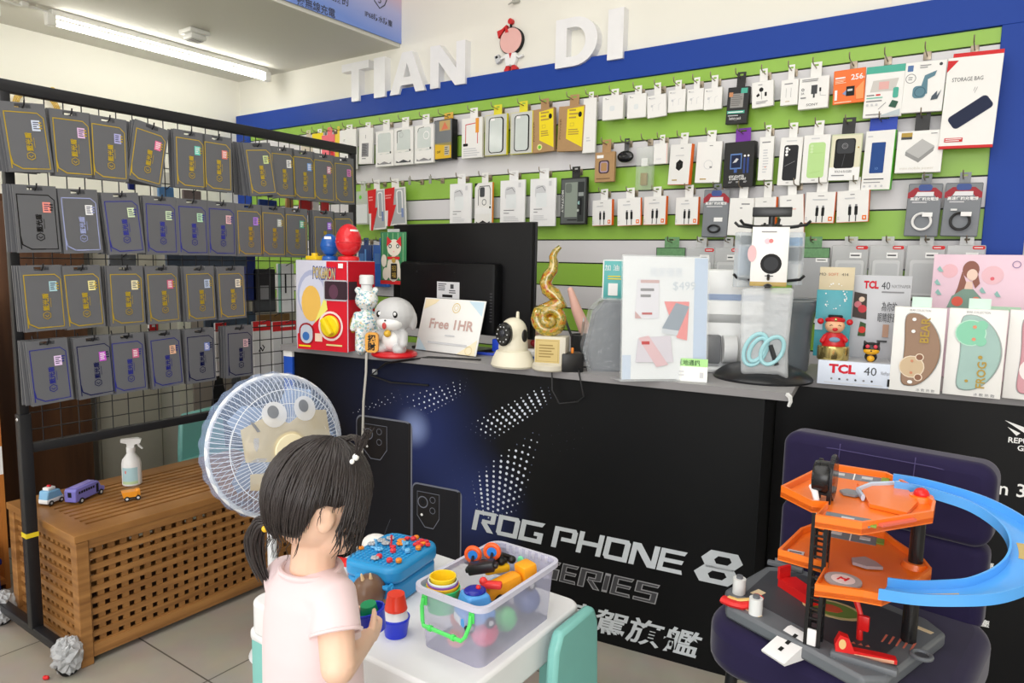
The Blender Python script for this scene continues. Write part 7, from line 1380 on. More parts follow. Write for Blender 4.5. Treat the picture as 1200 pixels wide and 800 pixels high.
# decks
def deck(poly, z, nm):
    b = MB(m_o); b.prism(gl(poly), z - .012, z - .004, ax='z'); P_ = gl(poly); n = len(P_); cx = sum(p[0] for p in P_) / n; cy = sum(p[1] for p in P_) / n
    ring = [(cx + (p[0] - cx) * .955, cy + (p[1] - cy) * .955) for p in P_]
    for i in range(n): j = (i + 1) % n; b.prism([P_[i], P_[j], ring[j], ring[i]], z - .014, z + .008, ax='z')
    o = b.build(nm, TG); return o
lz, uz = .645 - GO.z, .775 - GO.z
low = [(-.275, 1.60), (-.303, 1.52), (-.312, 1.375), (-.245, 1.368), (-.222, 1.364), (-.221, 1.258), (-.148, 1.283), (-.12, 1.288), (-.075, 1.40), (-.06, 1.46), (-.075, 1.5), (-.133, 1.575), (-.155, 1.61)]
upp = [(-.272, 1.594), (-.312, 1.365), (-.245, 1.31), (-.222, 1.32), (-.224, 1.236), (-.154, 1.247), (-.062, 1.386), (-.063, 1.45), (-.1, 1.52), (-.131, 1.564), (-.16, 1.598)]
DL = deck(low, lz, 'lower_deck'); DU = deck(upp, uz, 'upper_deck')
def dprint(polys, z, par):
    b = MB()
    for k_, (pl, m) in enumerate(polys): b.use(m).prism(gl(pl), z - .004 + .0002 * k_, z - .0032 + .0006 * k_, ax='z')
    return b.build('deck_print', par, smooth=False)
gp = INK((120, 130, 140))
def para(x, y, w, d, a): c, s = math.cos(a), math.sin(a); return [(x + u * c - v * s, y + u * s + v * c) for u, v in ((-w / 2, -d / 2), (w / 2, -d / 2), (w / 2, d / 2), (-w / 2, d / 2))]
a_ = math.radians(5)
dprint([(para(-.215, 1.558, .10, .045, a_), gp), (para(-.214, 1.558, .0025, .045, a_), WHITE), (para(-.242, 1.557, .02, .014, a_), LGREY), (para(-.19, 1.56, .02, .014, a_), LGREY), (para(-.158, 1.568, .014, .03, a_), INK((130, 160, 70))), (para(-.18, 1.275, .07, .04, a_), gp), (para(-.18, 1.275, .02, .014, a_), LGREY), (para(-.142, 1.278, .012, .03, a_), INK((130, 160, 70))), ([(-.2 + .02 * math.cos(PI / 3 * i), 1.43 + .02 * math.sin(PI / 3 * i)) for i in range(6)], GREY), (para(-.11, 1.31, .08, .012, 1.0), INK((230, 110, 90)))], uz, DU)
dprint([(para(-.215, 1.565, .10, .05, a_), gp), (para(-.213, 1.565, .0025, .05, a_), WHITE), (para(-.24, 1.565, .02, .014, a_), LGREY), (para(-.186, 1.568, .02, .014, a_), LGREY), (para(-.158, 1.57, .014, .03, a_), INK((130, 160, 70))), (para(-.285, 1.4, .03, .022, a_), LGREY), (para(-.285, 1.4, .022, .004, a_), DGREY), ([(-.187 + .031 * math.cos(PI / 10 * i), 1.325 + .031 * math.sin(PI / 10 * i)) for i in range(20)], INK((176, 170, 172))), ([(-.187 + .02 * math.cos(PI / 8 * i), 1.325 + .02 * math.sin(PI / 8 * i)) for i in range(16)], INK((236, 216, 216))), (para(-.193, 1.325, .003, .016, -.3), RED), (para(-.181, 1.325, .003, .016, -.3), RED), (para(-.187, 1.325, .01, .003, -.3), RED), ([(-.19, 1.43), (-.17, 1.452), (-.15, 1.44), (-.135, 1.42), (-.16, 1.405), (-.185, 1.41)], INK((170, 160, 166)))], lz, DL)
b = MB(P((28, 28, 30), .25)); px_, py_ = -.088 - GO.x, 1.478 - GO.y; b.cyl((px_, py_, BZ1), (px_, py_, lz), .0135, n=20); b.cyl((px_, py_, lz), (px_, py_, uz - .01), .0125, n=20); b.build('support_pole', TG)
b = MB(m_o); b.lathe([(.001, -.004), (.024, -.004), (.02, .006), (.001, .006)], 24, c=(px_, py_, lz)); b.lathe([(.001, -.004), (.024, -.004), (.02, .006), (.001, .006)], 24, c=(px_, py_, uz)); b.build('pole_collar', TG)
b = MB(m_rd); b.ell((px_, py_, uz + .008), (.0135, .0135, .012)); b.build('red_beacon', TG)
b = MB(m_o); b.prism(gl([(-.2, 1.5), (-.16, 1.37), (-.1, 1.36), (-.09, 1.44), (-.12, 1.53)]), uz - .003, uz + .004, ax='z'); b.build('raised_drive', TG)
b = MB(mat('pale_rim', (196, 214, 236), .25)); b.tube([(x - GO.x, y - GO.y, uz + .004) for x, y in ((-.175, 1.40), (-.19, 1.44), (-.175, 1.49), (-.13, 1.535))], [(.007, .0035)] * 4, 8, flat=(0, 0, 1)); b.build('drive_rim', TG)
# spiral track
cl = [(-.14, 1.53, .776), (-.10, 1.535, .775), (-.049, 1.535, .770), (0, 1.526, .763), (.04, 1.503, .752), (.068, 1.468, .740), (.079, 1.425, .727), (.073, 1.38, .713), (.05, 1.34, .698), (.015, 1.308, .685), (-.03, 1.292, .674), (-.075, 1.286, .664), (-.12, 1.290, .656)]
cl = [V3(p) - GO for p in cl]
def cr(pts, n=5):
    o = []
    for i in range(len(pts) - 1):
        p0, p1, p2, p3 = pts[max(i - 1, 0)], pts[i], pts[i + 1], pts[min(i + 2, len(pts) - 1)]
        for k in range(n):
            u = k / n; o.append(.5 * ((2 * p1) + (p2 - p0) * u + (2 * p0 - 5 * p1 + 4 * p2 - p3) * u * u + (3 * p1 - p0 - 3 * p2 + p3) * u ** 3))
    o.append(pts[-1]); return o
cl = cr(cl); prof = [(-.030, .016), (-.030, -.003), (.030, -.003), (.030, .016), (.0265, .016), (.0265, .001), (-.0265, .001), (-.0265, .016)]; vs = []; m = len(prof)
for i, p in enumerate(cl):
    tg = cl[min(i + 1, len(cl) - 1)] - cl[max(i - 1, 0)]; tg.z = 0; tg.normalize(); sd = V3((-tg.y, tg.x, 0))
    for u, v in prof: vs.append(p + sd * u + V3((0, 0, v)))
b = MB(m_tr); b.add(vs, [(i * m + k, i * m + (k + 1) % m, (i + 1) * m + (k + 1) % m, (i + 1) * m + k) for i in range(len(cl) - 1) for k in range(m)] + [tuple(range(m)), tuple((len(cl) - 1) * m + k for k in range(m - 1, -1, -1))]); b.build('spiral_track', TG, ang=.5)
b = MB(INK((196, 170, 110)))
for i0, i1 in ((27, 33), (48, 55)):
    vs = []
    for i in range(i0, i1):
        p = cl[i]; tg = cl[i + 1] - cl[i - 1]; tg.z = 0; tg.normalize(); sd = V3((-tg.y, tg.x, 0)); wd_ = .016 if i0 == 27 else .008
        vs += [p + sd * wd_ + V3((0, 0, .0016)), p - sd * wd_ + V3((0, 0, .0016))]
    b.add(vs, [(2 * k, 2 * k + 2, 2 * k + 3, 2 * k + 1) for k in range(i1 - i0 - 1)])
b.build('track_stickers', TG, smooth=False)
# ================================================================ child table and chairs
TX0, TX1, TY0, TY1, TZ = -1.25, -.675, .84, 1.262, .48
tb = thing('child_table', 'white topped child table with teal legs in front of the counter', 'table', ((TX0 + TX1) / 2, (TY0 + TY1) / 2, 0)); m_tw = mat('white_table_plastic', (232, 233, 236), .35, var=.02)
tw, td = TX1 - TX0, TY1 - TY0
b = MB(m_tw); b.prism(rr2(tw, td, .035, 6), TZ - .072, TZ, ax='z'); o = b.build('tabletop', tb); bv = o.modifiers.new('b', 'BEVEL'); bv.width = .007; bv.segments = 3; bv.limit_method = 'ANGLE'
for sx in (-1, 1):
    for sy in (-1, 1):
        b = MB(m_teal); x, y = sx * (tw / 2 - .036), sy * (td / 2 - .036); b.box(x - .033, x + .033, y - .033, y + .033, 0, TZ - .07, bev=.012); b.build('leg', tb)
        b = MB(m_tw); b.box(x - .0345, x + .0345, y - .0345, y + .0345, TZ - .095, TZ - .06, bev=.012); b.build('leg_socket', tb)
t = kid_chair('teal plastic child chair standing at the right end of the white table', -.525, 1.165, R90, .495, .085, .095)
# ================================================================ blue peg board case
CA = thing('peg_board_case', 'blue toy tool case with pegs on its studded lid on the table', 'toy case', (-1.052, 1.072, TZ), math.radians(9)); m_cb = mat('case_blue', (40, 146, 208), .32, var=.04)
b = MB(m_cb); b.prism(rr2(.135, .175, .03, 6), 0, .046, ax='z'); o = b.build('lower_shell', CA); bv = o.modifiers.new('b', 'BEVEL'); bv.width = .008; bv.segments = 3; bv.limit_method = 'ANGLE'
b = MB(m_cb); b.prism(rr2(.142, .182, .033, 6), .046, .082, ax='z'); o = b.build('lid', CA); bv = o.modifiers.new('b', 'BEVEL'); bv.width = .01; bv.segments = 3; bv.limit_method = 'ANGLE'
b = MB(mat('stud_blue', (52, 160, 220), .3))
for i in range(11):
    for j in range(15): b.cyl((-.05 + .01 * i, -.07 + .01 * j, .081), (-.05 + .01 * i, -.07 + .01 * j, .0845), .003, n=6)
b.build('lid_studs', CA, smooth=False)
b = MB(m_cb); b.tube([(.02, -.088, .05), (.02, -.104, .048), (.06, -.1, .048), (.06, -.086, .05)], .005, 8); b.build('handle', CA); b = MB(m_cb); b.box(-.03, -.008, -.094, -.086, .03, .06, bev=.003); b.build('latch', CA); b = MB(m_cb); b.box(.045, .068, -.096, -.086, .02, .05, bev=.003); b.build('latch', CA)
CAM_ = CA.matrix_world.copy()
pm = {}
def peg(cn, rgb, x, y, kind):
    k_ = (cn, kind)
    if k_ not in pm:
        b = MB(P(rgb, .3))
        if kind == 'dot': b.lathe([(.001, 0), (.0065, 0), (.0068, .005), (.005, .0075), (.001, .008)], 14)
        elif kind == 'flower':
            for i in range(6): b.ell((.006 * math.cos(PI / 3 * i), .006 * math.sin(PI / 3 * i), .003), (.0042, .0042, .003), 8, 6)
            b.ell((0, 0, .005), .003, 8, 6)
        elif kind == 'square': b.box(-.0055, .0055, -.0055, .0055, 0, .006, bev=.002)
        else: b.tube([(-.006, 0, .003), (-.004, 0, .022), (0, .002, .022)], .0022, 6); b.tube([(-.006, 0, .003), (.008, 0, .003)], .0025, 6)
        pm[k_] = b.mesh('toy_peg')
    o = link('toy_peg', pm[k_]); o.matrix_world = CAM_ @ Matrix.Translation((x, y, .0845)) @ Matrix.Rotation(x * 90, 4, 'Z')
    nm = {'dot': 'round peg', 'flower': 'gear shaped peg', 'square': 'square peg', 'hook': 'upright hook peg'}[kind]
    tag(o, 'small %s plastic %s on the blue toy case' % (cn, nm), 'toy peg', '%s %s pieces on the blue case' % (cn, nm))
RD, OG, SI, LB = ('red', (224, 56, 66)), ('orange', (240, 140, 40)), ('silver grey', (176, 180, 186)), ('light blue', (110, 184, 232))
for c, x, y, kd in ((OG, -.058, -.035, 'square'), (SI, -.052, -.005, 'flower'), (SI, -.044, .02, 'flower'), (SI, -.034, .04, 'flower'), (SI, -.026, .012, 'flower'), (SI, .0, -.062, 'flower'), (RD, .003, -.052, 'dot'), (RD, -.012, .012, 'hook'), (RD, .0, .002, 'square'), (RD, .012, -.014, 'dot'), (OG, -.004, .04, 'flower'), (OG, .004, .026, 'flower'), (RD, .0, .058, 'square'), (RD, .014, .062, 'dot'), (OG, .016, .07, 'dot'), (LB, -.034, -.02, 'hook'), (LB, -.02, -.022, 'flower'), (LB, .012, .03, 'flower'), (LB, .026, .004, 'hook'), (LB, .04, .0, 'dot'), (RD, .034, -.058, 'dot'), (OG, .052, -.05, 'dot'), (RD, .036, .038, 'square'), (RD, .048, .038, 'square'), (RD, .036, .05, 'square'), (OG, .048, .05, 'square'), (RD, .06, .05, 'square'), (RD, .048, .062, 'square'), (OG, .052, .024, 'dot'), (RD, .036, .062, 'square')):
    peg(*c, x, y, kd)
# brown bear-like toy with cream horns
q = onz(433, 716, TZ); t = thing('round_toy', 'round brown toy head with two cream horns on the table', 'toy', (q.x - .012, q.y + .01, TZ), face(q)); br_ = P((112, 84, 66), .3); k = .036
b = MB(br_); b.ell((0, 0, k), (k, k, k)); b.build('head', t)
b = MB(P((226, 196, 150), .35))
for s in (-1, 1): b.cap((s * .008 - .004, -.012, k * 1.85), (s * .009 - .006, -.013, k * 2.2), .0042, .002)
b.build('horns', t); b = MB(P((196, 150, 104), .4)); b.ell((k * .98, .006, k * .55), (.016, .014, .016)); b.ell((k * 1.05, .0, k * .9), .008); b.build('tan_paw', t)
b = MB(mat('white_soft', (232, 230, 228), .6)); p = onz(428, 662, TZ); b.ell((p.x - .01, p.y + .05, TZ + .028), (.045, .03, .028)); tag(b.build('white_pouch'), 'rounded white pouch behind the blue case on the table', 'pouch')
p = onz(395, 690, TZ); t = thing('toy_phone', 'red and silver toy with a yellow knob beside the blue case', 'toy', (p.x - .012, p.y + .03, TZ), .3); b = MB(m_rd); b.box(-.03, .03, -.014, .014, .0, .055, bev=.008); b.build('toy_body', t); b = MB(P((196, 198, 204), .25)); b.box(-.02, .02, -.0165, -.012, .014, .044, bev=.002); b.build('silver_face', t); b = MB(P((240, 200, 40))); b.ell((.026, -.012, .008), .01); b.build('yellow_knob', t)
# stacking cups
def cup_at(M, r0, r1, h, rgb, label, group=None, inv=False):
    o = thing('stacking_cup', label, 'toy cup', group=group); o.matrix_world = M @ (Matrix.Translation((0, 0, h)) @ Matrix.Rotation(PI, 4, 'X') if inv else Matrix.Identity(4)); mm = P(rgb, .3); w_ = .0018
    MB(mm).cup([(.001, 0), (r0, 0), (r0 + (r1 - r0) * .9, h * .88), (r1, h * .9), (r1, h)], [(r1 - w_, h), (r0 - w_, w_), (.001, w_)], 28).build('cup_body', o)
    b = MB(mm); b.ring((0, 0, h), r1 - .0008, .0014, 30, 6); b.build('rim', o); return o
q = onz(464, 743, TZ); TR = Matrix.Translation
SC_ = 'stacked toy cups'
cup_at(TR((q.x, q.y, TZ)), .021, .0265, .036, (36, 56, 214), 'blue toy cup at the bottom of the small stack on the table')
cup_at(TR((q.x, q.y, TZ + .0365)), .0185, .0235, .016, (236, 236, 240), 'white toy cup in the middle of the small stack', inv=True)
cup_at(TR((q.x, q.y, TZ + .053)), .0165, .0215, .03, (226, 58, 34), 'red toy cup upside down on top of the small stack', inv=True)
HC_ = V3((-.833, .806, .566)); HM = TR(HC_) @ Matrix.Rotation(math.radians(-12), 4, 'Y') @ Matrix.Rotation(math.radians(8), 4, 'X')
cup_at(HM, .020, .0262, .038, (36, 56, 214), 'blue toy cup held in the hands of the child')
cup_at(HM @ TR((-.004, 0, .014)) @ Matrix.Rotation(.15, 4, 'Y'), .0135, .018, .034, (24, 150, 96), 'small green toy cup inside the blue cup the child holds', inv=True)
# ================================================================ translucent toy bin
BX0, BX1, BY0, BY1, BZ = -.842, -.692, .924, 1.172, .601
bc = ((BX0 + BX1) / 2, (BY0 + BY1) / 2, TZ); bn = thing('toy_bin', 'translucent lavender plastic bin full of toys on the table', 'storage bin', bc); hx, hy, hz = (BX1 - BX0) / 2, (BY1 - BY0) / 2, BZ - TZ
m_bin = mat('frosted_bin', (214, 214, 242), .4, alpha=.42, var=.02, spec=.5); m_rim = mat('frosted_bin_rim', (224, 224, 242), .35, alpha=.7, var=.02)
b = MB(m_bin); n0 = rr2(2 * hx - .012, 2 * hy - .012, .018, 5); n1 = rr2(2 * hx + .004, 2 * hy + .004, .02, 5); i1 = rr2(2 * hx, 2 * hy, .018, 5); i0 = rr2(2 * hx - .016, 2 * hy - .016, .016, 5); N_ = len(n0)
vs = [(x, y, .0) for x, y in n0] + [(x, y, hz) for x, y in n1]; b.add(vs, [(i, (i + 1) % N_, N_ + (i + 1) % N_, N_ + i) for i in range(N_)] + [tuple(range(N_))]); b.build('bin_body', bn, ang=.8)
b = MB(m_rim); o1 = rr2(2 * hx + .02, 2 * hy + .02, .026, 5); vs = [(x, y, hz - .01) for x, y in n1] + [(x, y, hz - .01) for x, y in o1] + [(x, y, hz) for x, y in o1] + [(x, y, hz) for x, y in n1]
b.add(vs, [(k * N_ + i, k * N_ + (i + 1) % N_, ((k + 1) % 4) * N_ + (i + 1) % N_, ((k + 1) % 4) * N_ + i) for k in range(4) for i in range(N_)]); b.build('rim', bn, ang=.8)
b = MB(m_rim)
for k_ in range(7): b.box(-.05 + .016 * k_, -.042 + .016 * k_, hy + .001, hy + .004, hz - .016, hz, bev=.001)
b.box(-.045, .055, hy + .0022, hy + .008, hz - .05, hz - .012, bev=.002); b.build('clip_recess', bn)
gh = P((90, 226, 110), .3); b = MB(gh); yb = -hy - .006; b.tube([(-.055, yb, hz - .018), (-.056, yb - .003, hz - .034), (-.05, yb - .008, hz - .056), (-.044, yb - .012, hz - .064), (.044, yb - .012, hz - .064), (.05, yb - .008, hz - .056), (.056, yb - .003, hz - .034), (.055, yb, hz - .018)], .0038, 8)
for x in (-.028, .026): b.cyl((x - .003, yb - .012, hz - .064), (x + .003, yb - .012, hz - .064), .0058, n=12)
for s in (-1, 1): b.box(s * .055 - .006, s * .055 + .006, yb + .001, yb + .005, hz - .034, hz - .014, bev=.002)
b.build('handle', bn)
# contents
cz = TZ + .004
for i, (r0, r1, dz, h, rgb, l) in enumerate(((.028, .0325, .058, .042, (66, 206, 120), 'green outermost nested toy cup in the bin'), (.026, .0305, .072, .034, (246, 190, 40), 'amber toy cup nested in the stack in the bin'), (.025, .029, .080, .03, (130, 80, 170), 'purple toy cup nested in the stack in the bin'), (.024, .0275, .086, .028, (226, 240, 236), 'pale mint toy cup nested in the stack in the bin'), (.021, .0245, .094, .028, (250, 214, 40), 'yellow innermost toy cup on top of the nested stack'))):
    cup_at(TR((-.808, .956, TZ + dz + .012)), r0, r1, h, rgb, l)
def toycar(label, x, y, z, rz, rgb, roof, beacon=True):
    t = thing('toy_car', label, 'toy car', (x, y, z), rz); c = P(rgb, .25)
    b = MB(c); b.box(-.034, .034, -.024, .024, .006, .034, bev=.008); b.build('car_body', t)
    b = MB(c); b.prism([(-.031, .03), (.031, .03), (.02, .062), (-.02, .062)], -.022, .022); o = b.build('cab', t); bv = o.modifiers.new('b', 'BEVEL'); bv.width = .005; bv.segments = 2
    b = MB(P(roof, .25)); b.ell((0, 0, .064), (.021, .019, .007)); b.build('roof', t); b = MB(m_rd); b.ell((.004, -.006, .072), .0045); b.build('beacon', t)
    b = MB(WHITE); b.box(-.0345, -.033, -.014, .014, .012, .026); b.build('bumper', t); wheels(t, [(-.02, -.024, .01), (-.02, .024, .01), (.02, -.024, .01), (.02, .024, .01)], .01, .008); return t
toycar('blue toy car with dark blue roof at the near corner of the bin', -.737, .962, TZ + .060, math.radians(62), (84, 158, 228), (30, 36, 150))
t = thing('toy_buggy', 'black toy buggy chassis with orange blue-rimmed wheels on top of the bin', 'toy buggy', (-.785, 1.045, TZ + .115), math.radians(25), rx=0, ry=-.25); b = MB(P((30, 30, 33), .35)); b.box(-.024, .03, -.014, .014, 0, .02, bev=.004); b.box(-.03, .036, -.008, .008, .004, .014, bev=.003); b.cyl((-.02, .0, .012), (-.02, .035, .022), .003); b.cyl((.02, .0, .012), (.02, .035, .022), .003); b.build('chassis', t)
for x in (-.02, .02):
    b = MB(P((238, 96, 40), .35)); b.ring((x, .036, .024), .013, .0055, 24, 8, ax='y'); b.use(P((50, 130, 220), .3)).cyl((x, .031, .024), (x, .039, .024), .010); b.build('wheel', t)
t = thing('toy_truck', 'long orange toy truck lying in the far right of the bin', 'toy truck', (-.737, 1.078, TZ + .082), math.radians(72), ry=-.12); oy = P((248, 164, 30), .3); b = MB(oy); b.box(-.06, .02, -.016, .016, 0, .03, bev=.008); b.build('tank', t); b = MB(oy); b.box(.022, .056, -.018, .018, .0, .04, bev=.006); b.build('cab', t); wheels(t, [(-.04, -.017, 0), (-.04, .017, 0), (.036, -.017, 0), (.036, .017, 0)], .011, .008)
t = thing('toy_digger', 'black and yellow toy digger beside the orange truck in the bin', 'toy digger', (-.786, 1.10, TZ + .095), math.radians(60)); b = MB(P((250, 196, 40), .3)); b.box(-.03, .024, -.012, .012, 0, .016, bev=.005); b.build('body', t); b = MB(P((28, 27, 26), .4)); [b.ell((-.03 + .012 * i, .004 * (-1) ** i, .022), (.009, .008, .008), 10, 7) for i in range(6)]; b.tube([(-.02, 0, .02), (.01, 0, .036), (.034, 0, .024)], .004, 8); b.build('tracks', t)
for (x, y, z, r, rgb, l) in ((-.731, .985, .036, .026, (236, 70, 110), 'pink ball seen through the near right wall of the bin'), (-.731, 1.05, .034, .024, (90, 206, 120), 'green ball low in the middle of the bin'), (-.803, 1.01, .03, .024, (240, 130, 60), 'orange ball low at the left of the bin'), (-.733, 1.13, .04, .027, (90, 110, 170), 'dull blue ball at the far end of the bin'), (-.775, .958, .022, .018, (232, 130, 90), 'small peach ball behind the front wall of the bin'), (-.80, 1.125, .04, .029, (150, 190, 230), 'pale blue ball at the far left of the bin'), (-.758, 1.04, .03, .022, (236, 220, 80), 'yellow ball in the bottom of the bin')):
    b = MB(P(rgb, .35)); b.ell((x, y, TZ + z), r); b.ring((x, y, TZ + z), r * .995, .0008, 30, 5); tag(b.build('toy_ball'), l, 'ball', 'balls in the toy bin')
b = MB(P((120, 226, 170), .3)); b.ell((-.772, 1.163, TZ + .1), (.008, .004, .01)); b.tube([(-.772, 1.162, TZ + .05), (-.772, 1.162, TZ + .1)], .004, 8); tag(b.build('toy_spoon'), 'small mint toy spoon against the far wall of the bin', 'toy spoon')
t = thing('toy_dish', 'orange toy dish standing on edge beside the blue car in the bin', 'toy dish', (-.768, .985, TZ + .085), .4); b = MB(P((238, 90, 40), .3)); b.at((0, 0, 0), rx=PI / 2 - .5); b.lathe([(.001, 0), (.016, 0), (.024, .007), (.022, .008), (.015, .002), (.001, .002)], 24); b.build('dish_body', t)
b = MB(P((232, 60, 60), .3)); b.at((-.742, 1.02, TZ + .105), rz=.5); b.box(-.02, .02, -.009, .009, 0, .012, bev=.004); b.ell((-.016, 0, .012), .008); tag(b.build('toy_block'), 'small red toy block behind the blue car in the bin', 'toy block')
# ================================================================ the child
KX, KY = -.812, .655
KD = thing('person', 'small child with dark hair in a pale pink T-shirt, back turned, holding a blue cup', 'person', (KX, KY, 0))
m_skin = mat('skin', (236, 196, 172), .5, sss=.12, var=.04, scale=30)
W2L = lambda p: V3(p) - V3((KX, KY, 0))
HD = Matrix.Translation((.014, .012, .838)) @ Matrix.Rotation(-.55, 4, 'Z') @ Matrix.Rotation(-.30, 4, 'X') @ Matrix.Rotation(-.06, 4, 'Y') @ Matrix.Diagonal((.845, .86, .95, 1))
def finger_chain(b, p, d, n, lens, curls, r):
    for L, c, rr in zip(lens, curls, r):
        ax = d.cross(n).normalized(); R = Matrix.Rotation(c, 3, ax); d = (R @ d).normalized(); n = (R @ n).normalized(); q = p + d * L
        b.cap(p, q, rr, rr * .92, n=10, k=3); p = q
    return p
def hand(b, wrist, f, n, thumb, curl=.55, k=1.0):
    """f: wrist to knuckles, n: the way the palm faces, thumb: +1/-1 side along f x n"""
    f = f.normalized(); n = (n - f * n.dot(f)).normalized(); s = f.cross(n).normalized() * thumb
    kn = []
    for i, (o, L) in enumerate(((.0135, .040), (.0047, .043), (-.0047, .041), (-.013, .037))):
        p = wrist + f * (L * k) + s * (o * k); kn.append(p); b.cap(wrist + s * (o * .6 * k) + f * .004, p, .0085 * k, .0068 * k, n=10, k=3)
    for i, (p, ln) in enumerate(zip(kn, (.036, .040, .037, .030))):
        finger_chain(b, p, f, n, (ln * .45 * k, ln * .32 * k, ln * .26 * k), (curl * .55, curl, curl * .8), (.0058 * k, .0053 * k, .0047 * k))
    tp = wrist + f * .010 * k + s * .012 * k; td = (f * .62 + s * .72 + n * .35).normalized()
    finger_chain(b, tp, td, -s, (.017 * k, .015 * k, .012 * k), (.0, .35, .3), (.0075 * k, .0063 * k, .0052 * k))
b = MB(m_skin)
# legs, pelvis, trunk
for s in (-1, 1):
    b.cap((s * .045, 0, .36), (s * .047, .004, .215), .052, .038); b.cap((s * .047, .004, .215), (s * .048, -.004, .06), .037, .023); b.cap((s * .048, -.012, .024), (s * .052, .06, .018), .022, .018); b.ell((s * .049, -.016, .022), (.02, .022, .022))
b.ell((0, 0, .385), (.078, .062, .06)); b.ell((0, .004, .48), (.072, .058, .10)); b.ell((0, 0, .60), (.068, .052, .10)); b.ell((0, 0, .66), (.066, .046, .055)); b.cap((.002, -.004, .69), (.010, .002, .80), .034, .032)
SR, SL = V3((.058, -.006, .706)), V3((-.056, 0, .704))
ER, WR = W2L((-.712, .620, .634)), W2L((-.772, .728, .606)); EL, WL = W2L((-.893, .690, .615)), W2L((-.893, .745, .592))
b.cap(V3((.03, 0, .695)), SR, .036, .030)
b.cap(V3((-.03, 0, .695)), SL, .036, .030)
b.cap(SR, ER, .028, .0245); b.cap(ER, WR, .025, .0155); b.cap(SL, EL, .028, .0245); b.cap(EL, WL, .025, .0155)
cup = W2L(HC_)
fr = (W2L((-.797, .797, .590)) - WR); fl = (W2L((-.870, .80, .586)) - WL)
hand(b, WR + fr.normalized() * .006, fr, V3((-.9, .1, .1)), 1, .62, .88)
hand(b, WL + fl.normalized() * .006, fl, V3((.9, .1, .15)), -1, .62, .88)
# head
b.X = HD
b.ell((0, -.008, .008), (.071, .080, .080), 28, 18); b.ell((0, .026, -.028), (.056, .05, .048), 24, 14); b.ell((0, .05, -.058), (.024, .02, .017)); b.ell((0, .074, -.012), (.0085, .011, .009)); b.ell((0, .068, -.002), (.007, .01, .014))
for s in (-1, 1): b.ell((s * .032, .048, -.032), (.024, .022, .022)); b.ell((s * .07, -.002, -.012), (.008, .014, .019)); b.ell((s * .074, -.006, -.004), (.005, .012, .012))
b.ell((0, .069, -.041), (.012, .006, .004)); b.ell((0, .068, -.047), (.010, .006, .0045))
b.at(); body = organic(b, 'body', .0028, 5, KD, .45)
for s in (-1, 1):
    e = MB(P((244, 242, 238), .2)); e.X = HD; e.ell((s * .028, .0615, .004), (.0105, .009, .0085)); eo = e.build('eye', KD)
    e = MB(P((40, 28, 22), .15)); e.X = HD; e.ell((s * .028, .0685, .002), (.0062, .0035, .0065)); e.build('iris', eo)
e = MB(P((206, 120, 116), .4)); e.X = HD; e.ell((0, .0725, -.044), (.0125, .004, .0035)); e.build('lips', KD)
# shirt
m_shirt = mat('pink_shirt', (230, 206, 210), .85, spec=.2, sheen=.3, var=.03, scale=9, bump=.25)
b = MB(m_shirt)
rings = [(.34, .092, .076, .004), (.40, .088, .073, .004), (.47, .082, .070, .004), (.55, .078, .067, .002), (.62, .077, .064, 0), (.66, .077, .059, -.001), (.70, .074, .053, -.002), (.724, .060, .046, -.002), (.740, .045, .042, -.001)]
vs = []; n = 40
for z, rx, ry, oy in rings:
    for i in range(n):
        a = 2 * PI * i / n; wob = 1 + (.018 * math.sin(a * 7 + z * 20) + .014 * math.sin(a * 4 - z * 31)) * max(0, (.68 - z) / .34); c_, s_ = math.cos(a), math.sin(a); e_ = .86
        vs.append((.002 + rx * wob * math.copysign(abs(c_) ** e_, c_), oy + ry * wob * math.copysign(abs(s_) ** e_, s_), z))
fs = [(j * n + i, j * n + (i + 1) % n, (j + 1) * n + (i + 1) % n, (j + 1) * n + i) for j in range(len(rings) - 1) for i in range(n)] + [tuple(range(n - 1, -1, -1)), tuple((len(rings) - 1) * n + i for i in range(n))]
b.add(vs, fs)
for S, E in ((SR, ER), (SL, EL)):
    d = (E - S).normalized(); L = (E - S).length; b.tube([S + V3((-S.x * .62, 0, .0)), S + d * .0, S + d * L * .25, S + d * L * .5], [.044, .037, .035, .036], 22)
sh_ = organic(b, 'shirt', .0035, 5, KD, .5)
b = MB(m_shirt); b.ring((.002, -.001, .739), .045, .005, 40, 8, sy=.93); b.build('neck_band', KD)
m_seam2 = mat('shirt_seam', (214, 190, 194), .8)
for S, E, sx in ((SR, ER, 1), (SL, EL, -1)):
    d = (E - S).normalized(); L = (E - S).length; c = S + d * L * .495; b = MB(m_shirt); u = d.orthogonal().normalized(); v = d.cross(u); b.tube([c + (u * math.cos(2 * PI * i / 30) + v * math.sin(2 * PI * i / 30)) * .0357 for i in range(30)], .0028, 6, closed=True); b.build('sleeve_hem', KD)
b = MB(mat('denim_shorts', (120, 140, 170), .8)); b.ell((0, 0, .375), (.086, .07, .055))
for s in (-1, 1): b.cap((s * .046, 0, .37), (s * .048, .003, .25), .062, .055)
organic(b, 'shorts', .005, 3, KD)
b = MB(P((240, 240, 244), .5))
for s in (-1, 1): pass
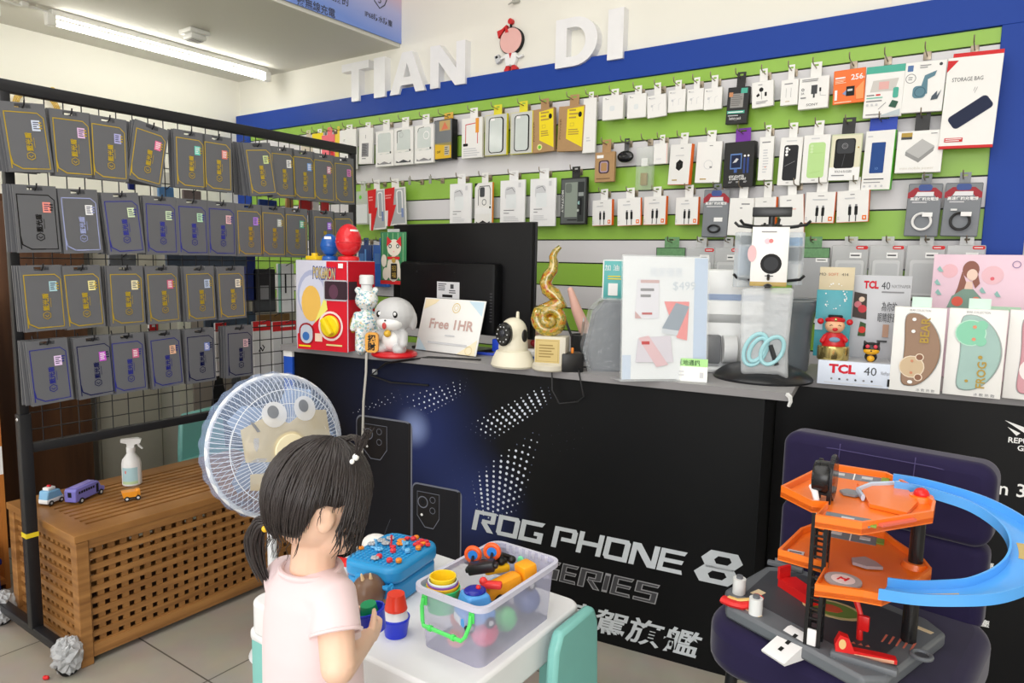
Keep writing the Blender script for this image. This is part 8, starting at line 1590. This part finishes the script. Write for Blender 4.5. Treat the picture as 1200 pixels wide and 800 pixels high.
# hair
m_hair = mat('dark_hair', (42, 35, 35), .34, spec=.5, var=.45, scale=30, stretch=(6, 6, .8), sheen=.1)
RXH, RYH, RZH = .079, .090, .089; HO = V3((0, -.012, .012))
def hp(az, th, k=1.0):
    """az: 0 front, + to the child's right; th: 0 crown .. pi chin"""
    return V3((HO.x + RXH * k * math.sin(th) * math.sin(az), HO.y + RYH * k * math.sin(th) * math.cos(az), HO.z + RZH * k * math.cos(th)))
def thmax(az):
    a = abs((az + PI) % (2 * PI) - PI)  # 0 front .. pi back
    if a < .6: return 1.22
    if a < 1.35: return 1.22 + (a - .6) / .75 * .38
    if a < 1.68: return 1.60 - .03 * math.sin((a - 1.35) / .33 * PI)
    if a < 1.9: return 1.60 + (a - 1.68) / .22 * .75
    return 2.35 + (a - 1.9) / 1.24 * .14
b = MB(m_hair); b.X = HD; na, nt_ = 48, 14; vs = [hp(0, 0)]
for j in range(1, nt_ + 1):
    for i in range(na): az = 2 * PI * i / na; vs.append(hp(az, thmax(az) * j / nt_, 1 - (.045 if j == nt_ else 0)))
for i in range(na): az = 2 * PI * i / na; vs.append(hp(az, thmax(az) * .97, .9))
fs = [(0, 1 + i, 1 + (i + 1) % na) for i in range(na)] + [(1 + (j - 1) * na + i, 1 + (j - 1) * na + (i + 1) % na, 1 + j * na + (i + 1) % na, 1 + j * na + i) for j in range(1, nt_ + 1) for i in range(na)]
b.add(vs, fs); b.build('hair', KD, ang=1.5)
random.seed(11); b = MB(m_hair); b.X = HD
for i in range(620):
    az = random.uniform(-PI, PI); a = abs(az); t1 = thmax(az) * random.uniform(.80, 1.06); t0 = random.uniform(.05, .75); lift = random.uniform(1.0, 1.035); pts = []
    sw = random.uniform(-.16, .16)
    for k in range(9):
        u = k / 8; pts.append(hp(az + sw * (u - .5), t0 + (t1 - t0) * u, lift + .012 * math.sin(u * PI)))
    rr = random.uniform(.0010, .0022); b.tube(pts, [rr * .5, rr, rr, rr, rr, rr, rr * .9, rr * .7, rr * .25], 5)
b.build('hair_strands', KD, ang=1.5)
b = MB(m_hair); b.X = HD
for i in range(90):  # loose locks over the right cheek and jaw
    az = random.uniform(.45, 1.22); t0 = random.uniform(.2, .8); st = [hp(az, t0 + (1.5 - t0) * k / 5, random.uniform(1.02, 1.05)) for k in range(6)]; e = st[-1]; dr = random.uniform(.035, .085)
    for k in range(1, 6): st.append(e + V3((.003 * math.sin(k + i), .006 * k / 5 * random.uniform(-1, 1.2), -dr * k / 5)))
    rr = random.uniform(.0009, .0019); b.tube(st, [rr * .5] + [rr] * 8 + [rr * .7, rr * .2], 5)
for i in range(30):  # fly-away wisps at nape and crown
    az = random.uniform(-PI, PI); t1 = thmax(az); st = [hp(az, t1 * (.7 + .3 * k / 3), 1.03 + .01 * k) for k in range(4)]; e = st[-1]
    for k in range(1, 4): st.append(e + V3((random.uniform(-.004, .004), random.uniform(-.004, .004), -.009 * k)))
    b.tube(st, [.0008] * 6 + [.0003], 4)
b.build('loose_locks', KD, ang=1.5)
# low pigtail on the left
tie = W2L((-.862, .622, .808)); b = MB(m_hair)
for i in range(110):
    o = V3((random.uniform(-1, 1), random.uniform(-1, 1), random.uniform(-1, 1))); o = o.normalized() * random.uniform(0, 1); sp = .014
    a0 = tie + o * .008 + V3((.045, .018, .03)); pts = [a0, tie + o * .006, tie + V3((-.016, -.006, -.006)) + o * sp * .8, tie + V3((-.026, -.008, -.03)) + o * sp * 1.1, tie + V3((-.022, -.008, -.06)) + o * sp, tie + V3((-.008, -.006, -.088)) + o * sp * random.uniform(.3, .8)]
    pts = cr([V3(p) for p in pts], 3); rr = random.uniform(.0012, .0024); m_ = len(pts); b.tube(pts, [rr * min(1, .4 + 3 * k / m_) * (1 if k < m_ * .75 else max(.15, (m_ - k) / (m_ * .25))) for k in range(m_)], 5)
b.build('pigtail', KD, ang=1.5)
b = MB(P((238, 190, 40), .4)); d = V3((-.9, -.2, -.2)).normalized(); u = d.orthogonal().normalized(); v = d.cross(u); b.tube([tie + (u * math.cos(2 * PI * i / 20) + v * math.sin(2 * PI * i / 20)) * .0085 for i in range(20)], .0042, 8, closed=True); b.ell(tie + V3((.006, -.008, .004)), .0055); b.ell(tie + V3((.002, -.01, -.008)), .005); plabel(b.build('hair_tie', KD), 'yellow hair tie')
# looped tuft at the top right
b = MB(m_hair); b.X = HD
for i in range(40):
    j = lambda s: V3((random.uniform(-s, s), random.uniform(-s, s), random.uniform(-s, s)))
    pts = cr([V3((-.01, .0, .098)) + j(.006), V3((.02, .012, .110)) + j(.004), V3((.042, .016, .114)) + j(.004), V3((.056, .018, .104)) + j(.004), V3((.062, .018, .084)) + j(.003)], 3); b.tube(pts, [.0011] * (len(pts) - 1) + [.0006], 4)
for i in range(26):
    pts = cr([V3((.062, .018, .09)) + j(.003), V3((.066, .02, .104)) + j(.004), V3((.067, .022, .118)) + j(.006), V3((.070, .024, .130)) + j(.009)], 3); b.tube(pts, [.001] * (len(pts) - 1) + [.0003], 4)
b.build('hair_tuft', KD, ang=1.5); b = MB(WHITE); b.X = HD; b.ell((.062, .018, .088), .0055); b.ell((.066, .013, .081), .004); plabel(b.build('hair_bead', KD), 'white bead of the hair tie')
